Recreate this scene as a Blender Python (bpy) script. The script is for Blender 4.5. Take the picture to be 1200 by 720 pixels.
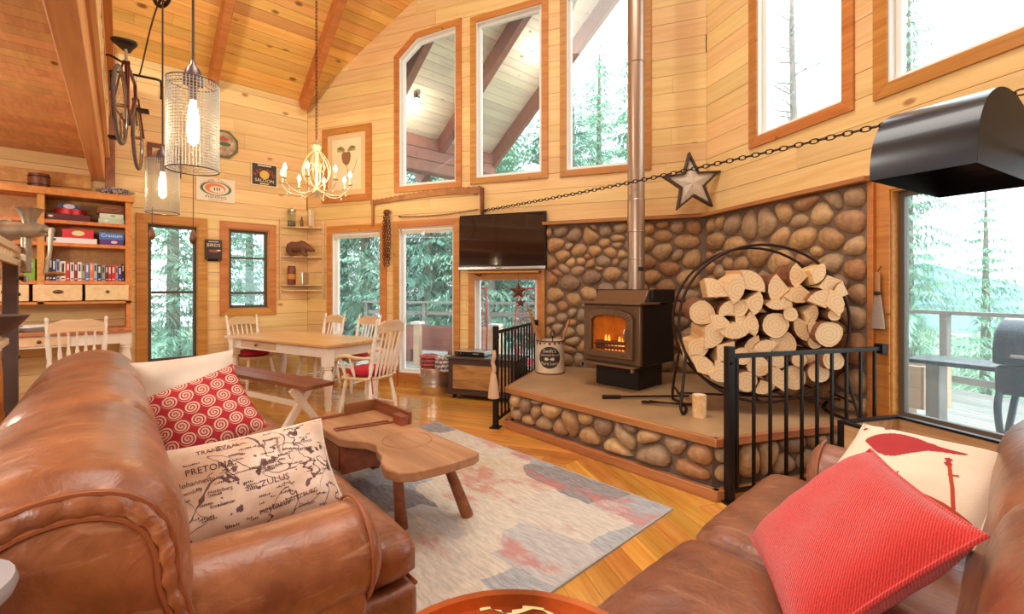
import bpy, bmesh, math, random
from mathutils import Vector, Matrix
random.seed(11)
R_ = math.radians
scn = bpy.context.scene
COL = scn.collection
for _o in list(bpy.data.objects):
    bpy.data.objects.remove(_o, do_unlink=True)

# ------------------------------------------------------------------ camera
# room frame: wall_left is the plane x=0, the prow walls meet at APEX, z up, metres
CAM = Vector((7.61, -2.587, 1.40))
cam_d = bpy.data.cameras.new('camera'); cam = bpy.data.objects.new('camera', cam_d); COL.objects.link(cam)
cam.location = CAM; cam.rotation_euler = (R_(90), 0, R_(47.3))
cam_d.sensor_width = 36.0; cam_d.lens = 540.0 / 1200.0 * 36.0
cam_d.shift_y = -22.0 / 1200.0; cam_d.clip_start = 0.05; cam_d.clip_end = 400
scn.camera = cam
# ------------------------------------------------------------------ world / light / exposure
world = bpy.data.worlds.new('overcast_sky'); scn.world = world; world.use_nodes = True
_bg = world.node_tree.nodes['Background']; _bg.inputs[0].default_value = (0.86, 0.93, 1.0, 1); _bg.inputs[1].default_value = 4.5
vs = scn.view_settings
vs.view_transform = 'Standard'; vs.look = 'None'; vs.exposure = -0.02; vs.gamma = 1.0; vs.use_curve_mapping = False
def area_light(name, loc, rot, sx, sy, power, color):
    d = bpy.data.lights.new(name, 'AREA'); d.shape = 'RECTANGLE'; d.size = sx; d.size_y = sy; d.energy = power; d.color = color
    o = bpy.data.objects.new(name, d); COL.objects.link(o); o.location = loc; o.rotation_euler = rot; return o
area_light('ridge_fill', (6.2, -0.9, 6.6), (0, 0, 0), 3.5, 2.5, 200, (1.0, 0.95, 0.87))  # added fill above the seating, no fixture behind it
area_light('under_loft_fill', (6.9, -4.6, 2.6), (R_(50), 0, R_(12)), 3.0, 1.0, 130, (1.0, 0.95, 0.88))  # unseen fill added under the loft, behind the camera
area_light('under_loft_fill_left', (1.5, -4.0, 2.9), (R_(15), 0, 0), 1.2, 1.2, 45, (1.0, 0.90, 0.78))  # second added fill, lifts the left side under the loft
_pl = bpy.data.lights.new('ceiling_fill', 'POINT'); _pl.energy = 330; _pl.color = (1.0, 0.92, 0.80); _pl.shadow_soft_size = 0.25
_po = bpy.data.objects.new('ceiling_fill', _pl); COL.objects.link(_po); _po.location = (4.2, -3.7, 4.3)  # unseen point fill added to brighten the ceiling boards
_pl = bpy.data.lights.new('bookcase_fill', 'POINT'); _pl.energy = 80; _pl.color = (1.0, 0.88, 0.72); _pl.shadow_soft_size = 0.15
_po = bpy.data.objects.new('bookcase_fill', _pl); COL.objects.link(_po); _po.location = (2.7, -4.3, 1.95)  # added off-frame fill for the bookcase and the loft underside

# ------------------------------------------------------------------ helpers
def S(r, g, b):
    def c(v):
        v /= 255.0
        return v / 12.92 if v <= 0.04045 else ((v + 0.055) / 1.055) ** 2.4
    return (c(r), c(g), c(b), 1.0)
def link(o, parent=None):
    COL.objects.link(o)
    if parent is not None: o.parent = parent
    return o
def tag(o, label=None, cat=None, group=None, kind=None):
    if label: o['label'] = label
    if cat: o['category'] = cat
    if group: o['group'] = group
    if kind: o['kind'] = kind
    return o
def thing(name, label, cat, loc=(0, 0, 0), rz=0.0, group=None, rot=None):
    o = bpy.data.objects.new(name, None); o.empty_display_size = 0.1; COL.objects.link(o)
    o.location = loc; o.rotation_euler = rot if rot else (0, 0, rz)
    return tag(o, label, cat, group)
def copy_tree(o, parent=None):
    c = o.copy(); COL.objects.link(c); c.parent = parent
    for ch in o.children: copy_tree(ch, c)
    return c
def frame_matrix(origin, xd, zd=(0, 0, 1)):
    x = Vector(xd).normalized(); z = Vector(zd).normalized(); y = z.cross(x).normalized(); z = x.cross(y)
    m = Matrix((x, y, z)).transposed().to_4x4(); m.translation = Vector(origin); return m
class MB:
    def __init__(self): self.v = []; self.f = []
    def add(self, vs_, fs, M=None):
        b = len(self.v)
        for p in vs_:
            p = Vector(p); self.v.append(tuple(M @ p) if M is not None else tuple(p))
        self.f += [[i + b for i in f] for f in fs]; return self
    def box(self, x0, x1, y0, y1, z0, z1, M=None):
        vs_ = [(x, y, z) for z in (z0, z1) for y in (y0, y1) for x in (x0, x1)]
        return self.add(vs_, [(0, 2, 3, 1), (4, 5, 7, 6), (0, 1, 5, 4), (2, 6, 7, 3), (0, 4, 6, 2), (1, 3, 7, 5)], M)
    def prism(self, poly, z0, z1, M=None):
        n = len(poly); a = sum(poly[i][0] * poly[(i + 1) % n][1] - poly[(i + 1) % n][0] * poly[i][1] for i in range(n))
        if a < 0: poly = poly[::-1]
        vs_ = [(p[0], p[1], z0) for p in poly] + [(p[0], p[1], z1) for p in poly]
        fs = [list(range(n))[::-1], list(range(n, 2 * n))] + [(i, (i + 1) % n, n + (i + 1) % n, n + i) for i in range(n)]
        return self.add(vs_, fs, M)
    def tube(self, pts, r, n=8, closed=False, M=None, flat=1.0):
        pts = [Vector(p) for p in pts]; m = len(pts); rs = r if isinstance(r, (list, tuple)) else [r] * m
        T = []
        for i in range(m):
            if closed: t = pts[(i + 1) % m] - pts[i - 1]
            else: t = pts[min(i + 1, m - 1)] - pts[max(i - 1, 0)]
            T.append(t.normalized() if t.length > 1e-9 else Vector((0, 0, 1)))
        a = Vector((0, 0, 1)) if abs(T[0].z) < 0.9 else Vector((1, 0, 0))
        N = (a - T[0] * a.dot(T[0])).normalized(); vs_ = []; fs = []
        for i in range(m):
            N = (N - T[i] * N.dot(T[i])); N = N.normalized() if N.length > 1e-6 else T[i].orthogonal().normalized()
            Bn = T[i].cross(N)
            for k in range(n):
                an = 2 * math.pi * k / n
                vs_.append(pts[i] + (N * math.cos(an) * flat + Bn * math.sin(an)) * rs[i])
        for i in range(m if closed else m - 1):
            j = (i + 1) % m
            for k in range(n): fs.append((i * n + k, i * n + (k + 1) % n, j * n + (k + 1) % n, j * n + k))
        if not closed: fs += [list(range(n))[::-1], list(range((m - 1) * n, m * n))]
        return self.add(vs_, fs, M)
    def cyl(self, p0, p1, r0, r1=None, n=12, M=None): return self.tube([p0, p1], [r0, r0 if r1 is None else r1], n, False, M)
    def lathe(self, prof, n=16, M=None, cap=True):
        vs_ = []; fs = []; m = len(prof)
        for (r, z) in prof:
            for k in range(n):
                an = 2 * math.pi * k / n; vs_.append((r * math.cos(an), r * math.sin(an), z))
        for i in range(m - 1):
            for k in range(n): fs.append((i * n + k, i * n + (k + 1) % n, (i + 1) * n + (k + 1) % n, (i + 1) * n + k))
        if cap: fs += [list(range(n))[::-1], list(range((m - 1) * n, m * n))]
        return self.add(vs_, fs, M)
    def grid(self, fn, nu, nv, cu=False, cv=False, M=None):
        vs_ = [fn(i / (nu if cu else nu - 1), j / (nv if cv else nv - 1)) for i in range(nu) for j in range(nv)]; fs = []
        for i in range(nu if cu else nu - 1):
            for j in range(nv if cv else nv - 1):
                a, b = i, (i + 1) % nu; c, d = j, (j + 1) % nv
                fs.append((a * nv + c, b * nv + c, b * nv + d, a * nv + d))
        return self.add(vs_, fs, M)
    def mesh(self, name, mat=None, smooth=None):
        me = bpy.data.meshes.new(name); me.from_pydata([tuple(p) for p in self.v], [], self.f)
        if mat is not None: me.materials.append(mat)
        if smooth is not None:
            me.shade_smooth(); me.set_sharp_from_angle(angle=R_(smooth))
        me.update(); return me
    def build(self, name, mat, parent=None, smooth=None, bevel=0.0, seg=2, subsurf=0, fixn=False):
        me = self.mesh(name, mat, smooth)
        if fixn:
            bm = bmesh.new(); bm.from_mesh(me); bmesh.ops.recalc_face_normals(bm, faces=bm.faces); bm.to_mesh(me); bm.free()
        o = bpy.data.objects.new(name, me); link(o, parent)
        if bevel:
            m = o.modifiers.new('bevel', 'BEVEL'); m.width = bevel; m.segments = seg; m.limit_method = 'ANGLE'; m.angle_limit = R_(35)
            if smooth is None:
                me.shade_smooth(); me.set_sharp_from_angle(angle=R_(50))
        if subsurf:
            m = o.modifiers.new('sub', 'SUBSURF'); m.levels = subsurf; m.render_levels = subsurf
        return o
def inst(name, me, parent=None, M=None):
    o = bpy.data.objects.new(name, me); link(o, parent)
    if M is not None: o.matrix_local = M
    return o
def part_box(name, mat, parent, x0, x1, y0, y1, z0, z1, bevel=0.004, M=None):
    return MB().box(x0, x1, y0, y1, z0, z1, M).build(name, mat, parent, bevel=bevel)
# -------- 2-D convex polygon tools
def clip(poly, a, b, c):            # keep a*x+b*y<=c
    out = []; n = len(poly)
    for i in range(n):
        p, q = poly[i], poly[(i + 1) % n]; dp = a * p[0] + b * p[1] - c; dq = a * q[0] + b * q[1] - c
        if dp <= 0: out.append(p)
        if (dp < 0 < dq) or (dq < 0 < dp):
            t = dp / (dp - dq); out.append((p[0] + t * (q[0] - p[0]), p[1] + t * (q[1] - p[1])))
    return out
def parea(p): return 0.5 * sum(p[i][0] * p[(i + 1) % len(p)][1] - p[(i + 1) % len(p)][0] * p[i][1] for i in range(len(p)))
def ccw(p): return p if parea(p) > 0 else p[::-1]
def edges_hp(poly):                 # inside half planes of a ccw polygon
    r = []; n = len(poly)
    for i in range(n):
        p, q = poly[i], poly[(i + 1) % n]; ex, ey = q[0] - p[0], q[1] - p[1]; l = math.hypot(ex, ey)
        a, b = ey / l, -ex / l; r.append((a, b, a * p[0] + b * p[1]))
    return r
def clip_to(poly, hull):
    for (a, b, c) in edges_hp(ccw(hull)):
        poly = clip(poly, a, b, c)
        if len(poly) < 3: return []
    return poly
def subtract(polys, hole):
    out = []; hp = edges_hp(ccw(hole))
    for p in polys:
        cur = p
        for (a, b, c) in hp:
            o = clip(cur, -a, -b, -c)
            if len(o) >= 3 and abs(parea(o)) > 1e-5: out.append(o)
            cur = clip(cur, a, b, c)
            if len(cur) < 3: break
    return out
def offset(poly, d):                # grow a convex ccw polygon outwards by d
    poly = ccw(poly); hp = [(a, b, c + d) for (a, b, c) in edges_hp(poly)]; n = len(hp); out = []
    for i in range(n):
        a1, b1, c1 = hp[i - 1]; a2, b2, c2 = hp[i]; det = a1 * b2 - a2 * b1
        out.append(((c1 * b2 - c2 * b1) / det, (a1 * c2 - a2 * c1) / det))
    return out
# ------------------------------------------------------------------ materials
def new_mat(name):
    m = bpy.data.materials.new(name); m.use_nodes = True; nt = m.node_tree; b = nt.nodes['Principled BSDF']; return m, nt, b
def plain(name, col, rough=0.5, metal=0.0, coat=0.0, bump=0.0, bscale=60.0, var=0.0, vscale=6.0, emit=None, es=0.0, sheen=0.0, spec=None):
    m, nt, b = new_mat(name); b.inputs['Base Color'].default_value = col; b.inputs['Roughness'].default_value = rough
    b.inputs['Metallic'].default_value = metal; b.inputs['Coat Weight'].default_value = coat
    if spec is not None: b.inputs['Specular IOR Level'].default_value = spec
    if sheen: b.inputs['Sheen Weight'].default_value = sheen
    if emit: b.inputs['Emission Color'].default_value = emit; b.inputs['Emission Strength'].default_value = es
    L = nt.links
    if bump or var:
        tc = nt.nodes.new('ShaderNodeTexCoord')
    if var:
        n = nt.nodes.new('ShaderNodeTexNoise'); n.inputs['Scale'].default_value = vscale; n.inputs['Detail'].default_value = 4
        L.new(tc.outputs['Object'], n.inputs['Vector'])
        mr = nt.nodes.new('ShaderNodeMapRange'); mr.inputs['From Min'].default_value = 0.3; mr.inputs['From Max'].default_value = 0.7
        mr.inputs['To Min'].default_value = 1 - var; mr.inputs['To Max'].default_value = 1 + var; L.new(n.outputs['Fac'], mr.inputs['Value'])
        h = nt.nodes.new('ShaderNodeHueSaturation'); h.inputs['Color'].default_value = col; L.new(mr.outputs['Result'], h.inputs['Value'])
        L.new(h.outputs['Color'], b.inputs['Base Color'])
    if bump:
        n2 = nt.nodes.new('ShaderNodeTexNoise'); n2.inputs['Scale'].default_value = bscale; n2.inputs['Detail'].default_value = 3
        L.new(tc.outputs['Object'], n2.inputs['Vector']); bp = nt.nodes.new('ShaderNodeBump'); bp.inputs['Strength'].default_value = bump
        bp.inputs['Distance'].default_value = 0.01; L.new(n2.outputs['Fac'], bp.inputs['Height']); L.new(bp.outputs['Normal'], b.inputs['Normal'])
    return m
def wood(name, c1, c2, rough=0.45, axis=0, grain=14.0, along=0.8, knots=0.0, kcol=None, var=0.12, coat=0.0, bump=0.15, hv=0.012, kscale=2.2):
    m, nt, b = new_mat(name); L = nt.links; N = nt.nodes.new
    tc = N('ShaderNodeTexCoord'); oi = N('ShaderNodeObjectInfo')
    mul = N('ShaderNodeVectorMath'); mul.operation = 'SCALE'; mul.inputs[0].default_value = (31.7, 17.3, 23.1); L.new(oi.outputs['Random'], mul.inputs['Scale'])
    ad = N('ShaderNodeVectorMath'); ad.operation = 'ADD'; L.new(tc.outputs['Object'], ad.inputs[0]); L.new(mul.outputs[0], ad.inputs[1])
    mp = N('ShaderNodeMapping'); sc = [grain] * 3; sc[axis] = along; mp.inputs['Scale'].default_value = sc; L.new(ad.outputs[0], mp.inputs['Vector'])
    n = N('ShaderNodeTexNoise'); n.inputs['Scale'].default_value = 1.0; n.inputs['Detail'].default_value = 6; n.inputs['Roughness'].default_value = 0.6; n.inputs['Distortion'].default_value = 0.9
    L.new(mp.outputs[0], n.inputs['Vector'])
    cr = N('ShaderNodeValToRGB'); cr.color_ramp.elements[0].position = 0.30; cr.color_ramp.elements[0].color = c2; cr.color_ramp.elements[1].position = 0.66; cr.color_ramp.elements[1].color = c1
    L.new(n.outputs['Fac'], cr.inputs['Fac']); col = cr.outputs['Color']
    if knots:
        mk = N('ShaderNodeMapping'); s2 = [kscale * 1.8] * 3; s2[axis] = kscale; mk.inputs['Scale'].default_value = s2; L.new(ad.outputs[0], mk.inputs['Vector'])
        vo = N('ShaderNodeTexVoronoi'); vo.inputs['Scale'].default_value = 1.0; L.new(mk.outputs[0], vo.inputs['Vector'])
        mr = N('ShaderNodeMapRange'); mr.inputs['From Min'].default_value = knots * 0.5; mr.inputs['From Max'].default_value = knots; mr.inputs['To Min'].default_value = 0.85; mr.inputs['To Max'].default_value = 0.0
        L.new(vo.outputs['Distance'], mr.inputs['Value'])
        mx = N('ShaderNodeMix'); mx.data_type = 'RGBA'; L.new(mr.outputs['Result'], mx.inputs['Factor']); L.new(col, mx.inputs['A']); mx.inputs['B'].default_value = kcol or tuple(x * 0.3 for x in c2[:3]) + (1,)
        col = mx.outputs['Result']
    hs = N('ShaderNodeHueSaturation'); L.new(col, hs.inputs['Color'])
    v = N('ShaderNodeMapRange'); v.inputs['To Min'].default_value = 1 - var; v.inputs['To Max'].default_value = 1 + var; L.new(oi.outputs['Random'], v.inputs['Value']); L.new(v.outputs['Result'], hs.inputs['Value'])
    wn = N('ShaderNodeTexWhiteNoise'); wn.noise_dimensions = '1D'; L.new(oi.outputs['Random'], wn.inputs['W'])
    hm = N('ShaderNodeMapRange'); hm.inputs['To Min'].default_value = 0.5 - hv; hm.inputs['To Max'].default_value = 0.5 + hv; L.new(wn.outputs['Value'], hm.inputs['Value']); L.new(hm.outputs['Result'], hs.inputs['Hue'])
    L.new(hs.outputs['Color'], b.inputs['Base Color']); b.inputs['Roughness'].default_value = rough; b.inputs['Coat Weight'].default_value = coat; b.inputs['Coat Roughness'].default_value = 0.12
    if bump:
        bp = N('ShaderNodeBump'); bp.inputs['Strength'].default_value = bump; bp.inputs['Distance'].default_value = 0.004; L.new(n.outputs['Fac'], bp.inputs['Height']); L.new(bp.outputs['Normal'], b.inputs['Normal'])
    return m
MT = {}
MT['pine'] = wood('pale_pine', S(241, 211, 152), S(226, 188, 124), 0.5, knots=0.09, kcol=S(165, 105, 60), var=0.07, kscale=1.6)
MT['ceil'] = wood('honey_pine', S(241, 194, 114), S(222, 162, 82), 0.45, knots=0.13, kcol=S(120, 58, 22), var=0.16, kscale=2.0)
MT['soffit'] = wood('weathered_pine', S(246, 230, 206), S(232, 208, 178), 0.6, knots=0.13, kcol=S(120, 78, 56), var=0.12, kscale=2.4)
MT['rafter'] = wood('cedar_rafter', S(204, 130, 70), S(172, 100, 48), 0.5, var=0.05, grain=10)
MT['dkrafter'] = wood('brown_rafter', S(165, 100, 76), S(132, 76, 58), 0.55, var=0.05, grain=10)
MT['trim'] = wood('cedar_trim', S(208, 148, 76), S(180, 114, 48), 0.4, knots=0.075, kcol=S(96, 42, 16), var=0.08, kscale=3.4, grain=20)
MT['floor'] = wood('honey_floor', S(224, 166, 80), S(194, 124, 48), 0.16, var=0.22, coat=0.6, grain=16, along=1.2, bump=0.05, knots=0.05, kcol=S(110, 48, 14))
MT['floorbase'] = plain('floor_joint', S(60, 30, 12), 0.7)
MT['joint'] = plain('wall_joint', S(120, 82, 46), 0.8)
MT['loft'] = wood('loft_plank', S(228, 172, 112), S(202, 142, 86), 0.5, knots=0.09, kcol=S(80, 38, 16), var=0.1, kscale=1.8)
MT['fir'] = wood('fir_beam', S(230, 170, 100), S(200, 130, 66), 0.5, var=0.04, grain=9, along=0.5)
MT['bronze'] = plain('bronze_sash', S(86, 78, 70), 0.45)
MT['vinyl'] = plain('white_vinyl', S(236, 236, 232), 0.4)
MT['black'] = plain('black_steel', S(38, 34, 34), 0.42, 0.6)
MT['iron'] = plain('wrought_iron', S(58, 44, 38), 0.5, 0.7, bump=0.1)
MT['white'] = plain('white_paint', S(238, 234, 224), 0.5)
MT['steel'] = plain('brushed_steel', S(190, 188, 186), 0.3, 1.0)
def glass_mat(name, tint=(0.97, 1.0, 0.99, 1), haze_veil=0.0):
    m = bpy.data.materials.new(name); m.use_nodes = True; nt = m.node_tree; nt.nodes.clear(); N = nt.nodes.new; L = nt.links
    o = N('ShaderNodeOutputMaterial'); mx = N('ShaderNodeMixShader'); t = N('ShaderNodeBsdfTransparent'); g = N('ShaderNodeBsdfGlossy'); fr = N('ShaderNodeLayerWeight'); pw = N('ShaderNodeMath'); pw.operation = 'POWER'; pw.inputs[1].default_value = 4.0; ma = N('ShaderNodeMath'); ma.operation = 'MULTIPLY_ADD'; ma.inputs[1].default_value = 0.5; ma.inputs[2].default_value = 0.035
    t.inputs[0].default_value = tint; g.inputs['Roughness'].default_value = 0.0; L.new(fr.outputs['Facing'], pw.inputs[0]); L.new(pw.outputs[0], ma.inputs[0])
    du = N('ShaderNodeBsdfTranslucent'); du.inputs[0].default_value = (0.9, 0.97, 0.97, 1); m2 = N('ShaderNodeMixShader'); m2.inputs[0].default_value = haze_veil; L.new(t.outputs[0], m2.inputs[1]); L.new(du.outputs[0], m2.inputs[2])
    L.new(ma.outputs[0], mx.inputs[0]); L.new(m2.outputs[0], mx.inputs[1]); L.new(g.outputs[0], mx.inputs[2]); L.new(mx.outputs[0], o.inputs[0]); return m
MT['glass'] = glass_mat('window_glass', haze_veil=0.028)  # pale translucent veil in the panes stands in for milky outdoor haze
MT['jarglass'] = glass_mat('jar_glass', (0.86, 0.93, 0.9, 1))
def emit_mat(name, col, s):
    m, nt, b = new_mat(name); b.inputs['Base Color'].default_value = col; b.inputs['Emission Color'].default_value = col; b.inputs['Emission Strength'].default_value = s; return m
def text_geo(s, size, xscale=1.0):
    c = bpy.data.curves.new('t', 'FONT'); c.body = s; c.size = size; c.align_x = 'CENTER'; c.align_y = 'CENTER'; c.resolution_u = 2
    o = bpy.data.objects.new('t', c); COL.objects.link(o); dg = bpy.context.evaluated_depsgraph_get(); me = bpy.data.meshes.new_from_object(o.evaluated_get(dg))
    vs_ = [(v.co.x * xscale, v.co.y) for v in me.vertices]; fs = [list(p.vertices) for p in me.polygons]
    bpy.data.objects.remove(o); bpy.data.curves.remove(c); bpy.data.meshes.remove(me); return vs_, fs
def text_part(s, size, mat, parent, fn, name='lettering', xscale=1.0):
    vs_, fs = text_geo(s, size, xscale); return MB().add([fn(x, y) for x, y in vs_], fs).build(name, mat, parent)
def smoothstep(t): t = max(0.0, min(1.0, t)); return t * t * (3 - 2 * t)
def chaikin(p, n=2):
    for _ in range(n):
        q = []
        for i in range(len(p)):
            a, b = p[i], p[(i + 1) % len(p)]
            q += [(a[0] * .75 + b[0] * .25, a[1] * .75 + b[1] * .25), (a[0] * .25 + b[0] * .75, a[1] * .25 + b[1] * .75)]
        p = q
    return p
def spline(pts, n=8, closed=False):
    P = [Vector(p) for p in pts]; m = len(P); out = []
    for i in range(m if closed else m - 1):
        p1, p2 = P[i], P[(i + 1) % m]; p0 = P[i - 1] if (closed or i > 0) else p1 * 2 - p2; p3 = P[(i + 2) % m] if (closed or i + 2 < m) else p2 * 2 - p1
        for k in range(n):
            t = k / n; out.append(0.5 * ((2 * p1) + (p2 - p0) * t + (2 * p0 - 5 * p1 + 4 * p2 - p3) * t * t + (3 * p1 - p0 - 3 * p2 + p3) * t ** 3))
    if not closed: out.append(P[-1])
    return out
# ================================================================== THE SETTING
APEX = (5.23, 2.66); WB = math.hypot(*APEX); UB = (APEX[0] / WB, APEX[1] / WB); XR = 10.46
EAVE, PITCH = 4.36, 0.69
RIDGE = EAVE + PITCH * APEX[0]
MA = frame_matrix((0, -8, 0), (0, 1, 0)); MBk = frame_matrix((0, 0, 0), (UB[0], UB[1], 0)); MC = frame_matrix((APEX[0], APEX[1], 0), (UB[0], -UB[1], 0))
def onA(y, z, off=0.0): return Vector((off, y, z))
def onB(s, z, off=0.0): return MBk @ Vector((s, -off, z))
def onC(s, z, off=0.0): return MC @ Vector((s, -off, z))
angB = math.atan2(UB[1], UB[0]); angC = -angB
# ---- window openings (s, z) in the frame of their wall
WA = [[(8 - 2.015, .42), (8 - 1.46, .42), (8 - 1.46, 2.255), (8 - 2.015, 2.255)], [(8 - 1.10, 1.10), (8 - .566, 1.10), (8 - .566, 2.26), (8 - 1.10, 2.26)]]
WBk = [[(.50, .17), (1.39, .17), (1.39, 2.26), (.50, 2.26)], [(1.715, .17), (2.61, .17), (2.61, 2.285), (1.715, 2.285)], [(2.93, .32), (3.83, .32), (3.83, 1.62), (2.93, 1.62)],
       [(1.72, 2.885), (2.645, 2.885), (2.645, 5.03), (2.05, 5.0), (1.72, 4.76)], [(2.955, 2.91), (3.89, 2.91), (3.89, 5.10), (2.955, 5.04)], [(4.22, 2.905), (5.17, 2.905), (5.17, 5.60), (4.22, 5.12)]]
WBk[3] = [(1.72, 2.885), (2.645, 2.885), (2.645, 5.06), (2.02, 5.0), (1.72, 4.76)]
WC = [[(.75, 2.91), (1.63, 2.91), (1.63, 5.3), (.75, 5.6)], [(1.98, 2.915), (3.3, 2.915), (3.3, 4.9), (1.98, 5.25)], [(2.0, .45), (3.9, .45), (3.9, 2.12), (2.0, 2.12)]]
def build_wall(name, M, outline, wins, row, smin, smax, zmax, seed):
    rnd = random.Random(seed)
    root = thing(name, None, None); root.matrix_world = M; tag(root, kind='structure')
    holes = [ccw(w) for w in wins]
    polys = [offset(outline, .13)]
    for h in holes: polys = subtract(polys, h)
    back = MB(); Mx = Matrix(((1, 0, 0, 0), (0, 0, -1, 0), (0, 1, 0, 0), (0, 0, 0, 1)))      # (x,y,z)->(x,-z,y)
    for p in polys: back.prism(p, -0.15, -0.022, Mx)
    back.build('sheathing', MT['joint'], root)
    z = 0.0
    while z < zmax:
        s = smin - rnd.uniform(0, 2.0)
        while s < smax:
            l = rnd.uniform(2.2, 4.2); g = 0.0022
            a, b2 = max(s, smin), min(s + l, smax)
            if b2 - a > 0.02:
                q = clip_to([(a + .001, z + g), (b2 - .001, z + g), (b2 - .001, z + row - g), (a + .001, z + row - g)], outline)
                ps = [q] if len(q) >= 3 else []
                for h in holes: ps = subtract(ps, h)
                ps.sort(key=lambda p: min(k[0] for k in p)); cur = []; mx = -1e9
                groups = []
                for p in ps:
                    x0 = min(k[0] for k in p)
                    if x0 > mx + 1e-3:
                        cur = []; groups.append(cur)
                    cur.append(p); mx = max(mx, max(k[0] for k in p))
                d = rnd.uniform(0, 0.002)
                for gq in groups:
                    m = MB()
                    for p in gq: m.prism(p, -0.022 , -d, Mx)
                    m.build('board', MT['pine'], root)
            s += l
        z += row
    return root
wallA = build_wall('wall_left', MA, [(0, 0), (8, 0), (8, EAVE), (0, EAVE)], WA, .203, 1.2, 8.0, EAVE, 1)
wallB = build_wall('wall_back', MBk, [(0, 0), (WB, 0), (WB, RIDGE), (0, EAVE)], WBk, .206, 0, WB, 6.3, 2)
wallC = build_wall('wall_right', MC, [(0, 0), (WB, 0), (WB, EAVE), (0, RIDGE)], WC, .206, 0, 3.9, 6.0, 3)
# plain closing walls of the unseen part of the house
o = MB().box(XR, XR + .15, -8, .05, 0, EAVE).build('wall_side', MT['pine']); tag(o, kind='structure')
mm = MB(); mm.prism([(0, 0), (XR, 0), (XR, EAVE), (APEX[0], RIDGE), (0, EAVE)], 0, .15, Matrix(((1, 0, 0, 0), (0, 0, -1, -8), (0, 1, 0, 0), (0, 0, 0, 1))))
tag(mm.build('wall_front', MT['pine']), kind='structure')
# ---- windows
Mx = Matrix(((1, 0, 0, 0), (0, 0, -1, 0), (0, 1, 0, 0), (0, 0, 0, 1)))
wn_count = [0]
def window(M, poly, style, cas=.085, bars=(), blind=False, casings=True, deep=.13):
    wn_count[0] += 1
    root = thing('window_%d' % wn_count[0], None, None); root.matrix_world = M; tag(root, kind='structure')
    poly = ccw(poly); n = len(poly); outer = offset(poly, cas)
    for i in range(n):
        j = (i + 1) % n
        if casings: MB().prism([poly[i], poly[j], outer[j], outer[i]], 0.0, .022, Mx).build('casing', MT['trim'], root, bevel=.003)
    jm = MB(); inn = offset(poly, -.012)
    for i in range(n):
        j = (i + 1) % n; jm.prism([poly[i], poly[j], inn[j], inn[i]], -deep, .004, Mx)
    jm.build('jamb', MT['trim'] if style != 'vinyl' else MT['vinyl'], root)
    sm = MT['vinyl'] if style == 'vinyl' else MT['bronze']
    s1 = offset(poly, -.012); s2 = offset(poly, -.05)
    sash = MB()
    for i in range(n):
        j = (i + 1) % n; sash.prism([s1[i], s1[j], s2[j], s2[i]], -.10, -.055, Mx)
    so = sash.build('sash', sm, root)
    xs = [p[0] for p in s2]
    for zb, th in bars: MB().box(min(xs), max(xs), .058, .098, zb - th / 2, zb + th / 2).build('meeting_rail', sm, so)
    zs = [p[1] for p in s2]
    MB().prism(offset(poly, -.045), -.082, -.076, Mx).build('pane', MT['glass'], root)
    if blind:
        x0, x1 = min(xs) - .02, max(xs) + .02; zt = max(zs)
        bl = MB().box(x0, x1, .012, .045, zt - .0, zt + .035).build('blind', MT['white'], root)
        for k in range(3): MB().box(x0, x1, .016, .042, zt - .012 - k * .014, zt - .004 - k * .014).build('slat', MT['white'], bl)
    return root
window(MA, WA[0], 'bronze', cas=.11, bars=((1.345, .035),))
window(MA, WA[1], 'bronze', cas=.10, bars=((1.845, .03), (1.33, .03)))
window(MBk, WBk[0], 'vinyl', cas=.105, blind=True)
window(MBk, WBk[1], 'vinyl', cas=.095, blind=True)
window(MBk, WBk[2], 'vinyl', cas=.09, blind=True)
for k in (3, 4, 5): window(MBk, WBk[k], 'vinyl', cas=.085)
for k in (0, 1): window(MC, WC[k], 'vinyl', cas=.10)
window(MC, WC[2], 'bronze', cas=.095)
# ---- floor: chevron of planks, parallel to each prow wall
fb = MB(); fb.prism([(-.15, -8.1), (XR + .15, -8.1), (XR + .15, .1), (APEX[0], APEX[1] + .18), (-.15, .1)], -.2, -.014)
floor_root = thing('floor', None, None); tag(floor_root, kind='structure')
fb.build('subfloor', MT['floorbase'], floor_root)
SEAM = 5.215
def planks(zone, ang, seed, width=.141):
    rnd = random.Random(seed); ca, sa = math.cos(ang), math.sin(ang)
    loc = [(p[0] * ca + p[1] * sa, -p[0] * sa + p[1] * ca) for p in zone]
    x0 = min(p[0] for p in loc); x1 = max(p[0] for p in loc); y0 = min(p[1] for p in loc); y1 = max(p[1] for p in loc)
    Mr = Matrix.Rotation(ang, 4, 'Z'); y = y0
    while y < y1:
        x = x0 - rnd.uniform(0, 2)
        while x < x1:
            l = rnd.uniform(1.6, 3.6); g = .0012
            q = clip_to([(x + g, y + g), (x + l - g, y + g), (x + l - g, y + width - g), (x + g, y + width - g)], loc)
            if len(q) >= 3 and abs(parea(q)) > .004:
                ob = MB().prism(q, -.014, -rnd.uniform(0, .0006)).build('plank', MT['floor'], floor_root); ob.matrix_local = Mr
            x += l
        y += width
planks([(0, -3.3), (SEAM, -3.3), (SEAM, SEAM * UB[1] / UB[0]), (0, 0)], angB, 5)
planks([(SEAM, -3.3), (XR, -3.3), (XR, 0), (SEAM, 2.66)], angC, 6)
# ---- roof: ceiling boards inside, soffit boards outside, rafters
sl = math.hypot(1, PITCH)
MRl = frame_matrix((0, 0, EAVE), (0, 1, 0), (-(-PITCH) / sl, 0, -1 / sl)) ; 
def roofp(x, y, dn=0.0):               # point under the left roof plane
    return Vector((x, y, EAVE + PITCH * x - dn))
ceil = thing('ceiling', None, None); tag(ceil, kind='structure')
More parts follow.
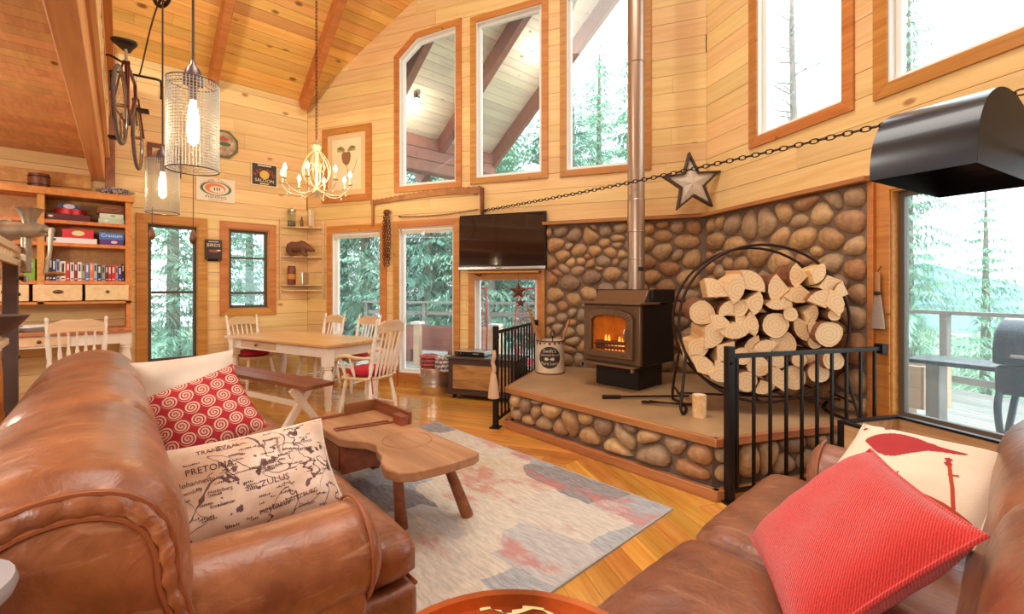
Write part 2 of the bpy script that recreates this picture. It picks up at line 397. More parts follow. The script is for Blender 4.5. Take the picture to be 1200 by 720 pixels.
# local frame: lx along world y, ly down the underside normal, lz up the slope
Mroof = Matrix(((0, PITCH / sl, 1 / sl, 0), (1, 0, 0, 0), (0, -1 / sl, PITCH / sl, EAVE), (0, 0, 0, 1)))
rb = random.Random(9)
mm = MB(); mm.box(-8, 4.0, -.2, -.015, -1.0, APEX[0] * sl); s_ = mm.build('roof_deck', MT['joint'], ceil); s_.matrix_local = Mroof
mm = MB(); mm.add([(APEX[0], -8, RIDGE), (XR + .6, -8, EAVE - .41), (XR + .6, .2, EAVE - .41), (APEX[0], 3.1, RIDGE)], [(0, 1, 2, 3)]); mm.add([(APEX[0], -8, RIDGE + .2), (XR + .6, -8, EAVE - .21), (XR + .6, .2, EAVE - .21), (APEX[0], 3.1, RIDGE + .2)], [(3, 2, 1, 0)])
mm.build('roof_slope', MT['ceil'], ceil)
mm = MB(); mm.box(-8, 4.0, -.015, -.001, 2.55 * sl, APEX[0] * sl); s_ = mm.build('upper_lining', MT['ceil'], ceil); s_.matrix_local = Mroof
row = .148; z = 0.0
while z < 2.55 * sl:
    xw = (z + row) / sl; yend = xw * UB[1] / UB[0] + .02
    x = -4.6 - rb.uniform(0, 2)
    while x < yend:
        l = rb.uniform(2.2, 4.5); a, b2 = max(x, -4.6), min(x + l, yend)
        if b2 - a > .05:
            o = MB().box(a + .001, b2 - .001, -.014, rb.uniform(-.001, .001), z + .0025, z + row - .0025).build('ceiling_board', MT['ceil'], ceil); o.matrix_local = Mroof
        x += l
    z += row
porch = thing('porch_roof', 'pale knotty board porch roof with brown rafters beyond the tall windows', 'roof')
z = -1.0
while z < 4.6 * sl:
    xw = z / sl; y0 = max(xw * UB[1] / UB[0] + .17, 0.12 if xw > 0 else 0.1)
    x = y0 - rb.uniform(0, 1.5)
    while x < 4.0:
        l = rb.uniform(1.5, 3.2); a, b2 = max(x, y0), min(x + l, 4.0)
        if b2 - a > .05:
            o = MB().box(a + .001, b2 - .001, -.014, 0, z + .003, z + row - .003).build('soffit_board', MT['soffit'], porch); o.matrix_local = Mroof
        x += l
    z += row
def rafter(y, x0, x1, mat, parent, w=.10, dep=.21):
    o = MB().box(y - w / 2, y + w / 2, 0, dep, x0 * sl, x1 * sl).build('rafter', mat, parent, bevel=.006); o.matrix_local = Mroof; return o
for y in (-.09, -1.30): rafter(y, 0.0, APEX[0], MT['rafter'], ceil)
for y, x0, x1 in ((1.25, -.9, 2.2), (2.55, -.9, 4.7)): rafter(y, x0, x1, MT['dkrafter'], porch, .13, .26)
rafter(3.9, -.9, APEX[0], MT['dkrafter'], porch, .09, .30)
MB().box(-.16, .0, .14, 3.95, 3.62, 4.30).build('eave_beam', MT['dkrafter'], porch)
for k in range(3): MB().box(-.02, .02, .3, 3.9, 3.64 + k * .22, 3.84 + k * .22).build('cladding_board', MT['dkrafter'], porch)
# ridge beam
tag(MB().box(APEX[0] - .08, APEX[0] + .08, -8, 3.1, RIDGE - .45, RIDGE - .05).build('trim_1', MT['rafter']), kind='structure')
# ---- baseboards under the back windows, corner trims
MB_ = MB().box(.36, 3.9, -.018, 0, 0, .10).build('baseboard_back', MT['trim'], bevel=.003); MB_.matrix_world = MBk; tag(MB_, kind='structure')
# ---- mullion strips between the lower back windows
# ---- loft over the rear of the room (its front edge runs out from the left wall)
LY = -2.42; LA = R_(-2.4)
loft = thing('loft', 'plank loft floor with heavy fir edge beam above the bookcase', 'loft', (0, LY, 0), LA)
tag(loft, kind='structure')
MB().box(-.02, 10.3, -.125, 0, 2.715, 2.985).build('edge_beam', MT['fir'], loft, bevel=.008)
x = -.2
yy = 0
k = 0
rl = random.Random(4)
while x < 10.2:
    w = .14
    MB().box(x + .002, x + w - .002, -3.9, -.125, 2.975, 3.0).build('loft_plank', MT['loft'], loft); x += w
MB().box(0, 10.3, -5.4, -.125, 3.0, 3.05).build('loft_deck', MT['joint'], loft)
MB().box(.04, 10.3, -1.75, -1.60, 2.72, 2.975).build('joist', MT['fir'], loft, bevel=.006)
MB().box(.0, .05, -3.9, -.125, 2.60, 2.76).build('ledger', MT['fir'], loft, bevel=.005)
# loft front: panelling with pale battens
MB().box(.12, 4.6, .0, .018, 2.985, 3.95).build('front_panel', MT['loft'], loft)
fr = MB().box(.12, 4.6, .018, .045, 2.99, 3.05).build('lower_batten', MT['pine'], loft)
MB().box(.12, 4.6, .018, .045, 3.50, 3.55).build('upper_batten', MT['pine'], loft)
for k in range(11): MB().box(.5 + k * .38, .545 + k * .38, .018, .04, 3.05, 3.5).build('upright_batten', MT['pine'], loft)
MB().box(.12, 4.6, .0, .09, 3.95, 4.0).build('cap_rail', MT['rafter'], loft, bevel=.005)
MB().box(.005, .10, .0, .095, 2.60, 4.40).build('corner_post', MT['dkrafter'], loft, bevel=.005)
# ================================================================== OUTDOORS
MT['deck'] = wood('grey_deck', S(172, 172, 164), S(136, 136, 130), 0.7, var=0.1)
MT['greywood'] = wood('weathered_grey_wood', S(150, 146, 138), S(112, 108, 102), 0.7, var=0.08)
MT['redwood'] = wood('redwood_stain', S(168, 98, 76), S(132, 70, 54), 0.6, var=0.08)
MT['palewood'] = wood('pale_planter_wood', S(226, 196, 160), S(200, 164, 124), 0.6, var=0.08)
MT['snowcap'] = plain('white_cap', S(235, 235, 232), 0.6)
MT['soil'] = plain('soil', S(120, 104, 90), 0.9, bump=.6, bscale=25, var=.3)
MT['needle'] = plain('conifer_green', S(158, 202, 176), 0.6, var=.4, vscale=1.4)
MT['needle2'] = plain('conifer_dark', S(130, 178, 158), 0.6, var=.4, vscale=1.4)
MT['bark'] = plain('tree_bark', S(150, 136, 126), 0.9, bump=.5, bscale=14, var=.25)
MT['ground'] = plain('mossy_ground', S(128, 150, 118), 0.95, var=.4, vscale=.6)
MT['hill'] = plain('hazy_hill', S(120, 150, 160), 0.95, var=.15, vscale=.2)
MT['grill'] = plain('blue_black_enamel', S(10, 34, 54), 0.4, 0.0, coat=.2)
MT['redwire'] = plain('red_wire', S(214, 48, 66), 0.45)
g = MB(); rg = random.Random(3)
def gz(x, y):
    d = max(0.0, math.hypot(x - 5, y + 2) - 9.0)
    return -1.2 - .04 * d + .25 * math.sin(x * .35) * math.cos(y * .3)
g.grid(lambda u, v: (-70 + 150 * u, -30 + 110 * v, gz(-70 + 150 * u, -30 + 110 * v)), 60, 45)
tag(g.build('ground', MT['ground'], smooth=60), kind='structure')
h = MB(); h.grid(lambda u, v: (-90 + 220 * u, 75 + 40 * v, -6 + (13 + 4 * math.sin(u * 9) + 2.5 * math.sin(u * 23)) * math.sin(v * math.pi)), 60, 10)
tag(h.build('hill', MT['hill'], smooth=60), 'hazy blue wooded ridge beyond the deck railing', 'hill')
# ---- deck with its planks
deck = thing('deck', 'grey plank deck wrapping around the prow windows', 'deck'); tag(deck, kind='structure')
DB = [(-1.6, -.6), (0, 0), APEX, (XR, 0), (XR + 1.2, .4), (6.9, 7.4), (3.5, 7.4), (-3.4, 3.2)]
MB().prism([(-.2, .05), (APEX[0], APEX[1] + .1), (3.5, 7.4), (-3.6, 4.0)], -.22, -.13).build('deck_base', MT['greywood'], deck)
MB().prism([(APEX[0], APEX[1] + .1), (XR + .2, .1), (XR + 2.2, 4.4), (7.0, 7.1), (3.5, 7.4)], -.22, -.13).build('deck_base', MT['greywood'], deck)
def deck_planks(M, s0, s1, w=.14, n=30):
    for k in range(n):
        o = MB().box(s0, s1, .16 + k * w + .004, .16 + (k + 1) * w - .004, -.13, -.10).build('deck_plank', MT['deck'], deck); o.matrix_local = M
deck_planks(MC, -.4, 6.2, n=29); deck_planks(MBk, -.6, 5.9, n=29)
def railing(M, off, s0, s1, label, mids, step=1.7, top=1.03, mat=None):
    r = thing('deck_railing', label, 'railing'); r.matrix_world = M; mat = mat or MT['greywood']
    s = s0
    while s <= s1 + .01:
        MB().box(s - .045, s + .045, off - .045, off + .045, -.12, top).build('post', mat, r); s += step
    MB().box(s0 - .1, s1 + .1, off - .08, off + .08, top, top + .05).build('top_rail', mat, r)
    for z in mids: MB().box(s0, s1, off - .02, off + .02, z - .045, z + .045).build('mid_rail', mat, r)
railing(MC, 4.05, -1.8, 6.0, 'weathered grey deck railing outside the large right window', (.14,))
railing(MBk, 4.05, -2.0, 5.9, 'weathered grey deck railing outside the back windows', (.80, .45))
def planter(M, s0, s1, off, z0, z1, mat, label, posts=True):
    r = thing('planter_box', label, 'planter'); r.matrix_world = M
    hh = (z1 - z0) / 2
    for k in range(2):
        for oo in (off, off + .42): MB().box(s0, s1, oo - .02, oo + .02, z0 + k * hh + .003, z0 + (k + 1) * hh - .003).build('side_board', mat, r)
    for ss in (s0, s1): MB().box(ss - .02, ss + .02, off, off + .42, z0, z1).build('end_board', mat, r)
    MB().box(s0, s1, off, off + .42, z1 - .10, z1 - .04).build('soil', MT['soil'], r)
    for ss in (s0 + .3, s1 - .3): MB().box(ss - .06, ss + .06, off + .1, off + .3, -.1, z0).build('foot', mat, r)
planter(MBk, .0, 1.58, 2.3, .16, .62, MT['redwood'], 'reddish-brown planter box outside the tall window right of the dining table')
planter(MBk, 1.72, 2.42, 1.9, .14, .66, MT['palewood'], 'pale planter box outside the low window under the television')
def deck_post(M, s, off, z, label):
    r = thing('deck_post', label, 'post'); r.matrix_world = M
    MB().box(s - .06, s + .06, off - .06, off + .06, -.1, z).build('shaft', MT['palewood'], r); MB().box(s - .1, s + .1, off - .1, off + .1, z, z + .05).build('cap', MT['snowcap'], r)
deck_post(MBk, 2.52, 1.75, .72, 'white-capped wooden post outside the low window under the television')
deck_post(MBk, .75, 2.05, .70, 'white-capped wooden post outside the tall window beside the television')
# planter and post beyond the large window
planter(MC, -.6, .95, 1.95, .10, .56, MT['palewood'], 'pale wooden planter box beyond the large right window')
r = thing('newel_post', 'short wooden post with flat cap beyond the large right window', 'post'); r.matrix_world = MC
MB().box(1.05, 1.17, 1.85, 1.97, -.1, .62).build('shaft', MT['greywood'], r); MB().box(.99, 1.23, 1.79, 2.03, .62, .67).build('cap', MT['palewood'], r)
# ---- gas grill
gr = thing('gas_grill', 'blue-black gas grill with side shelf outside the large right window', 'grill', (7.92, 3.15, -.1), angC + .25)
MB().box(-.98, -.35, -.25, .25, .80, .84).build('side_shelf', MT['grill'], gr, bevel=.01)
MB().box(-.36, .36, -.27, .27, .62, .86).build('firebox', MT['grill'], gr, bevel=.03)
lid = [(-.28, .0), (-.29, .12), (-.24, .26), (-.10, .36), (.10, .37), (.24, .30), (.29, .14), (.28, 0)]
MB().prism(lid, -.37, .37, Matrix(((0, 0, 1, 0), (1, 0, 0, 0), (0, 1, 0, .87), (0, 0, 0, 1)))).build('lid', MT['grill'], gr, bevel=.02)
for sx in (-.33, .33): MB().tube(spline([(sx, -.25, .64), (sx, -.30, .5), (sx, -.2, .25), (sx, .0, .12), (sx, .25, .0)], 5), .025, 8).build('leg', MT['grill'], gr, smooth=50)
for sx in (-.33, .33): MB().tube([(sx, .22, .64), (sx, -.22, .0)], .025, 8).build('leg', MT['grill'], gr, smooth=50)
MB().box(-.33, .33, -.2, .2, .18, .21).build('lower_shelf', MT['grill'], gr)
MB().tube([(-.25, -.32, .95), (.25, -.32, .95)], .015, 8).build('lid_handle', MT['steel'], gr)
# ---- red wire chairs beyond the low window
def wire_chair(label, s, off, yaw):
    p = MBk @ Vector((s, off, -.1)); c = thing('wire_chair', label, 'chair', p, yaw, 'red wire patio chairs')
    def back(u, v):
        a = (u - .5) * 2.2; return Vector((.42 * math.sin(a) * (1 - .35 * abs(v - .45)), .36 * math.cos(a) - .1, .35 + 1.15 * v))
    for j in (0, 1): MB().tube([back(i / 12, j) for i in range(13)], .012, 6).build('frame_hoop', MT['redwire'], c, smooth=60)
    for i in (0, 1): MB().tube([back(i, j / 10) for j in range(11)], .014, 6).build('side_frame', MT['redwire'], c, smooth=60)
    w = MB()
    for i in range(1, 12): w.tube([back(i / 12, j / 8) for j in range(9)], .004, 4)
    for j in range(1, 12): w.tube([back(i / 10, j / 12) for i in range(11)], .004, 4)
    w.build('wire_mesh', MT['redwire'], c)
    MB().lathe([(.001, .33), (.40, .33), (.42, .35), (.40, .37), (.001, .37)], 20).build('seat', MT['redwire'], c, smooth=40)
    for k in range(4): a = math.pi / 4 + k * math.pi / 2; MB().tube([(.3 * math.cos(a), .3 * math.sin(a), .34), (.38 * math.cos(a), .38 * math.sin(a), 0)], .012, 6).build('leg', MT['redwire'], c)
wire_chair('red wire patio chair outside the low window, nearer the dining side', 2.68, .95, angB + 2.2)
wire_chair('red wire patio chair outside the low window, nearer the stone wall', 3.55, .95, angB + 3.6)
# ---- trees
def conifer_mesh(seed, H, rbase, whorls, per, dens):
    rnd = random.Random(seed); m = MB()
    for w in range(whorls):
        t = w / whorls; z = H * (.08 + .92 * t); L = rbase * (1 - t) ** .8 + .18
        for k in range(per):
            a = rnd.uniform(0, 6.28); l = L * rnd.uniform(.7, 1.1); droop = rnd.uniform(.18, .42); rise = rnd.uniform(.0, .25)
            ca, sa = math.cos(a), math.sin(a)
            n = max(4, int(l * dens))
            for i in range(n):
                q = (i + .5 + rnd.uniform(-.4, .4)) / n; r = l * q; zz = z + rise * r - droop * r * q
                for sd in (-1, 1):
                    tl = (.16 + .42 * (1 - q)) * rnd.uniform(.6, 1.2) * min(1, l); an = a + sd * rnd.uniform(.5, 1.1)
                    bx, by = r * ca, r * sa; ex, ey = bx + tl * math.cos(an), by + tl * math.sin(an); ez = zz - tl * rnd.uniform(.15, .6); wv = .010 + .010 * rnd.random()
                    nx, ny = -math.sin(an) * wv, math.cos(an) * wv
                    mx, my, mz = bx * .45 + ex * .55, by * .45 + ey * .55, zz * .4 + ez * .6 + .05
                    m.add([(bx, by, zz), (mx + nx, my + ny, mz), (ex, ey, ez), (mx - nx, my - ny, mz)], [(0, 1, 2, 3)])
    return m
ca_me = conifer_mesh(1, 11, 2.3, 46, 8, 18.0).mesh('foliage', MT['needle']); cb_me = conifer_mesh(2, 9, 2.6, 38, 8, 18.0).mesh('foliage', MT['needle2'])
tr2_me = MB().tube([(0, 0, 0), (.02, 0, 3.4), (0, .02, 6.5), (0, 0, 8.9)], [.18, .13, .07, .02], 8).mesh('trunk', MT['bark'], 60)
tr_me = MB().tube([(0, 0, 0), (.02, 0, 4), (0, .02, 8), (0, 0, 11)], [.2, .15, .08, .02], 8).mesh('trunk', MT['bark'], 60)
def conifer(x, y, z, s, kind, label, group):
    t = thing('conifer_tree', label, 'tree', (x, y, z), random.uniform(0, 6), group); t.scale = (s, s, s)
    inst('foliage', ca_me if kind else cb_me, t); inst('trunk', tr_me if kind else tr2_me, t); return t
rt = random.Random(21)
for k in range(14):
    s = -6.5 + k * .78 + rt.uniform(-.3, .3); off = rt.uniform(6.6, 8.2) + 3.2 * (k % 3); p = MBk @ Vector((s, off, 0))
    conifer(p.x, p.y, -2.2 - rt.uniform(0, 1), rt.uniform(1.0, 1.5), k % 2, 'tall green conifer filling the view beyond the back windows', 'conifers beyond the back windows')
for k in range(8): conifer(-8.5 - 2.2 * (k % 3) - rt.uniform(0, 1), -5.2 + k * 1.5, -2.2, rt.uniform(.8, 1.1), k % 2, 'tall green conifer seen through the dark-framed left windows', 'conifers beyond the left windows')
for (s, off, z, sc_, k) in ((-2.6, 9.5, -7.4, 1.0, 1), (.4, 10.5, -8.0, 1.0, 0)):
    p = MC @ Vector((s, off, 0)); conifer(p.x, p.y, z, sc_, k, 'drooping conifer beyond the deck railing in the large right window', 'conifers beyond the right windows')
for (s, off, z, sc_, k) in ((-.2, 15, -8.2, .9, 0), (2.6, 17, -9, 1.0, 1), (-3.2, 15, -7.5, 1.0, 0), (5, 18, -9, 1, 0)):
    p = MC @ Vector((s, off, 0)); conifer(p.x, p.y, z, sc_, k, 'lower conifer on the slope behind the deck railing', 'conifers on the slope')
def bare_tree(x, y, z, H, label, seed):
    rnd = random.Random(seed); t = thing('bare_tree', label, 'tree', (x, y, z)); br = MB(); lf = MB()
    MB().tube([(0, 0, 0), (.1, .05, H * .4), (0, .1, H * .75), (.05, 0, H)], [.11, .085, .05, .015], 7).build('trunk', MT['bark'], t, smooth=60)
    for k in range(46):
        z0 = H * rnd.uniform(.35, .97); a = rnd.uniform(0, 6.28); l = rnd.uniform(.8, 2.1) * (1.15 - z0 / H); d = Vector((math.cos(a), math.sin(a), rnd.uniform(.2, .8)))
        p = Vector((0, .05, z0)); pts = [p]
        for i in range(5): d = (d + Vector((rnd.uniform(-.35, .35), rnd.uniform(-.35, .35), rnd.uniform(-.2, .2)))).normalized(); p = p + d * l / 4; pts.append(p)
        br.tube(pts, [.018, .014, .011, .008, .006, .003], 4)
        for q in pts[2:]:
            for j in range(7):
                e = q + Vector((rnd.uniform(-.3, .3), rnd.uniform(-.3, .3), rnd.uniform(-.25, .2))); w = .04
                lf.add([e, e + Vector((w, 0, w)), e + Vector((0, w, 1.6 * w))], [(0, 1, 2)])
    br.build('branches', MT['bark'], t); tag(lf.build('leaves', MT['needle2'], t), kind='stuff')
p = Vector((4.55, 7.95, 0)); bare_tree(p.x, p.y, -1.2, 10.5, 'thin bare-branched tree behind the upper right window', 4)
p = MBk @ Vector((5.5, 5.2, 0)); bare_tree(p.x, p.y, -1.2, 9, 'thin bare-branched tree behind the window by the stovepipe', 8)
conifer(6.18, 9.87, -2.5, .9, 1, 'narrow conifer standing between the right upper and lower windows', None).scale = (.62, .62, .95)

# ---- lamps added under the roof overhang to brighten the soffit
for (x, y), lb in (((.62, 1.62), 'small lamp added to brighten the porch roof near the eave beam'), ((2.05, 3.3), 'small lamp added to brighten the porch roof near the outer rafter')):
    p = roofp(x, y, .10); t = thing('soffit_fill_lamp', lb, 'lamp', p); MB().lathe([(.05, .0), (.055, .03), (.03, .07), (.01, .10)], 14).build('fixture', MT['bronze'], t, smooth=50); MB().lathe([(.002, -.07), (.035, -.05), (.045, -.02), (.04, .0)], 14).build('globe', emit_mat('soffit_fill_globe', (1, .9, .75, 1), 6), t, smooth=60)
    d = bpy.data.lights.new('soffit_fill', 'POINT'); d.energy = 16; d.color = (1, .92, .82); d.shadow_soft_size = .05; o = bpy.data.objects.new('soffit_fill', d); COL.objects.link(o); o.parent = t; o.location = (0, 0, -.35)
# ================================================================== HEARTH, STOVE, LOGS
def stone_mat():
    m, nt, b = new_mat('river_stone'); L = nt.links; N = nt.nodes.new
    oi = N('ShaderNodeObjectInfo'); cr = N('ShaderNodeValToRGB'); cr.color_ramp.interpolation = 'LINEAR'
    cols = [(0, S(162, 126, 88)), (.18, S(196, 158, 110)), (.36, S(150, 132, 112)), (.52, S(206, 172, 124)), (.66, S(168, 120, 82)), (.82, S(180, 152, 118)), (1, S(142, 116, 94))]
    e = cr.color_ramp.elements; e[0].position, e[0].color = cols[0]; e[1].position, e[1].color = cols[-1]
    for p, c in cols[1:-1]: q = e.new(p); q.color = c
    L.new(oi.outputs['Random'], cr.inputs['Fac'])
    tc = N('ShaderNodeTexCoord'); n = N('ShaderNodeTexNoise'); n.inputs['Scale'].default_value = 14; n.inputs['Detail'].default_value = 6; L.new(tc.outputs['Object'], n.inputs['Vector'])
    mr = N('ShaderNodeMapRange'); mr.inputs['From Min'].default_value = .3; mr.inputs['From Max'].default_value = .7; mr.inputs['To Min'].default_value = .72; mr.inputs['To Max'].default_value = 1.22; L.new(n.outputs['Fac'], mr.inputs['Value'])
    hs = N('ShaderNodeHueSaturation'); L.new(cr.outputs['Color'], hs.inputs['Color']); L.new(mr.outputs['Result'], hs.inputs['Value']); L.new(hs.outputs['Color'], b.inputs['Base Color'])
    bp = N('ShaderNodeBump'); bp.inputs['Strength'].default_value = .6; bp.inputs['Distance'].default_value = .03; L.new(n.outputs['Fac'], bp.inputs['Height']); L.new(bp.outputs['Normal'], b.inputs['Normal']); b.inputs['Roughness'].default_value = .62
    return m
MT['stone'] = stone_mat()
MT['mortar'] = plain('mortar', S(126, 106, 90), .9, bump=.5, bscale=40, var=.2)
MT['slab'] = plain('hearth_slab', S(176, 142, 104), .42, bump=.1, bscale=20, var=.16, vscale=3)
MT['oldoak'] = wood('worn_oak_edge', S(200, 138, 86), S(158, 98, 54), .5, var=.06)
MT['stove'] = plain('bronze_stove_enamel', S(124, 100, 78), .38, .5, bump=.05)
MT['stoveblk'] = plain('black_stove_steel', S(34, 30, 30), .5, .3)
MT['pipe'] = plain('stovepipe_steel', S(176, 158, 142), .34, .8)
def voronoi_cells(w, h, n, seed, stretch=1.3, wv=.5):
    rnd = random.Random(seed); W = w / stretch
    pts = [(rnd.uniform(0, W), rnd.uniform(0, h)) for _ in range(n)]; r0 = math.sqrt(W * h / n); ws = [rnd.uniform(-wv, wv) * r0 * r0 * .32 for _ in pts]
    for it in range(4):
        cells = []
        for i, p in enumerate(pts):
            poly = [(0, 0), (W, 0), (W, h), (0, h)]
            for j, q in enumerate(pts):
                if i == j: continue
                dx, dy = q[0] - p[0], q[1] - p[1]
                if dx * dx + dy * dy > 16 * r0 * r0: continue
                poly = clip(poly, dx, dy, (q[0] ** 2 + q[1] ** 2 - p[0] ** 2 - p[1] ** 2 - ws[j] + ws[i]) / 2)
                if len(poly) < 3: break
            cells.append(poly)
        if it < 3:
            for i, c in enumerate(cells):
                if len(c) >= 3: pts[i] = (sum(p[0] for p in c) / len(c) * .8 + pts[i][0] * .2, sum(p[1] for p in c) / len(c) * .8 + pts[i][1] * .2)
    return [[(p[0] * stretch, p[1]) for p in c] for c in cells if len(c) >= 3 and abs(parea(c)) > .0012]
def stones(M, s0, z0, w, h, n, parent, seed, thick=.055, shrink=.90, stretch=1.3, slant=None):
    rnd = random.Random(seed * 7 + 1)
    for c in voronoi_cells(w, h, n, seed, stretch):
        cx = sum(p[0] for p in c) / len(c); cy = sum(p[1] for p in c) / len(c)
        o = chaikin(c, 2)
        # resample to 14 points round the centre
        K = 14; pts = []
        per = [0]
        for i in range(len(o)): per.append(per[-1] + math.dist(o[i], o[(i + 1) % len(o)]))
        j = 0
        for k in range(K):
            d = per[-1] * k / K
            while per[j + 1] < d: j += 1
            t = (d - per[j]) / max(1e-9, per[j + 1] - per[j]); a, b = o[j], o[(j + 1) % len(o)]; pts.append((a[0] + (b[0] - a[0]) * t - cx, a[1] + (b[1] - a[1]) * t - cy))
        size = math.sqrt(abs(parea(c))); H = min(thick * 1.3, thick * (.45 + size * 2.4)) * rnd.uniform(.85, 1.15)
        vs_ = [(0, -H, 0)]; fs = []
        tx, ty = rnd.uniform(-.25, .25), rnd.uniform(-.25, .25)
        rings = [(.36, .965), (.66, .82), (.87, .52), (.97, .18), (.93, -.2)]
        for (r, hh) in rings:
            for (px, py) in pts:
                jit = 1 + rnd.uniform(-.025, .025); vs_.append((px * r * shrink * 1.04 * jit, -H * hh * (1 + tx * px / size * .6 + ty * py / size * .6), py * r * shrink * 1.04 * jit))
        for k in range(K): fs.append((0, 1 + k, 1 + (k + 1) % K))
        for i in range(len(rings) - 1):
            for k in range(K): a = 1 + i * K; fs.append((a + k, a + K + k, a + K + (k + 1) % K, a + (k + 1) % K))
        ob = MB().add(vs_, fs).build('stone', MT['stone'], parent, smooth=75); ob.matrix_local = M @ Matrix.Translation((s0 + cx, 0, z0 + cy))
sw = thing('stone_wall', 'river stone wall behind the wood stove, capped with a rough ledge', 'stone wall')
T_ = lambda M, s0, s1, y0, y1, z0, z1, name, mat, par, bev=0.0: None
def lbox(M, s0, s1, y0, y1, z0, z1, name, mat, par, bev=0.0):
    o = MB().box(s0, s1, y0, y1, z0, z1).build(name, mat, par, bevel=bev); o.matrix_local = M; return o
lbox(MBk, 3.95, WB + .03, -.035, -.002, .412, 2.22, 'mortar_bed', MT['mortar'], sw); lbox(MC, -.03, 1.87, -.035, -.002, .412, 2.22, 'mortar_bed', MT['mortar'], sw)
stones(MBk @ Matrix.Translation((0, -.03, 0)), 3.96, .415, 1.86, 1.785, 112, sw, 31, thick=.062)
stones(MC @ Matrix.Translation((0, -.03, 0)), .05, .415, 1.81, 1.785, 92, sw, 37, thick=.068)
lbox(MBk, 3.93, WB - .03, -.13, 0, 2.205, 2.245, 'ledge', MT['oldoak'], sw, .006); lbox(MC, .03, 1.90, -.13, 0, 2.205, 2.245, 'ledge', MT['oldoak'], sw, .006)
# end board between stones and the large window
o = lbox(MC, 1.86, 1.905, -.05, 0, .0, 2.25, 'trim_2', MT['trim'], None, .003); tag(o, kind='structure')
o = lbox(MBk, 3.90, 3.945, -.05, 0, .0, 2.25, 'trim_3', MT['trim'], None, .003); tag(o, kind='structure')
# ---- raised hearth
H1, H2, H3, H4 = Vector((4.17, .52, 0)), Vector((6.29, .46, 0)), Vector((6.90, 1.77, 0)), Vector((3.53, 1.76, 0))
HZ = .41
he = thing('hearth', 'raised stone hearth with wood-edged slab under the wood stove', 'hearth')
core = [(H1.x + .05, H1.y + .05), (H2.x - .05, H2.y + .05), (H3.x - .05, H3.y - .02), (APEX[0], APEX[1] - .05), (H4.x + .06, H4.y - .02)]
MB().prism(core, 0, HZ - .05).build('core', MT['mortar'], he)
MB().prism([(H1.x, H1.y), (H2.x, H2.y), (H3.x, H3.y), (APEX[0], APEX[1] - .04), (H4.x, H4.y)], HZ - .05, HZ).build('slab', MT['slab'], he, bevel=.004)
def along(a, b, name, z0, z1, out, mat, par, ext=0.0):
    d = (b - a); l = d.length; M = frame_matrix(a, d); o = MB().box(-ext, l + ext, -out, .02, z0, z1).build(name, mat, par, bevel=.006); o.matrix_local = M; return M, l
for a, b in ((H1, H2), (H2, H3), (H4, H1)):
    M, l = along(a, b, 'slab_edge', HZ - .058, HZ + .001, .018, MT['oldoak'], he, .016)
    along(a, b, 'base_trim', 0, .075, .03, MT['oldoak'], he, .026)
M, l = frame_matrix(H1, H2 - H1), (H2 - H1).length
stones(M @ Matrix.Translation((0, .045, 0)), .03, .085, l - .06, .265, 21, he, 58, thick=.085, stretch=1.1)
M, l = frame_matrix(H2, H3 - H2), (H3 - H2).length
stones(M @ Matrix.Translation((0, .05, 0)), .03, .085, l - .1, .265, 16, he, 52, thick=.065, stretch=1.15)
M, l = frame_matrix(H4, H1 - H4), (H1 - H4).length
stones(M @ Matrix.Translation((0, .055, 0)), .03, .085, l - .06, .265, 17, he, 53, thick=.065, stretch=1.15)
# ---- fences on both sides
def fence(a, b, label, nb, z0, z1, hook=False, postw=.05):
    d = b - a; l = d.length; f = thing('iron_fence', label, 'fence'); f.matrix_world = frame_matrix(a, d)
    MB().box(-postw / 2, postw / 2, -postw / 2, postw / 2, 0, z1 + .05).build('post', MT['black'], f, bevel=.004)
    MB().box(-.05, .05, -.05, .05, 0, .012).build('base_plate', MT['black'], f)
    MB().box(0, l, -.015, .015, z1 - .03, z1).build('top_rail', MT['black'], f, bevel=.003)
    MB().box(0, l, -.012, .012, z0, z0 + .022).build('bottom_rail', MT['black'], f)
    bm_ = MB().box(-.0085, .0085, -.0085, .0085, z0, z1 - .03).mesh('bar', MT['black'])
    for k in range(nb): inst('bar', bm_, f, Matrix.Translation((.06 + (l - .12) * k / (nb - 1), 0, 0)))
    MB().box(l - .02, l + .03, -.03, .03, z1 - .05, z1 + .02).build('wall_bracket', MT['black'], f)
    for zz in (z1 - .06, .10): MB().cyl((0, 0, zz), (0, -.035, zz), .01, n=8).build('hinge_pin', MT['black'], f)
    return f
fence(Vector((4.10, .43, 0)), Vector((3.42, 1.70, 0)), 'black iron fence left of the hearth beside the media chest', 13, .06, .97)
fence(Vector((6.36, .50, 0)), Vector((6.955, 1.715, 0)), 'black iron fence right of the hearth in front of the firewood', 10, .06, .97)
MT['cloth'] = plain('tan_cloth', S(212, 180, 146), .9, bump=.3, bscale=60)
tw = thing('hanging_whisk', 'tan bundled whisk hanging from the left fence post', 'whisk', (4.12, .385, 0))
MB().tube(spline([(0, 0, .78), (.015, -.005, .72), (-.012, 0, .66), (.01, 0, .60), (0, 0, .55)], 5), .02, 8).build('twisted_handle', MT['cloth'], tw, smooth=60)
MB().lathe([(.015, .30), (.058, .31), (.05, .40), (.03, .52), (.018, .57), (.005, .58)], 12).build('tassel', MT['cloth'], tw, smooth=50)
MB().tube([(0, 0, .78), (0, .012, .84), (0, .03, .86)], .004, 6).build('hook', MT['iron'], tw)
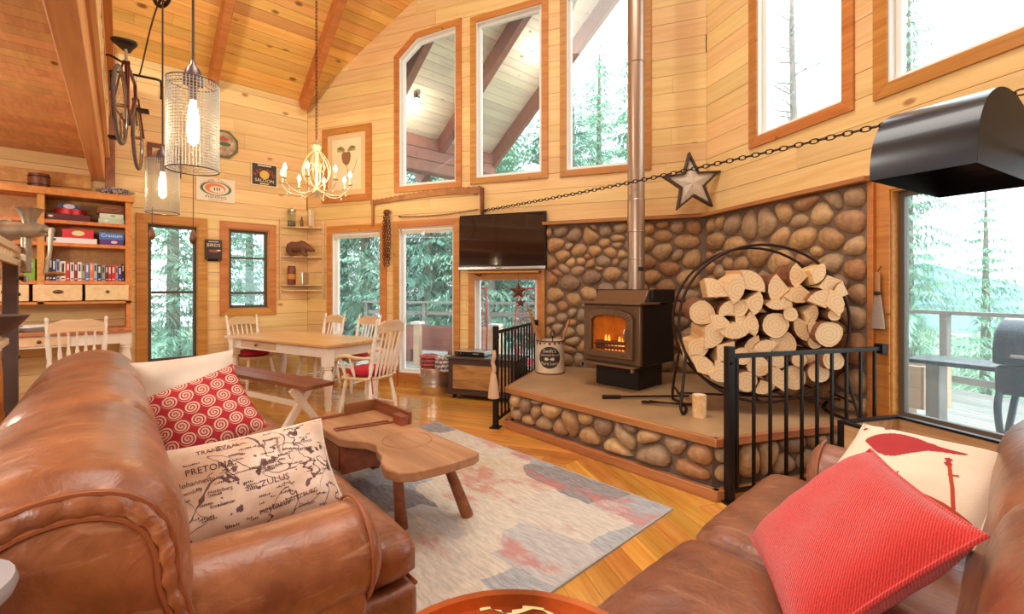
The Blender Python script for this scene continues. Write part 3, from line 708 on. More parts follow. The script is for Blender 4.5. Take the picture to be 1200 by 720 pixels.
# ---- wood stove
st = thing('wood_stove', 'bronze and black wood stove with arched glass door on the hearth', 'stove', (4.92, 1.22, HZ))
MB().box(-.25, .25, .10, .55, 0, .235).build('pedestal', MT['stoveblk'], st, bevel=.006)
MB().box(-.33, .33, .035, .65, .235, .83).build('body', MT['stoveblk'], st, bevel=.012)
MB().box(-.335, .335, .0, .045, .25, .83).build('front_plate', MT['stove'], st, bevel=.012)
MB().box(-.375, .375, -.06, .30, .83, .852).build('top_plate', MT['stove'], st, bevel=.006)
prof = [(.12, .0), (.65, .0), (.65, .125), (.20, .125)]
MB().prism(prof, -.30, .30, Matrix(((0, 0, 1, 0), (1, 0, 0, 0), (0, 1, 0, .845), (0, 0, 0, 1)))).build('raised_cooktop', MT['stove'], st, bevel=.008)
MB().box(-.34, .34, .22, .65, .835, .98).build('rear_shield', MT['stoveblk'], st, bevel=.01)
MB().box(-.32, .32, -.10, .02, .232, .25).build('ash_lip', MT['stove'], st, bevel=.005)
def arch(w, z0, zs, rise, n=10): return [(-w, z0), (w, z0)] + [(w * math.cos(math.pi * k / n) , zs + rise * math.sin(math.pi * k / n)) for k in range(n + 1)]
def xz(poly, y0, y1, mb=None):
    mb = mb or MB(); return mb.prism(poly, -y1, -y0, Mx)
oa, ia = arch(.275, .31, .70, .085), arch(.205, .375, .665, .06)
dr = MB(); n_ = len(oa)
for i in range(n_):
    j = (i + 1) % n_; dr.prism([oa[i], oa[j], ia[j], ia[i]], 0.0, .045, Mx)
door = dr.build('door', MT['stove'], st, bevel=.006)
fire_glass = glass_mat('amber_stove_glass', (1.0, .80, .52, 1))
xz(ia, -.012, -.008).build('door_glass', fire_glass, door)
MB().tube(spline([(.215, -.05, .60), (.215, -.085, .58), (.215, -.085, .50), (.215, -.06, .48)], 4), .012, 8).build('door_handle', MT['steel'], door, smooth=60)
xz(arch(.21, .37, .665, .065), -.002, .03).build('firebox_opening', plain('firebrick', S(206, 166, 116), .8, var=.25, vscale=9), st)
for k in range(2): MB().cyl((-.17, .01 - .015 * k, .405 + .04 * k), (.17, .005, .41 + .045 * k), .028, .024, 8).build('burning_log', plain('charred_log%d' % k, S(96, 56, 34), .9, var=.4), st)
flame = emit_mat('flame', (1.0, .36, .08, 1), 3.0)
rf = random.Random(2)
for k in range(6):
    x0 = -.05 + k * .04; hh = rf.uniform(.05, .13); MB().lathe([(.003, .38), (.02, .40), (.016, .41 + hh * .4), (.006, .40 + hh)], 8, Matrix.Translation((x0, -.006, 0)) @ Matrix.Diagonal((1, .3, 1, 1))).build('flame', flame, st, smooth=60)
for sx in (-.3, .3): MB().box(sx - .012, sx + .012, -.09, -.06, .20, .235).build('lip_bracket', MT['steel'], st)
pi = thing('stovepipe', 'tall brushed steel stovepipe rising from the wood stove', 'stovepipe', (4.92, 1.68, HZ + .97))
for z0, z1, r in ((0, .62, .088), (.61, .95, .091), (.94, 2.4, .088), (2.39, 6.2, .09)): MB().lathe([(r, z0), (r, z1)], 28).build('pipe_section', MT['pipe'], pi, smooth=40)
for z0 in (.32, .61, .94, 2.39): MB().lathe([(.0905, z0), (.094, z0 + .006), (.0905, z0 + .014)], 28, cap=False).build('seam_ring', MT['pipe'], pi, smooth=40)
MB().box(.075, .105, -.07, -.03, .20, .24).build('damper_handle', MT['stoveblk'], pi)
# ---- lard tin with tools
tin = thing('lard_tin', 'cream round tin with dark oval lard label on the hearth corner', 'tin', (3.93, 1.42, HZ))
MT['tin'] = plain('aged_cream_enamel', S(232, 216, 188), .45, .1, var=.12, vscale=7); MT['rust'] = plain('rusty_rim', S(112, 66, 40), .7, .3, var=.3, vscale=20); MT['dklabel'] = plain('dark_label_print', S(62, 56, 54), .6)
MB().lathe([(.15, 0), (.15, .36), (.142, .36), (.142, .02)], 32, cap=False).build('drum', MT['tin'], tin, smooth=40); MB().lathe([(.001, .02), (.142, .02)], 24).build('bottom', MT['rust'], tin)
for z in (.0, .35): MB().lathe([(.151, z), (.156, z + .006), (.151, z + .014)], 32, cap=False).build('rim', MT['rust'], tin, smooth=40)
tdir = math.atan2(CAM.y - 1.42, CAM.x - 3.93) - .05
def on_tin(u, v, r=.1515): a = tdir + u / .15; return (r * math.cos(a), r * math.sin(a), .185 + v)
m = MB(); n_ = 28; m.add([on_tin(0, 0)] + [on_tin(k / 4 * .118 * math.cos(a), k / 4 * .118 * math.sin(a)) for k in range(1, 5) for a in [2 * math.pi * i / n_ for i in range(n_)]], [(0, 1 + i, 1 + (i + 1) % n_) for i in range(n_)] + [(1 + k * n_ + i, 1 + (k + 1) * n_ + i, 1 + (k + 1) * n_ + (i + 1) % n_, 1 + k * n_ + (i + 1) % n_) for k in range(3) for i in range(n_)]); m.build('oval_label', MT['dklabel'], tin)
for s_, sz, v in (("Swift's", .056, .07), ("Silverleaf Brand", .032, .028), ("Pure Lard", .045, -.065)): text_part(s_, sz, MT['tin'], tin, lambda x, y, v=v: on_tin(x, y + v, .1525))
for sx in (-1, 1):
    MB().add([on_tin(sx * x, y - .018, .1525) for x, y in ((.004, .0), (.02, .016), (.045, .018), (.055, .004), (.045, -.014), (.02, -.012))], [(0, 1, 2, 3, 4, 5)]).build('leaf_emblem', MT['tin'], tin)
rr = random.Random(5)
for k in range(9): a = tdir - 1.4 + k * .35; m = MB().add([(.1518 * math.cos(a + da), .1518 * math.sin(a + da), .345 - dz) for da, dz in ((-.1, 0), (.1, 0), (.06, rr.uniform(.012, .03)), (-.05, rr.uniform(.01, .03)))], [(0, 1, 2, 3)]); m.build('chipped_patch', MT['rust'], tin)
tin.scale = (1.1, 1.1, 1.06)
MT['stick'] = wood('turned_handle', S(196, 140, 92), S(158, 100, 60), .5, axis=2)
hd = thing('axe_handle', 'curved worn wooden handle leaning in the cream tin', 'handle', (3.93, 1.42, HZ)); MB().tube(spline([(-.05, -.04, .03), (-.09, -.05, .30), (-.16, -.09, .50), (-.19, -.13, .66), (-.20, -.14, .74)], 6), [.022] * 12 + [.02] * 6 + [.018] * 6 + [.026], 8).build('shaft', MT['stick'], hd, smooth=60)
hd = thing('wooden_stick', 'thin straight wooden stick standing in the cream tin', 'stick', (3.93, 1.42, HZ)); MB().tube([(.04, .02, .03), (.17, .14, .62)], .013, 8).build('shaft', MT['stick'], hd, smooth=60)
hd = thing('fire_poker', 'black iron poker with ring handle standing in the cream tin', 'poker', (3.93, 1.42, HZ)); MB().tube([(.0, .03, .03), (.02, .02, .42)], .006, 6).build('shaft', MT['iron'], hd); MB().tube([(.02 + .018 * math.cos(a) , .02 + .012 * math.cos(a), .455 + .035 * math.sin(a)) for a in [k * .449 for k in range(14)]], .006, 6, True).build('ring_handle', MT['iron'], hd)
def star_poly(R1, r1, n=5, rot=math.pi / 2): return [((R1 if k % 2 == 0 else r1) * math.cos(rot + k * math.pi / n), (R1 if k % 2 == 0 else r1) * math.sin(rot + k * math.pi / n)) for k in range(2 * n)]
def star_mesh(R1, r1, d):          # raised barn star
    p = star_poly(R1, r1); m = MB(); n = len(p); m.add([(x, 0, y) for x, y in p] + [(0, -d, 0)], [(i, (i + 1) % n, n) for i in range(n)] + [list(range(n))[::-1]]); return m
bs = thing('barn_star', 'small brown metal star ornament hanging in the low window', 'star ornament', (3.60, 1.05, 1.42), math.atan2(.735, .678)); star_mesh(.12, .05, .03).build('star', MT['rust'], bs); star_mesh(.075, .03, .03).build('lower_star', MT['rust'], bs).location = (.03, 0, -.15)
bs.location = onB(3.60, 1.36, .10)
MB().tube([(0, 0, .10), (0, 0, .30)], .002, 4).build('wire', MT['iron'], bs)
# ---- fire irons lying on the hearth
po = thing('hearth_poker', 'black iron poker lying on the hearth slab before the stove', 'poker', (5.25, 1.0, HZ + .02), .0); MB().tube([(-.02, -.09, 0), (.40, .38, .004)], .010, 8).build('shaft', MT['iron'], po); MB().cyl((-.12, -.2, 0), (-.01, -.08, 0), .018, n=8).build('grip', MT['iron'], po, smooth=50)
to = thing('hearth_tongs', 'black iron tongs lying beside the poker on the hearth slab', 'tongs', (5.52, .93, HZ + .018), .5); MB().tube(spline([(0, 0, 0), (.15, .03, 0), (.42, .0, 0)], 5), .008, 6).build('jaw_arm', MT['iron'], to); MB().tube(spline([(0, 0, .014), (.15, -.03, .014), (.42, .03, .01)], 5), .008, 6).build('jaw_arm', MT['iron'], to); MB().tube([(-.03 + .03 * math.cos(a), .03 * math.sin(a), 0) for a in [k * .5236 for k in range(12)]], .008, 6, True).build('loop', MT['iron'], to)
# ---- log rack and firewood
RC = Vector((6.2, 1.4, 0)); RN = Vector((.6, -.8, 0)); RT = Vector((.8, .6, 0)); MR = frame_matrix(RC, RT)      # local x right, y back, z up
rk = thing('log_rack', 'black iron double-hoop log rack standing on the hearth', 'log rack'); rk.matrix_world = MR
hoop = lambda y, r, zc: [(r * math.cos(a), y, zc + r * math.sin(a)) for a in [2 * math.pi * k / 48 for k in range(48)]]
for y in (-.15, .15): MB().tube(hoop(y, .615, 1.125), .011, 8, True).build('hoop', MT['iron'], rk, smooth=60)
for a in (-2.2, -1.57, -.94): MB().tube([(.615 * math.cos(a), -.15, 1.125 + .615 * math.sin(a)), (.615 * math.cos(a), .15, 1.125 + .615 * math.sin(a))], .009, 8).build('cross_bar', MT['iron'], rk)
for sx in (-1, 1):
    MB().tube(spline([(sx * .56, -.15, .88), (sx * .60, -.22, .60), (sx * .62, -.26, HZ + .06), (sx * .60, -.26, HZ + .012), (sx * .55, -.1, HZ + .012), (sx * .55, .1, HZ + .012), (sx * .60, .22, HZ + .012), (sx * .61, .2, HZ + .06), (sx * .60, .19, .60), (sx * .56, .15, .88)], 5), .012, 8).build('leg_frame', MT['iron'], rk, smooth=60)
    MB().tube([(sx * .61, -.24, .55), (sx * .61, .2, .55)], .009, 8).build('leg_brace', MT['iron'], rk)
MB().tube([(-.61, -.02, .53), (.61, -.02, .53)], .009, 8).build('stretcher', MT['iron'], rk)
MT['bark2'] = plain('log_bark', S(136, 88, 58), .9, bump=.8, bscale=26, var=.35, vscale=16)
def logend_mat():
    m, nt, b = new_mat('cut_log_end'); L = nt.links; N = nt.nodes.new; tc = N('ShaderNodeTexCoord'); mp = N('ShaderNodeMapping'); mp.inputs['Scale'].default_value = (1, 0, 1); L.new(tc.outputs['Object'], mp.inputs['Vector'])
    w = N('ShaderNodeTexWave'); w.wave_type = 'RINGS'; w.rings_direction = 'SPHERICAL'; w.inputs['Scale'].default_value = 12; w.inputs['Distortion'].default_value = 2.5; w.inputs['Detail'].default_value = 2; L.new(mp.outputs[0], w.inputs['Vector'])
    cr = N('ShaderNodeValToRGB'); cr.color_ramp.elements[0].color = S(230, 198, 152); cr.color_ramp.elements[1].color = S(242, 216, 174); L.new(w.outputs['Fac'], cr.inputs['Fac']); L.new(cr.outputs['Color'], b.inputs['Base Color']); b.inputs['Roughness'].default_value = .8; return m
MT['logend'] = logend_mat(); MT['split'] = wood('split_pine_face', S(244, 212, 160), S(220, 172, 112), .8, axis=1, grain=22, var=.08, bump=.5)
LOGS = [('r',0.092,1.108,0.105),('r',0.428,1.068,0.100),('r',0.159,0.969,0.105),('r',0.225,0.704,0.101),('r',-0.017,0.787,0.088),('r',-0.122,0.683,0.088),('r',-0.430,1.211,0.104),('s',0.257,1.083,0.081),('r',0.205,1.196,0.058),('r',0.488,0.838,0.080),('s',0.025,0.606,0.069),('s',-0.059,0.950,0.082),('s',0.342,0.879,0.068),('s',-0.179,1.398,0.101),('s',-0.068,1.471,0.092),('s',0.241,1.497,0.081),('s',0.396,1.505,0.068),('s',0.532,1.424,0.064),('s',0.249,1.326,0.090),('s',0.380,1.353,0.086),('s',0.524,1.313,0.075),('s',-0.025,1.288,0.082),('s',-0.161,1.251,0.083),('s',0.100,1.267,0.065),('s',0.355,1.197,0.064),('r',0.473,1.199,0.046),('s',-0.316,1.407,0.096),('s',-0.351,1.045,0.102),('s',-0.456,0.894,0.103),('s',-0.475,0.744,0.084),('s',-0.196,1.057,0.083),('s',-0.265,0.899,0.083),('r',0.109,0.836,0.072),('r',0.371,0.987,0.054),('r',-0.144,0.865,0.073),('s',-0.282,0.751,0.074),('s',-0.282,1.250,0.066),('s',.08,1.40,.095),('s',-.06,1.13,.085),('s',-.30,1.15,.08),('s',.36,1.10,.06),('s',.13,.72,.08),('r',.38,.76,.085),('s',-.38,.64,.07),('s',.17,1.28,.07),('s',-.17,1.12,.07),('s',.46,1.44,.07),('s',.03,.97,.07),('r',.27,.86,.06),]
rl = random.Random(12)
LOGLABEL = {}
for lo, hi, nm in ((0, .72, 'bottom layer'), (.72, .90, 'second layer from the bottom'), (.90, 1.06, 'third layer from the bottom'), (1.06, 1.20, 'middle layer'), (1.20, 1.36, 'layer below the top'), (1.36, 9, 'top layer')):
    q_ = sorted([i for i, l_ in enumerate(LOGS) if lo <= l_[2] < hi], key=lambda i: LOGS[i][1]); o_ = ['first', 'second', 'third', 'fourth', 'fifth', 'sixth', 'seventh', 'eighth', 'ninth', 'tenth', 'eleventh', 'twelfth', 'thirteenth']
    for n_, i in enumerate(q_): LOGLABEL[i] = '%s, %s from left in the %s of the rack' % ('round bark log' if LOGS[i][0] == 'r' else 'split pale log', o_[n_], nm)
for i, (kind, t, z, r) in enumerate(LOGS):
    rr2 = math.hypot(t, z - 1.125) + r
    if rr2 > .605:
        k = (.605 - r) / max(.01, math.hypot(t, z - 1.125)); t *= k; z = 1.125 + (z - 1.125) * k
    L0 = rl.uniform(.36, .42); r *= .95 if kind == 'r' else 1.08
    lb = 'round bark-covered firewood log with pale sawn end in the rack' if kind == 'r' else 'split firewood piece with pale raw faces in the rack'
    lb = LOGLABEL[i]
    lg = thing('firewood_log', lb, 'log', group='round logs in the rack' if kind == 'r' else 'split logs in the rack')
    lg.matrix_world = MR @ Matrix.Translation((t, rl.uniform(-.02, .03) + (.02 if t < .38 else -.06), z)) @ Matrix.Rotation(rl.uniform(-.10, .10), 4, 'Z') @ Matrix.Rotation(rl.uniform(-.05, .05), 4, 'X')
    if kind == 'r':
        K = 14; ph = rl.uniform(0, 6); ring = [(r * (1 + .06 * math.sin(2 * a + ph) + rl.uniform(-.03, .03)) * math.cos(a), r * (1 + .06 * math.sin(3 * a + ph)) * math.sin(a)) for a in [2 * math.pi * k / K for k in range(K)]]
        m = MB(); vv = [(x, y, zz) for y in (-L0 / 2, -L0 / 6, L0 / 6, L0 / 2) for (x, zz) in ring]; ff = [(j * K + k, (j + 1) * K + k, (j + 1) * K + (k + 1) % K, j * K + (k + 1) % K) for j in range(3) for k in range(K)]
        m.add(vv, ff).build('bark', MT['bark2'], lg, smooth=70)
        for y, rev in ((-L0 / 2, 1), (L0 / 2, -1)): MB().add([(x * .985, y + rev * .003, zz * .985) for x, zz in ring], [list(range(K))[::rev]]).build('cut_end', MT['logend'], lg)
    else:
        a0 = rl.uniform(0, 6.28); sp = rl.uniform(1.5, 2.3); K = 5
        ring = [(0, 0)] + [(1.5 * r * math.cos(a0 + sp * k / K), 1.5 * r * math.sin(a0 + sp * k / K)) for k in range(K + 1)]
        gx, gy = sum(p[0] for p in ring) / len(ring), sum(p[1] for p in ring) / len(ring); ring = [(p[0] - gx, p[1] - gy) for p in ring]; n_ = len(ring)
        body = MB(); tpr = rl.uniform(.88, 1.08)
        body.add([(x, -L0 / 2, zz) for x, zz in ring] + [(x * tpr, L0 / 2, zz * tpr) for x, zz in ring], [(0, n_, n_ + 1, 1)[::-1], (n_ - 1, 2 * n_ - 1, n_, 0)[::-1], list(range(n_)), list(range(n_, 2 * n_))[::-1]])
        body.build('split_faces', MT['split'], lg, fixn=True)
        bk = MB().add([(x, -L0 / 2, zz) for x, zz in ring[1:]] + [(x * tpr, L0 / 2, zz * tpr) for x, zz in ring[1:]], [(k, k + 1, K + 2 + k, K + 1 + k) for k in range(K)]); bk.build('bark', MT['bark2'], lg, smooth=70)
        MB().add([(x * .98, -L0 / 2 - .002, zz * .98) for x, zz in ring], [list(range(n_))]).build('cut_end', MT['logend'], lg)
kl = thing('kindling_log', 'short upright log under the rack hoop near the hearth edge', 'log', (5.98, .88, HZ)); MB().lathe([(.001, 0), (.05, 0), (.052, .17), (.001, .17)], 12).build('bark', MT['split'], kl, smooth=40); MB().lathe([(.001, .171), (.048, .172), (.001, .173)], 12).build('cut_end', MT['logend'], kl)
# ================================================================== SOFAS, PILLOWS, RUG, TABLES
def leather_mat(name, c1, c2, c3):
    m, nt, b = new_mat(name); L = nt.links; N = nt.nodes.new; tc = N('ShaderNodeTexCoord')
    n = N('ShaderNodeTexNoise'); n.inputs['Scale'].default_value = 5; n.inputs['Detail'].default_value = 6; n.inputs['Roughness'].default_value = .62; L.new(tc.outputs['Object'], n.inputs['Vector'])
    cr = N('ShaderNodeValToRGB'); e = cr.color_ramp.elements; e[0].position = .32; e[0].color = c2; e[1].position = .66; e[1].color = c1; L.new(n.outputs['Fac'], cr.inputs['Fac'])
    # pale scuffs: thin stretched noise lines
    mp = N('ShaderNodeMapping'); mp.inputs['Rotation'].default_value = (.5, .8, .3); mp.inputs['Scale'].default_value = (26, 3, 14); L.new(tc.outputs['Object'], mp.inputs['Vector'])
    n2 = N('ShaderNodeTexNoise'); n2.inputs['Scale'].default_value = 1.4; n2.inputs['Detail'].default_value = 3; n2.inputs['Distortion'].default_value = 1.2; L.new(mp.outputs[0], n2.inputs['Vector'])
    mr = N('ShaderNodeMapRange'); mr.inputs['From Min'].default_value = .60; mr.inputs['From Max'].default_value = .74; mr.inputs['To Max'].default_value = .45; L.new(n2.outputs['Fac'], mr.inputs['Value'])
    mx = N('ShaderNodeMix'); mx.data_type = 'RGBA'; L.new(mr.outputs['Result'], mx.inputs['Factor']); L.new(cr.outputs['Color'], mx.inputs['A']); mx.inputs['B'].default_value = c3; L.new(mx.outputs['Result'], b.inputs['Base Color'])
    n3 = N('ShaderNodeTexNoise'); n3.inputs['Scale'].default_value = 130; n3.inputs['Detail'].default_value = 2; L.new(tc.outputs['Object'], n3.inputs['Vector'])
    n4 = N('ShaderNodeTexNoise'); n4.inputs['Scale'].default_value = 9; n4.inputs['Detail'].default_value = 4; n4.inputs['Distortion'].default_value = 1.5; L.new(tc.outputs['Object'], n4.inputs['Vector'])
    bp = N('ShaderNodeBump'); bp.inputs['Strength'].default_value = .12; bp.inputs['Distance'].default_value = .004; L.new(n3.outputs['Fac'], bp.inputs['Height'])
    bp2 = N('ShaderNodeBump'); bp2.inputs['Strength'].default_value = .35; bp2.inputs['Distance'].default_value = .02; L.new(n4.outputs['Fac'], bp2.inputs['Height']); L.new(bp.outputs['Normal'], bp2.inputs['Normal']); L.new(bp2.outputs['Normal'], b.inputs['Normal'])
    b.inputs['Roughness'].default_value = .36; b.inputs['Coat Weight'].default_value = .25; b.inputs['Coat Roughness'].default_value = .25; return m
MT['leather'] = leather_mat('saddle_leather', S(172, 108, 70), S(122, 70, 44), S(214, 164, 128))
MT['leather2'] = leather_mat('chestnut_leather', S(158, 102, 74), S(116, 72, 54), S(202, 156, 128))
MT['piping'] = plain('leather_piping', S(150, 86, 52), .45)
def resample(o, K):
    per = [0]
    for i in range(len(o)): per.append(per[-1] + math.dist(o[i], o[(i + 1) % len(o)]))
    out = []; j = 0
    for k in range(K):
        d = per[-1] * k / K
        while per[j + 1] < d: j += 1
        t = (d - per[j]) / max(1e-9, per[j + 1] - per[j]); a, b = o[j], o[(j + 1) % len(o)]; out.append((a[0] + (b[0] - a[0]) * t, a[1] + (b[1] - a[1]) * t))
    return out
def puffy(outline, z0, z1, rnd=.05, dome=.03, K=48, ctr=None, wob=.0, sm=2):
    o = resample(chaikin(ccw(outline), sm), K); cx, cy = ctr or (sum(p[0] for p in o) / K, sum(p[1] for p in o) / K)
    size = math.sqrt(abs(parea(o))); f = lambda d: 1 - d / (size * .5)
    lev = [(f(rnd * 2), z0), (f(rnd * .6), z0 + rnd * .25), (f(0.0), z0 + rnd), (1.0, z1 - rnd), (f(rnd * .3), z1 - rnd * .4), (f(rnd), z1 - rnd * .05), (f(rnd * 2.2), z1 + dome * .35), (.5, z1 + dome * .8), (.2, z1 + dome)]
    vs_ = []; fs = []
    for r, z in lev:
        for k, (x, y) in enumerate(o):
            w = wob * math.sin(k * 2.1 + x * 9) * math.cos(y * 11 + k) if z > z1 - rnd else 0
            vs_.append((cx + (x - cx) * r, cy + (y - cy) * r, z + w))
    for i in range(len(lev) - 1):
        for k in range(K): fs.append((i * K + k, i * K + (k + 1) % K, (i + 1) * K + (k + 1) % K, (i + 1) * K + k))
    fs.append(list(range(K))[::-1]); fs.append(list(range((len(lev) - 1) * K, len(lev) * K)))
    return MB().add(vs_, fs)
BACKPROF = [(.12, .10), (.06, .32), (.02, .52), (-.02, .70), (.01, .84), (.10, .93), (.23, .965), (.36, .945), (.45, .87), (.49, .76), (.50, .64), (.54, .50), (.58, .34), (.50, .12)]
def sofa(name, label, loc, rz, L, D, leather, seams, arm_w, prof=BACKPROF, hs=1.0):
    s = thing(name, label, 'sofa', loc, rz)
    P = [Vector((a, b * hs)) for a, b in prof]; pr = resample([tuple(p) for p in spline([(p.x, p.y, 0) for p in P], 4, True)] and [(q.x, q.y) for q in spline([(p.x, p.y, 0) for p in P], 4, True)], 60)
    cy, cz = .27, .66 * hs
    cuts = sorted(set([0, L] + seams))
    for i in range(len(cuts) - 1):
        a, b = cuts[i], cuts[i + 1]; nv = 26
        def fn(u, v, a=a, b=b):
            k = int(round(u * 60)) % 60; y, z = pr[k]; x = a + (b - a) * v
            e = min(v, 1 - v) * (b - a); q = math.exp(-(e / .035) ** 2); wr = q * .012 * math.sin(k * 1.7 + i * 2) + .006 * math.sin(k * .5 + x * 6)
            sc_ = 1 + .03 * (1 - math.exp(-e / .08)) - .045 * q
            de = min(x if a == 0 else 9, L - x if b == L else 9)
            if de < .13: sc_ *= 1 - .12 * (1 - math.sqrt(max(0, 1 - (1 - de / .13) ** 2)))
            if z < .25: wr = 0
            return (x, cy + (y - cy) * sc_ + wr * (y - cy), cz + (z - cz) * sc_ + wr * (z - cz))
        m = MB(); m.grid(fn, 60, nv, cu=True); m.build('back_cushion', leather, s, smooth=75)
    # end panels with gathered border
    for xe, sg in ((0, -1), (L, 1)):
        ring = []; rr_ = [(.855, -.004), (.83, .014), (.74, .022), (.69, .016), (.67, .010), (.63, .018), (.35, .024), (.0005, .024)]
        def fe(u, v, xe=xe, sg=sg):
            k = int(round(u * 120)) % 120; a = pr[k // 2]; b = pr[(k // 2 + 1) % 60]; y, z = ((a[0] + b[0]) / 2, (a[1] + b[1]) / 2) if k % 2 else a
            r, dx = rr_[int(round(v * (len(rr_) - 1)))]; g = .005 * math.sin(k * 1.57) if .68 < r < .845 else 0
            return (xe + sg * (dx + g), cy + (y - cy) * r, cz + (z - cz) * r)
        m = MB(); m.grid(fe, 120, len(rr_), cu=True); m.build('end_panel', leather, s, smooth=80, fixn=True)
        for r, dx in ((.852, .004), (.675, .014)): MB().tube([(xe + sg * dx, cy + (y - cy) * r, cz + (z - cz) * r) for y, z in pr], .008, 6, True).build('piping', MT['piping'], s, smooth=60)
    # arms
    for xa, sg in ((arm_w / 2, -1), (L - arm_w / 2, 1)):
        y0, y1 = .22, D - .25
        def fa(u, v, xa=xa):
            t = v; y = y0 + (y1 - y0) * min(1, t / .85); r = 1.0; ye = 0
            if t > .85:
                q = (t - .85) / .15; r = math.cos(q * 1.45); ye = .07 * math.sin(q * 1.45)
            a = 2 * math.pi * u; ry = arm_w * .56; rz_ = .165 + .01 * math.sin(y * 5)
            return (xa + math.cos(a) * ry * r * (1 + .0), y + ye, .475 * hs + .012 * (y - .6) + math.sin(a) * rz_ * r)
        MB().grid(fa, 36, 28, cu=True).build('arm_roll', leather, s, smooth=75)
        MB().tube([(xa + math.cos(a) * arm_w * .565, y1, .478 * hs + math.sin(a) * .172) for a in [2 * math.pi * k / 36 for k in range(36)]], .007, 6, True).build('piping', MT['piping'], s, smooth=60)
        MB().tube([(xa + math.cos(a) * arm_w * .562, .44, .473 * hs + math.sin(a) * .168) for a in [2 * math.pi * k / 36 for k in range(36)]], .0035, 6, True).build('seam', MT['piping'], s, smooth=60)
        MB().box(xa - arm_w * .46, xa + arm_w * .46, .14, y1, .07, .50 * hs).build('arm_panel', leather, s, bevel=.03, seg=3)
    # base and seat
    MB().box(arm_w * .36, L - arm_w * .36, .12, D - .012, .07, .27 * hs).build('base', leather, s, bevel=.03, seg=3)
    MB().tube([(arm_w * .42, D - .016, .262 * hs), (L - arm_w * .42, D - .016, .262 * hs)], .008, 6).build('piping', MT['piping'], s)
    n = len(seams) + 1; cut = [arm_w] + [arm_w + (L - 2 * arm_w) * k / n for k in range(1, n)] + [L - arm_w]
    for i in range(n):
        a, b = cut[i] + .006, cut[i + 1] - .006; fr = D + .01; ty = D - .20
        if i == n - 1: o = [(a, .42), (b, .42), (b, ty), (b + arm_w * .62, ty), (b + arm_w * .62, fr), (a, fr)]
        elif i == 0: o = [(a, .42), (b, .42), (b, fr), (a - arm_w * .62, fr), (a - arm_w * .62, ty), (a, ty)]
        else: o = [(a, .42), (b, .42), (b, fr), (a, fr)]
        # round the corners before puffing
        o2 = []
        for k in range(len(o)):
            p, q = Vector(o[k]), Vector(o[(k + 1) % len(o)]); d = (q - p); l = d.length; o2 += [tuple(p + d * (.04 / l)), tuple(p + d * .5), tuple(q - d * (.04 / l))]
        puffy(o2, .26 * hs, .445 * hs, .055, .03, 72, ctr=((a + b) / 2, (.42 + fr) / 2), wob=.003, sm=2).build('seat_cushion', leather, s, smooth=75)
    for fx in (.15, L - .15):
        for fy in (.18, D - .14): MB().lathe([(.03, 0), (.04, .07)], 10, Matrix.Translation((fx, fy, 0))).build('foot', MT['iron'], s)
    return s
sofa('leather_sofa', 'large rolled-back saddle-brown leather sofa in the left foreground', (3.32, -2.80, .012), R_(-1.6), 2.84, 1.23, MT['leather'], [.95, 1.89], .30)
sofa('leather_loveseat', 'brown leather loveseat at right foreground facing the rug', (8.06, -1.84, 0), R_(90), 2.12, 1.34, MT['leather2'], [1.06], .27, hs=.95)
# ---------------------------------------------------------------- pillows
def pillow_fn(W, Hh, T, bow=.06):
    def f(a, b, side=-1, off=0.0):
        x = W / 2 * a * (1 - bow * (1 - b * b) * abs(a) ** 3); z = Hh / 2 * b * (1 - bow * (1 - a * a) * abs(b) ** 3)
        t = T / 2 * (max(0, 1 - a ** 4) * max(0, 1 - b ** 4)) ** .6
        w = .010 * math.sin(7 * a + 3 * b) * (1 - a * a) * (1 - b * b) + .006 * math.sin(13 * b - 5 * a) * (1 - a * a) * (1 - b * b)
        return Vector((x, side * (t + w * .6 + off), z))
    return f
def pillow(name, label, M, W, Hh, T, mat, piping=None, cat='pillow'):
    p = thing(name, label, cat); p.matrix_world = M; f = pillow_fn(W, Hh, T)
    for sd in (-1, 1):
        m = MB(); m.grid(lambda u, v: f(2 * u - 1, 2 * v - 1, sd), 26, 26); m.build('front_cover' if sd < 0 else 'back_cover', mat, p, smooth=80, fixn=False)
    if piping: MB().tube([f(a, b, -1) for a, b in [(-1 + k / 8, -1) for k in range(16)] + [(1, -1 + k / 8) for k in range(16)] + [(1 - k / 8, 1) for k in range(16)] + [(-1, 1 - k / 8) for k in range(16)]], .006, 6, True).build('seam', piping, p, smooth=60)
    return p, f
def lean_frame(c, xd, lean, roll=0.0):
    x = Vector(xd).normalized(); y = Vector((0, 0, 1)).cross(x); z = Vector((0, 0, 1)) * math.cos(lean) + y * math.sin(lean)
    return frame_matrix(c, x, z) @ Matrix.Rotation(roll, 4, 'Y')
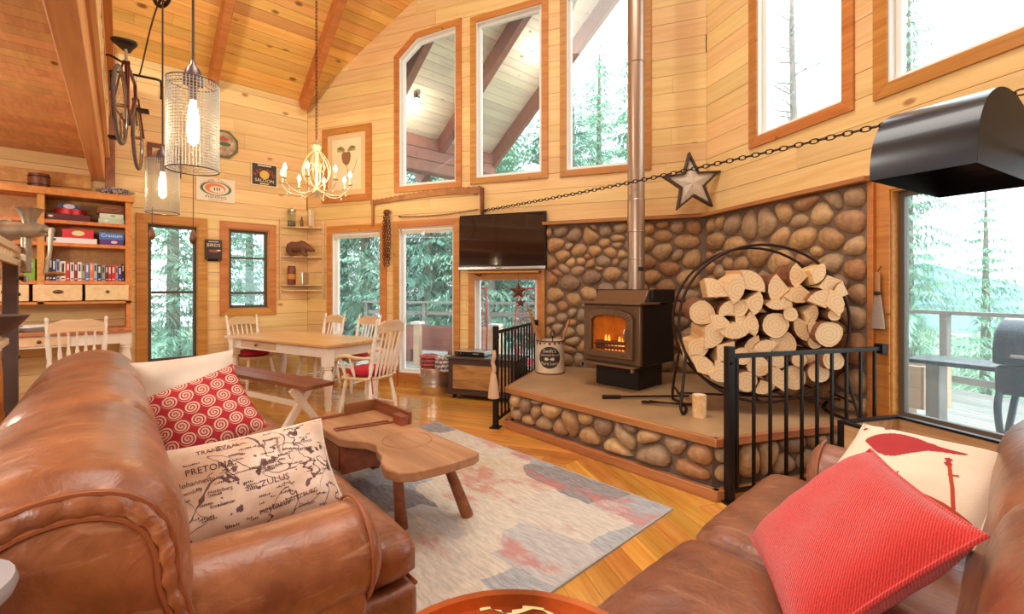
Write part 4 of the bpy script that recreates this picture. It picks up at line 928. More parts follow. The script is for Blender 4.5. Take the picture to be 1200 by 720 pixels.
def spiral_mat():
    m, nt, b = new_mat('red_spiral_print'); L = nt.links; N = nt.nodes.new; tc = N('ShaderNodeTexCoord'); sp = N('ShaderNodeSeparateXYZ'); L.new(tc.outputs['Object'], sp.inputs[0])
    def mth(op, a=None, b_=None, va=None, vb=None):
        q = N('ShaderNodeMath'); q.operation = op
        if a is not None: L.new(a, q.inputs[0])
        if va is not None: q.inputs[0].default_value = va
        if b_ is not None: L.new(b_, q.inputs[1])
        if vb is not None: q.inputs[1].default_value = vb
        return q.outputs[0]
    n = 13.0
    def cell(o): f = mth('MULTIPLY', o, vb=n); return mth('SUBTRACT', mth('FRACT', f), vb=.5)
    u, v = cell(sp.outputs['X']), cell(sp.outputs['Z'])
    r = mth('SQRT', mth('ADD', mth('MULTIPLY', u, u), mth('MULTIPLY', v, v))); th = mth('ARCTAN2', v, u)
    ph = mth('ADD', th, mth('MULTIPLY', r, vb=34.0)); si = mth('SINE', ph)
    inside = mth('LESS_THAN', r, vb=.47); line = mth('GREATER_THAN', si, vb=-.1); fac = mth('MULTIPLY', inside, line)
    mx = N('ShaderNodeMix'); mx.data_type = 'RGBA'; L.new(fac, mx.inputs['Factor']); mx.inputs['A'].default_value = S(178, 34, 44); mx.inputs['B'].default_value = S(222, 190, 168); L.new(mx.outputs['Result'], b.inputs['Base Color']); b.inputs['Roughness'].default_value = .85; return m
def map_mat():
    m, nt, b = new_mat('old_map_print'); L = nt.links; N = nt.nodes.new; tc = N('ShaderNodeTexCoord')
    n = N('ShaderNodeTexNoise'); n.inputs['Scale'].default_value = 5; n.inputs['Detail'].default_value = 3; L.new(tc.outputs['Object'], n.inputs['Vector'])
    cr = N('ShaderNodeValToRGB'); e = cr.color_ramp.elements; e[0].position = .35; e[0].color = S(204, 166, 136); e[1].position = .62; e[1].color = S(234, 214, 196); L.new(n.outputs['Fac'], cr.inputs['Fac'])
    n2 = N('ShaderNodeTexNoise'); n2.inputs['Scale'].default_value = 4; n2.inputs['Detail'].default_value = 4; n2.inputs['Distortion'].default_value = .6; L.new(tc.outputs['Object'], n2.inputs['Vector'])
    ab = N('ShaderNodeMath'); ab.operation = 'SUBTRACT'; ab.inputs[1].default_value = .5; L.new(n2.outputs['Fac'], ab.inputs[0]); a2 = N('ShaderNodeMath'); a2.operation = 'ABSOLUTE'; L.new(ab.outputs[0], a2.inputs[0]); lt = N('ShaderNodeMath'); lt.operation = 'LESS_THAN'; lt.inputs[1].default_value = .006; L.new(a2.outputs[0], lt.inputs[0])
    n3 = N('ShaderNodeTexNoise'); n3.inputs['Scale'].default_value = 22; n3.inputs['Detail'].default_value = 6; L.new(tc.outputs['Object'], n3.inputs['Vector']); n5 = N('ShaderNodeTexNoise'); n5.inputs['Scale'].default_value = 4.5; L.new(tc.outputs['Object'], n5.inputs['Vector'])
    ml = N('ShaderNodeMath'); ml.operation = 'MULTIPLY'; L.new(n3.outputs['Fac'], ml.inputs[0]); L.new(n5.outputs['Fac'], ml.inputs[1]); gt = N('ShaderNodeMath'); gt.operation = 'GREATER_THAN'; gt.inputs[1].default_value = .375; L.new(ml.outputs[0], gt.inputs[0])
    mxx = N('ShaderNodeMath'); mxx.operation = 'MAXIMUM'; L.new(lt.outputs[0], mxx.inputs[0]); L.new(gt.outputs[0], mxx.inputs[1])
    mx = N('ShaderNodeMix'); mx.data_type = 'RGBA'; L.new(mxx.outputs[0], mx.inputs['Factor']); L.new(cr.outputs['Color'], mx.inputs['A']); mx.inputs['B'].default_value = S(112, 80, 78); L.new(mx.outputs['Result'], b.inputs['Base Color']); b.inputs['Roughness'].default_value = .85; return m
MT['linen'] = plain('cream_linen', S(232, 218, 200), .9, bump=.25, bscale=160, var=.05)
MT['spiral'] = spiral_mat(); MT['map'] = map_mat(); MT['ink'] = plain('map_ink', S(92, 64, 62), .85)
def knit_mat():
    m, nt, b = new_mat('coral_knit'); L = nt.links; N = nt.nodes.new; tc = N('ShaderNodeTexCoord'); w = N('ShaderNodeTexWave'); w.inputs['Scale'].default_value = 64; w.inputs['Distortion'].default_value = 2.4; w.inputs['Detail'].default_value = 2; w.inputs['Detail Scale'].default_value = 3; w.bands_direction = 'DIAGONAL'; L.new(tc.outputs['Object'], w.inputs['Vector'])
    cr = N('ShaderNodeValToRGB'); cr.color_ramp.elements[0].color = S(196, 36, 34); cr.color_ramp.elements[1].color = S(238, 72, 64); L.new(w.outputs['Fac'], cr.inputs['Fac']); L.new(cr.outputs['Color'], b.inputs['Base Color']); b.inputs['Roughness'].default_value = .9; b.inputs['Sheen Weight'].default_value = .3
    bp = N('ShaderNodeBump'); bp.inputs['Strength'].default_value = .5; bp.inputs['Distance'].default_value = .008; L.new(w.outputs['Fac'], bp.inputs['Height']); L.new(bp.outputs['Normal'], b.inputs['Normal']); return m
MT['knit'] = knit_mat(); MT['birdlinen'] = plain('pale_bird_linen', S(236, 222, 200), .9, bump=.2, bscale=150, var=.04); MT['birdred'] = plain('bird_print_red', S(176, 52, 56), .85); MT['twig'] = plain('branch_print', S(190, 70, 44), .85)
pillow('white_pillow', 'cream white pillow at the far end of the left sofa', lean_frame((3.98, -2.14, .72), (.35, .94, 0), .40, -.1), .60, .50, .17, MT['linen'])
pillow('spiral_pillow', 'red pillow with cream spiral print on the left sofa', lean_frame((4.60, -2.12, .705), (.12, .99, 0), .62, -.36), .50, .45, .14, MT['spiral'])
pm, fm = pillow('map_pillow', 'oblong pillow printed with an old map against the left sofa arm', lean_frame((5.60, -2.12, .64), (-.06, 1, 0), .66, .0), .66, .40, .17, MT['map'], MT['linen'])
def onpil(f, W, Hh): return lambda x, y: f(max(-.99, min(.99, 2 * x / W)), max(-.99, min(.99, 2 * y / Hh)), -1, .0015)
for s_, sz, x, y, rot in (('PRETORIA', .034, -.14, .07, 0), ('Johannesburg', .026, -.17, .03, 0), ('ZULUS', .034, .06, -.04, 0), ('PIETERMARITZBURG', .024, .10, -.13, .1), ('TRANSVAAL', .026, -.10, .14, 0), ('Lourenco', .022, .20, .09, 0), ('Marques', .022, .20, .06, 0), ('Swazi', .022, .06, .04, 0), ('land', .022, .06, .015, 0), ('Krugersdorp', .018, -.22, -.0, 0), ('Heidelberg', .018, -.12, -.02, 0), ('Lebombo', .020, .10, .09, 1.5), ('Standerton', .018, -.12, -.07, 0), ('Durban', .02, .16, -.16, 0)):
    vs_, fs = text_geo(s_, sz); c_, s2 = math.cos(rot), math.sin(rot); P = onpil(fm, .66, .40); MB().add([P(x + a * c_ - b_ * s2, y + a * s2 + b_ * c_) for a, b_ in vs_], fs).build('map_lettering', MT['ink'], pm)
rm = random.Random(8); sq = MB(); P = onpil(fm, .66, .40)
for k in range(90):
    x0, y0 = rm.gauss(.0, .13), rm.uniform(-.18, .17)
    if abs(x0) > .29: continue
    for j in range(rm.randint(3, 8)):
        h_ = rm.choice((.004, .007)); x1 = x0 + j * .0065; sq.add([P(x1, y0), P(x1 + .0042, y0 + .001), P(x1 + .004, y0 + h_), P(x1, y0 + h_)], [(0, 1, 2, 3)])
for k in range(7):
    pts = []; x0, y0, a0 = rm.uniform(-.28, .25), rm.uniform(-.17, .17), rm.uniform(0, 6.28)
    for j in range(22): pts.append((max(-.31, min(.31, x0)), max(-.185, min(.185, y0)))); a0 += rm.uniform(-.5, .5); x0 += .013 * math.cos(a0); y0 += .013 * math.sin(a0)
    vv = []
    for (x1, y1) in pts: vv += [P(x1, y1 - .0011), P(x1, y1 + .0011)]
    sq.add(vv, [(2 * j, 2 * j + 2, 2 * j + 3, 2 * j + 1) for j in range(len(pts) - 1)])
tag(sq.build('map_marks', MT['ink'], pm), kind='stuff')
pb, fb2 = pillow('bird_pillow', 'pale pillow with red bird and branch print behind the coral pillow', lean_frame((7.33, -.12, .63), (.93, -.36, 0), 1.0, -.06), .54, .46, .16, MT['birdlinen'], MT['linen'])
P = onpil(fb2, .54, .46)
bird = chaikin([(x * .82 - .04, y * .82 + .05) for x, y in [(-.17, .02), (-.13, .10), (-.06, .14), (.02, .125), (.10, .10), (.24, .10), (.24, .085), (.12, .06), (.06, .0), (-.02, -.05), (-.08, -.04), (-.13, .0)]], 1)
def inside(poly, x, y):
    c = False
    for i in range(len(poly)):
        (x1, y1), (x2, y2) = poly[i - 1], poly[i]
        if (y1 > y) != (y2 > y) and x < (x2 - x1) * (y - y1) / (y2 - y1) + x1: c = not c
    return c
def tri_fan(poly, P, d=.004):
    m = MB(); x = min(p[0] for p in poly); xm = max(p[0] for p in poly)
    while x < xm:
        y = min(p[1] for p in poly); ym = max(p[1] for p in poly)
        while y < ym:
            if inside(poly, x + d / 2, y + d / 2): m.add([P(x, y), P(x + d, y), P(x + d, y + d), P(x, y + d)], [(0, 1, 2, 3)])
            y += d
        x += d
    return m
tri_fan(bird, P).build('bird_motif', MT['birdred'], pb)
def ribbon(pts, w, P):
    m = MB(); pts = [Vector((a, b_, 0)) for a, b_ in pts]; vs_ = []
    for i, p in enumerate(pts): t = (pts[min(i + 1, len(pts) - 1)] - pts[max(i - 1, 0)]).normalized(); nn = Vector((-t.y, t.x, 0)) * w / 2; vs_ += [P(p.x + nn.x, p.y + nn.y), P(p.x - nn.x, p.y - nn.y)]
    return m.add(vs_, [(2 * i, 2 * i + 1, 2 * i + 3, 2 * i + 2) for i in range(len(pts) - 1)])
for pts, w in (([(-.05, -.12), (.02, -.115), (.1, -.13), (.17, -.14), (.25, -.16)], .017), ([(.12, .07), (.14, .02), (.17, -.05), (.2, -.14)], .012), ([(.0, -.05), (.0, -.09), (.005, -.115)], .007), ([(.14, .0), (.17, .01)], .01), ([(.04, -.125), (.01, -.17)], .012)):
    q = [(pts[i][0] + (pts[i + 1][0] - pts[i][0]) * k / 4, pts[i][1] + (pts[i + 1][1] - pts[i][1]) * k / 4) for i in range(len(pts) - 1) for k in range(4)] + [pts[-1]]; ribbon(q, w, P).build('branch_motif', MT['twig'], pb)
for x, y in ((.12, .07), (-.22, .16), (-.14, .19), (.125, .05)): tri_fan([(x + .012 * math.cos(k), y + .012 * math.sin(k)) for k in range(6)], P).build('berry_motif', MT['birdred'], pb)
pillow('coral_pillow', 'bright coral red knitted pillow leaning on the loveseat', lean_frame((7.265, -.94, .66), (.5, -.86, 0), .80, .0), .58, .52, .17, MT['knit'], MT['knit'])
# ---------------------------------------------------------------- rug
def rug_mat():
    m, nt, b = new_mat('patchwork_rug'); L = nt.links; N = nt.nodes.new; tc = N('ShaderNodeTexCoord')
    dn = N('ShaderNodeTexNoise'); dn.inputs['Scale'].default_value = 3; dn.inputs['Detail'].default_value = 5; L.new(tc.outputs['Object'], dn.inputs['Vector'])
    sc_ = N('ShaderNodeVectorMath'); sc_.operation = 'SCALE'; sc_.inputs['Scale'].default_value = .12; L.new(dn.outputs['Color'], sc_.inputs[0]); ad = N('ShaderNodeVectorMath'); ad.operation = 'ADD'; L.new(tc.outputs['Object'], ad.inputs[0]); L.new(sc_.outputs[0], ad.inputs[1])
    mp = N('ShaderNodeMapping'); mp.inputs['Scale'].default_value = (1.5, 2.6, 0); mp.inputs['Rotation'].default_value = (0, 0, .08); L.new(ad.outputs[0], mp.inputs['Vector'])
    vo = N('ShaderNodeTexVoronoi'); vo.distance = 'CHEBYCHEV'; vo.inputs['Scale'].default_value = 1.0; L.new(mp.outputs[0], vo.inputs['Vector']); sp = N('ShaderNodeSeparateColor'); L.new(vo.outputs['Color'], sp.inputs[0])
    cr = N('ShaderNodeValToRGB'); cr.color_ramp.interpolation = 'CONSTANT'; e = cr.color_ramp.elements; cols = [(0, S(214, 206, 192)), (.16, S(158, 168, 178)), (.30, S(222, 212, 192)), (.46, S(196, 196, 194)), (.56, S(204, 104, 96)), (.68, S(118, 116, 126)), (.76, S(218, 204, 176)), (.9, S(188, 188, 188))]
    e[0].position, e[0].color = cols[0]; e[1].position, e[1].color = cols[-1]
    for p, c in cols[1:-1]: q = e.new(p); q.color = c
    L.new(sp.outputs[0], cr.inputs['Fac'])
    ms = N('ShaderNodeMapping'); ms.inputs['Scale'].default_value = (9, 50, 1); L.new(ad.outputs[0], ms.inputs['Vector']); n2 = N('ShaderNodeTexNoise'); n2.inputs['Scale'].default_value = 1; n2.inputs['Detail'].default_value = 6; n2.inputs['Roughness'].default_value = .75; L.new(ms.outputs[0], n2.inputs['Vector'])
    c2 = N('ShaderNodeValToRGB'); c2.color_ramp.elements[0].position = .38; c2.color_ramp.elements[0].color = S(128, 126, 126); c2.color_ramp.elements[1].position = .62; c2.color_ramp.elements[1].color = S(232, 228, 222); L.new(n2.outputs['Fac'], c2.inputs['Fac'])
    mx = N('ShaderNodeMix'); mx.data_type = 'RGBA'; mx.inputs['Factor'].default_value = .34; L.new(cr.outputs['Color'], mx.inputs['A']); L.new(c2.outputs['Color'], mx.inputs['B']); n7 = N('ShaderNodeTexNoise'); n7.inputs['Scale'].default_value = 1.0; n7.inputs['Detail'].default_value = 5; n7.inputs['Roughness'].default_value = .7; m7 = N('ShaderNodeMapping'); m7.inputs['Scale'].default_value = (1.6, 3.6, 1); m7.inputs['Location'].default_value = (3.1, 1.7, 0); L.new(ad.outputs[0], m7.inputs['Vector']); L.new(m7.outputs[0], n7.inputs['Vector'])
    r7 = N('ShaderNodeMapRange'); r7.inputs['From Min'].default_value = .54; r7.inputs['From Max'].default_value = .62; r7.inputs['To Max'].default_value = .62; L.new(n7.outputs['Fac'], r7.inputs['Value']); x7 = N('ShaderNodeMix'); x7.data_type = 'RGBA'; L.new(r7.outputs['Result'], x7.inputs['Factor']); L.new(mx.outputs['Result'], x7.inputs['A']); x7.inputs['B'].default_value = S(200, 116, 108)
    L.new(x7.outputs['Result'], b.inputs['Base Color']); b.inputs['Roughness'].default_value = .95
    bp = N('ShaderNodeBump'); bp.inputs['Strength'].default_value = .4; bp.inputs['Distance'].default_value = .004; L.new(n2.outputs['Fac'], bp.inputs['Height']); L.new(bp.outputs['Normal'], b.inputs['Normal']); return m
MT['rug'] = rug_mat()
rg_ = thing('area_rug', 'faded grey, tan and red patchwork rug on the plank floor', 'rug', (4.88, -1.15, 0), R_(1.0)); MB().box(-1.30, 1.30, -1.25, 1.25, .0, .011).build('pile', MT['rug'], rg_, bevel=.004)
bd = MB()
for y in (-1.25, 1.25): bd.box(-1.305, 1.305, y - .006, y + .006, 0, .012)
for x in (-1.30, 1.30): bd.box(x - .006, x + .006, -1.25, 1.25, 0, .012)
bd.build('binding', plain('grey_binding', S(176, 176, 172), .9), rg_)
# ---------------------------------------------------------------- cobbler bench
MT['maple'] = wood('worn_maple', S(192, 146, 102), S(152, 106, 68), .42, var=.03, grain=8, along=1.2); MT['cherry'] = wood('red_brown_bench', S(150, 88, 52), S(116, 62, 34), .42, var=.05)
cb = thing('cobbler_bench', 'antique wooden cobbler bench used as coffee table on the rug', 'coffee table', (0, 0, .012))
TZ = .43
ol = [(4.19,-1.40),(4.45,-1.405),(4.70,-1.405),(4.79,-1.36),(4.87,-1.30),(4.97,-1.285),(5.06,-1.325),(5.16,-1.345),(5.26,-1.40),(5.36,-1.425),(5.45,-1.40),(5.50,-1.33),(5.525,-1.16),(5.53,-0.96),(5.50,-0.90),(4.74,-0.90),(4.19,-0.90)]
MB().prism(ol, TZ - .055, TZ).build('top', MT['maple'], cb, bevel=.008)
xs0, ys0 = ol[0]; xs1, ys1 = ol[1]
MB().tube([(p[0], p[1], TZ + .001) for p in [(5.02 + .16 * math.cos(a), -1.10 + .15 * math.sin(a)) for a in [2 * math.pi * k / 28 for k in range(28)]]], .004, 6, True).build('seat_hollow_rim', MT['maple'], cb, smooth=60)
def edge_board(a, b, w, z0, z1, name, mat):
    a, b = Vector((*a, 0)), Vector((*b, 0)); M = frame_matrix(a, b - a); o = MB().box(0, (b - a).length, 0, w, z0, z1).build(name, mat, cb, bevel=.004); o.matrix_local = M; return o
edge_board((4.19, -1.39), (4.19, -1.16), -.02, TZ, TZ + .022, 'end_rail', MT['cherry'])
edge_board((4.19, -1.16), (4.19, -.90), -.022, TZ, TZ + .085, 'back_rail', MT['cherry']); edge_board((4.19, -.90), (4.74, -.90), -.022, TZ, TZ + .085, 'back_rail', MT['cherry'])
edge_board((4.62, -.925), (4.74, -.925), -.06, TZ, TZ + .065, 'corner_bin', MT['cherry'])
for k in range(2): edge_board((4.50 + .05 * k, -1.36), (4.58 + .05 * k, -.99), .010, TZ, TZ + .012, 'tray_divider', MT['cherry'])
for k in range(4): edge_board((4.495 + .025 * k, -1.355 + k * .118), (4.56 + .025 * k, -1.365 + k * .118), .010, TZ, TZ + .011, 'tray_divider', MT['cherry'])
MB().box(4.23, 4.66, -1.37, -.95, TZ - .26, TZ - .055).build('drawer_case', MT['cherry'], cb, bevel=.004); MB().box(4.26, 4.63, -1.382, -1.37, TZ - .235, TZ - .08).build('drawer_front', MT['cherry'], cb, bevel=.003)
for (a, b) in (((5.28, -1.0, TZ - .05), (5.36, -.88, 0)), ((5.24, -1.29, TZ - .05), (5.22, -1.25, 0)), ((4.3, -.98, TZ - .25), (4.26, -.94, 0)), ((4.3, -1.33, TZ - .25), (4.27, -1.36, 0))): MB().cyl(a, b, .028, .038, 10).build('leg', MT['cherry'], cb, smooth=40)
# ---------------------------------------------------------------- round copper side table
MT['copper'] = plain('copper_patina', S(186, 96, 44), .32, .75, var=.35, vscale=9)
ct = thing('drum_table', 'round copper-topped drum side table at the bottom edge', 'side table', (7.105, -2.12, 0))
MB().lathe([(.001, .745), (.262, .745), (.268, .765), (.285, .765), (.290, .75), (.285, .72), (.262, .70), (.001, .70)], 48).build('tray_top', MT['copper'], ct, smooth=40)
pat = plain('verdigris_streak', S(214, 206, 150), .6); m = MB(); rp = random.Random(3)
for k in range(26):
    a = 1.55 + (k - 13) * .085; r0 = .245 + .012 * math.sin(k * 1.3); m.add([(r * math.cos(b_), r * math.sin(b_), .7462) for r, b_ in ((r0, a), (r0 + .012 + .006 * math.sin(k), a), (r0 + .012 + .006 * math.sin(k + 1), a + .085), (.245 + .012 * math.sin((k + 1) * 1.3), a + .085))], [(0, 3, 2, 1)])
m.build('patina_streak', pat, ct)
MB().lathe([(.20, 0), (.22, .02), (.235, .35), (.25, .70)], 32).build('drum', MT['cherry'], ct, smooth=40)
# ================================================================== DINING SET
MT['cream'] = plain('cream_paint', S(247, 240, 226), .5, bump=.05, var=.04); MT['table'] = wood('blond_tabletop', S(226, 178, 122), S(200, 146, 90), .3, var=.02, grain=9, coat=.2); MT['dkbench'] = wood('dark_bench', S(138, 78, 46), S(98, 50, 28), .4, var=.04)
MT['crest'] = wood('pale_crest', S(232, 204, 162), S(212, 176, 128), .45, var=.03); MT['redcush'] = plain('crimson_cotton', S(178, 24, 46), .85, bump=.3, bscale=40, var=.15); MT['brass'] = plain('old_brass', S(120, 96, 60), .4, .9)
TURN = [(.028, 0), (.022, .03), (.034, .08), (.024, .14), (.036, .24), (.042, .34), (.03, .46), (.038, .50), (.03, .54)]
def turned(a, b, prof, n=10):
    a, b = Vector(a), Vector(b); L = (b - a).length; M = frame_matrix(a, (b - a).orthogonal(), (b - a)); k = L / prof[-1][1]; return MB().lathe([(r, z * k) for r, z in prof], n, M)
LEG = [(.013, 0), (.018, .03), (.015, .06), (.024, .16), (.026, .22), (.017, .27), (.021, .285), (.017, .30), (.02, .38), (.013, .44)]
POST = [(.02, 0), (.016, .05), (.026, .12), (.016, .16), (.021, .2), (.023, .34), (.015, .40), (.021, .42), (.014, .44), (.017, .50), (.012, .55), (.017, .565), (.008, .585)]
SPIN = [(.009, 0), (.015, .10), (.018, .2), (.010, .26), (.009, .40)]
def make_chair(label, group, arms=False, sc=1.0):
    c = thing('dining_chair', label, 'chair', group=group)
    o = [(-.21, -.20), (-.23, .05), (-.20, .22), (0, .235), (.20, .22), (.23, .05), (.21, -.20), (0, -.21)]
    puffy(o, .425, .455, .012, .0, 32).build('seat', MT['crest'], c, smooth=50)
    for sx in (-1, 1):
        for sy in (-1, 1): turned((sx * .21, sy * .21, 0), (sx * .15, sy * .155, .435), LEG).build('leg', MT['cream'], c, smooth=50)
        MB().cyl((sx * .192, -.195, .14), (sx * .192, .195, .14), .011, n=8).build('stretcher', MT['cream'], c, smooth=50)
    MB().cyl((-.19, 0, .14), (.19, 0, .14), .011, n=8).build('stretcher', MT['cream'], c, smooth=50)
    top = 1.02 * sc; lean = -.12
    for sx in (-1, 1): turned((sx * .19, -.18, .45), (sx * .215, -.18 + lean, top), POST).build('back_post', MT['cream'], c, smooth=50)
    n = 12; vs_ = []; zc = top - .105
    for k in range(n + 1):
        t = k / n; x = -.205 + .41 * t; y = -.18 + lean * .86 - .025 * math.sin(t * math.pi); zt = zc + .055 + .035 * math.sin(t * math.pi) ** 2 - .012 * math.cos(t * 4 * math.pi) ; zb = zc - .045 + .012 * math.sin(t * math.pi)
        vs_ += [(x, y - .011, zb), (x, y + .011, zb), (x, y + .011, zt), (x, y - .011, zt)]
    fs = [(4 * k + a, 4 * k + (a + 1) % 4, 4 * k + 4 + (a + 1) % 4, 4 * k + 4 + a) for k in range(n) for a in range(4)] + [(0, 1, 2, 3)[::-1], (4 * n, 4 * n + 1, 4 * n + 2, 4 * n + 3)]
    MB().add(vs_, fs).build('crest_rail', MT['crest'], c, smooth=40, fixn=True)
    for k in range(5): x = -.13 + .065 * k; turned((x * .9, -.185, .45), (x, -.18 + lean * .84 - .02, zc - .03), SPIN, 8).build('spindle', MT['cream'], c, smooth=60)
    if arms:
        for sx in (-1, 1):
            MB().tube(spline([(sx * .20, -.22, .66), (sx * .25, -.08, .665), (sx * .265, .06, .68), (sx * .25, .17, .655), (sx * .24, .2, .63)], 5), [.016] * 8 + [.02] * 8 + [.022] * 5, 8).build('armrest', MT['crest'], c, smooth=60)
            for yy in (.0, .12): turned((sx * .20, yy, .45), (sx * .258, yy + .02, .665), SPIN, 8).build('arm_spindle', MT['cream'], c, smooth=60)
    return c
def make_cushion(label, group):
    c = thing('seat_cushion', label, 'cushion', group=group); puffy([(-.20, -.19), (-.21, .18), (.21, .18), (.20, -.19)], .457, .535, .03, .016, 32, wob=.006, sm=2).build('pad', MT['redcush'], c, smooth=75)
    for sx in (-1, 1): MB().tube(spline([(sx * .17, -.18, .48), (sx * .2, -.21, .46), (sx * .2, -.22, .38), (sx * .19, -.22, .30)], 4), .006, 5).build('tie', MT['redcush'], c)
    for bx in (-.08, .08):
        for by in (-.08, .08): MB().lathe([(.001, .546), (.010, .548), (.006, .555), (.001, .556)], 8, Matrix.Translation((bx, by, 0))).build('button', MT['redcush'], c, smooth=60)
    return c
TA = R_(16.5); tdx, tdy = math.cos(TA), math.sin(TA)
TC = (2.42, -.62)                                  # front right corner of the tabletop
def tp(l, w): return (TC[0] - l * tdx - w * tdy, TC[1] - l * tdy + w * tdx)      # l back along the length, w towards the back wall
TL, TW = 2.12, .88
dt = thing('dining_table', 'farmhouse dining table with blond top and cream turned legs', 'table', (*TC, 0), TA)
MB().box(-TL, 0, 0, TW, .725, .76).build('tabletop', MT['table'], dt, bevel=.006)
for y0, y1 in ((.07, .095), (TW - .095, TW - .07)): MB().box(-TL + .09, -.09, y0, y1, .60, .725).build('apron', MT['cream'], dt)
for x0, x1 in ((-TL + .07, -TL + .095), (-.095, -.07)): MB().box(x0, x1, .09, TW - .09, .60, .725).build('apron', MT['cream'], dt)
dr = MB().box(-TL * .86, -TL * .50, .058, .07, .625, .71).build('drawer', MT['crest'], dt, bevel=.004); MB().lathe([(.006, 0), (.008, .012), (.018, .02), (.016, .03), (.001, .033)], 12, Matrix.Translation((-TL * .68, .058, .667)) @ Matrix.Rotation(R_(90), 4, 'X')).build('knob', MT['brass'], dr, smooth=50)
TLEG = [(.032, 0), (.03, .02), (.042, .07), (.036, .12), (.05, .28), (.055, .38), (.036, .46), (.05, .475), (.036, .49), (.045, .50)]
for lx in (-TL + .09, -.09):
    for ly in (.09, TW - .09):
        MB().lathe(TLEG, 16, Matrix.Translation((lx, ly, 0))).build('leg', MT['cream'], dt, smooth=50); MB().box(lx - .05, lx + .05, ly - .05, ly + .05, .50, .725).build('leg_block', MT['cream'], dt, bevel=.004)
# bench
bn = thing('bench', 'dark plank bench with cream crossed legs before the dining table', 'bench', (3.08, -1.06, 0), R_(15.5))
for k in range(2): MB().box(-1.95, 0, .0 + k * .16, .155 + k * .16, .425, .465).build('seat_plank', MT['dkbench'], bn, bevel=.006)
for bx in (-.30, -1.65):
    for sg in (-1, 1): MB().box(-.025, .025, -.035, .035, 0, .50, Matrix.Translation((bx + sg * .026, .155, 0)) @ Matrix.Translation((0, sg * .17, 0)) @ Matrix.Rotation(sg * R_(36), 4, 'X')).build('crossed_leg', MT['cream'], bn, bevel=.004)
MB().box(-1.65, -.30, .14, .17, .19, .25).build('stretcher', MT['cream'], bn, bevel=.004)
# chairs: facing +y in their own frame
ch = make_chair('cream spindle-back chair at the window end of the dining table', 'dining chairs'); ch.location = (.36, -.86, 0); ch.rotation_euler.z = TA - R_(90)
specs = [((*tp(1.42, TW + .06), 0), TA + R_(180), 'cream spindle-back chair on the far side of the dining table, nearer the corner shelf'), ((*tp(.72, TW + .10), 0), TA + R_(180), 'cream spindle-back chair on the far side of the dining table, nearer the tall window'), ((.74, -2.66, 0), R_(90), 'cream spindle-back chair tucked at the desk under the bookcase')]
chs = [ch]
for l, r, lb in specs:
    c = copy_tree(ch); c['label'] = lb; c.location = l; c.rotation_euler.z = r; chs.append(c)
chs[3].scale = (1.05, 1.05, 1.08)
ac = make_chair('cream spindle-back armchair at the near end of the dining table', 'dining chairs', True, 1.04); ac.location = (2.86, -.33, 0); ac.rotation_euler.z = TA + R_(97); ac.scale = (1.04, 1.04, 1.02)
cu = make_cushion('crimson tied cushion on the chair at the window end of the table', 'red seat cushions'); cu.location = ch.location; cu.rotation_euler = ch.rotation_euler
for c, lb in ((chs[1], 'crimson tied cushion on the far chair nearer the corner shelf'), (chs[2], 'crimson tied cushion on the far chair nearer the tall window'), (chs[3], 'crimson tied cushion on the desk chair'), (ac, 'crimson tied cushion on the armchair at the near table end')):
    q = copy_tree(cu); q['label'] = lb; q.location = c.location; q.rotation_euler = c.rotation_euler; q.scale = c.scale
# ---------------------------------------------------------------- chest, player, bucket, television
MT['dkchest'] = plain('black_brown_paint', S(72, 54, 50), .4, bump=.05); MT['chestpanel'] = wood('chest_panel', S(198, 152, 92), S(140, 92, 44), .5, along=2.0, grain=12)
cs = thing('media_chest', 'dark-framed blanket chest with wood panels under the low window', 'chest'); cs.matrix_world = MBk @ Matrix.Translation((2.80, -.52, 0))
MB().box(0, .92, 0, .44, .055, .50).build('body', MT['dkchest'], cs, bevel=.006); MB().box(-.02, .94, -.02, .46, .50, .525).build('lid', MT['dkchest'], cs, bevel=.006)
MB().box(.07, .85, -.006, .0, .13, .43).build('front_panel', MT['chestpanel'], cs); MB().box(-.006, .0, .06, .38, .13, .43).build('side_panel', MT['chestpanel'], cs)
MB().box(-.01, .93, -.012, .0, .055, .10).build('lower_rail', MT['dkchest'], cs)
for fx in (.06, .86):
    for fy in (.06, .38): MB().cyl((fx, fy, 0), (fx, fy, .055), .025, n=10).build('foot', MT['black'], cs)
dv = thing('media_player', 'slim silver and black disc player on the chest', 'media player'); dv.matrix_world = MBk @ Matrix.Translation((2.84, -.42, .526))
MB().box(0, .42, 0, .27, .008, .065).build('case', MT['steel'], dv, bevel=.005); MB().box(.004, .416, -.006, .0, .012, .06).build('front_panel', MT['black'], dv, bevel=.003)
MB().box(.26, .34, -.008, -.006, .03, .042).build('display', plain('grey_display', S(150, 160, 170), .3), dv)
for k in range(2): MB().lathe([(.008, 0), (.008, .003), (.001, .003)], 10, Matrix.Translation((.04 + .05 * k, -.006, .036)) @ Matrix.Rotation(R_(90), 4, 'X')).build('button', MT['steel'], dv)
MT['galv'] = plain('galvanised_steel', S(206, 200, 190), .3, .95, var=.08)
bk = thing('metal_tub', 'round galvanised metal tub holding folded blankets', 'tub'); bk.matrix_world = Matrix.Translation((2.36, .86, 0))
MB().lathe([(.001, 0), (.185, 0), (.19, .01), (.192, .09), (.198, .10), (.198, .12), (.193, .13), (.197, .16), (.197, .17), (.193, .18), (.205, .33), (.21, .335), (.20, .34), (.185, .33), (.178, .02), (.001, .02)], 32).build('drum', MT['galv'], bk, smooth=40)
for sg in (-1, 1): MB().tube(spline([(sg * .05, -.2, .28), (sg * .05, -.215, .25), (0, -.222, .24), (0, -.222, .24)], 4), .006, 6).build('handle', MT['galv'], bk)
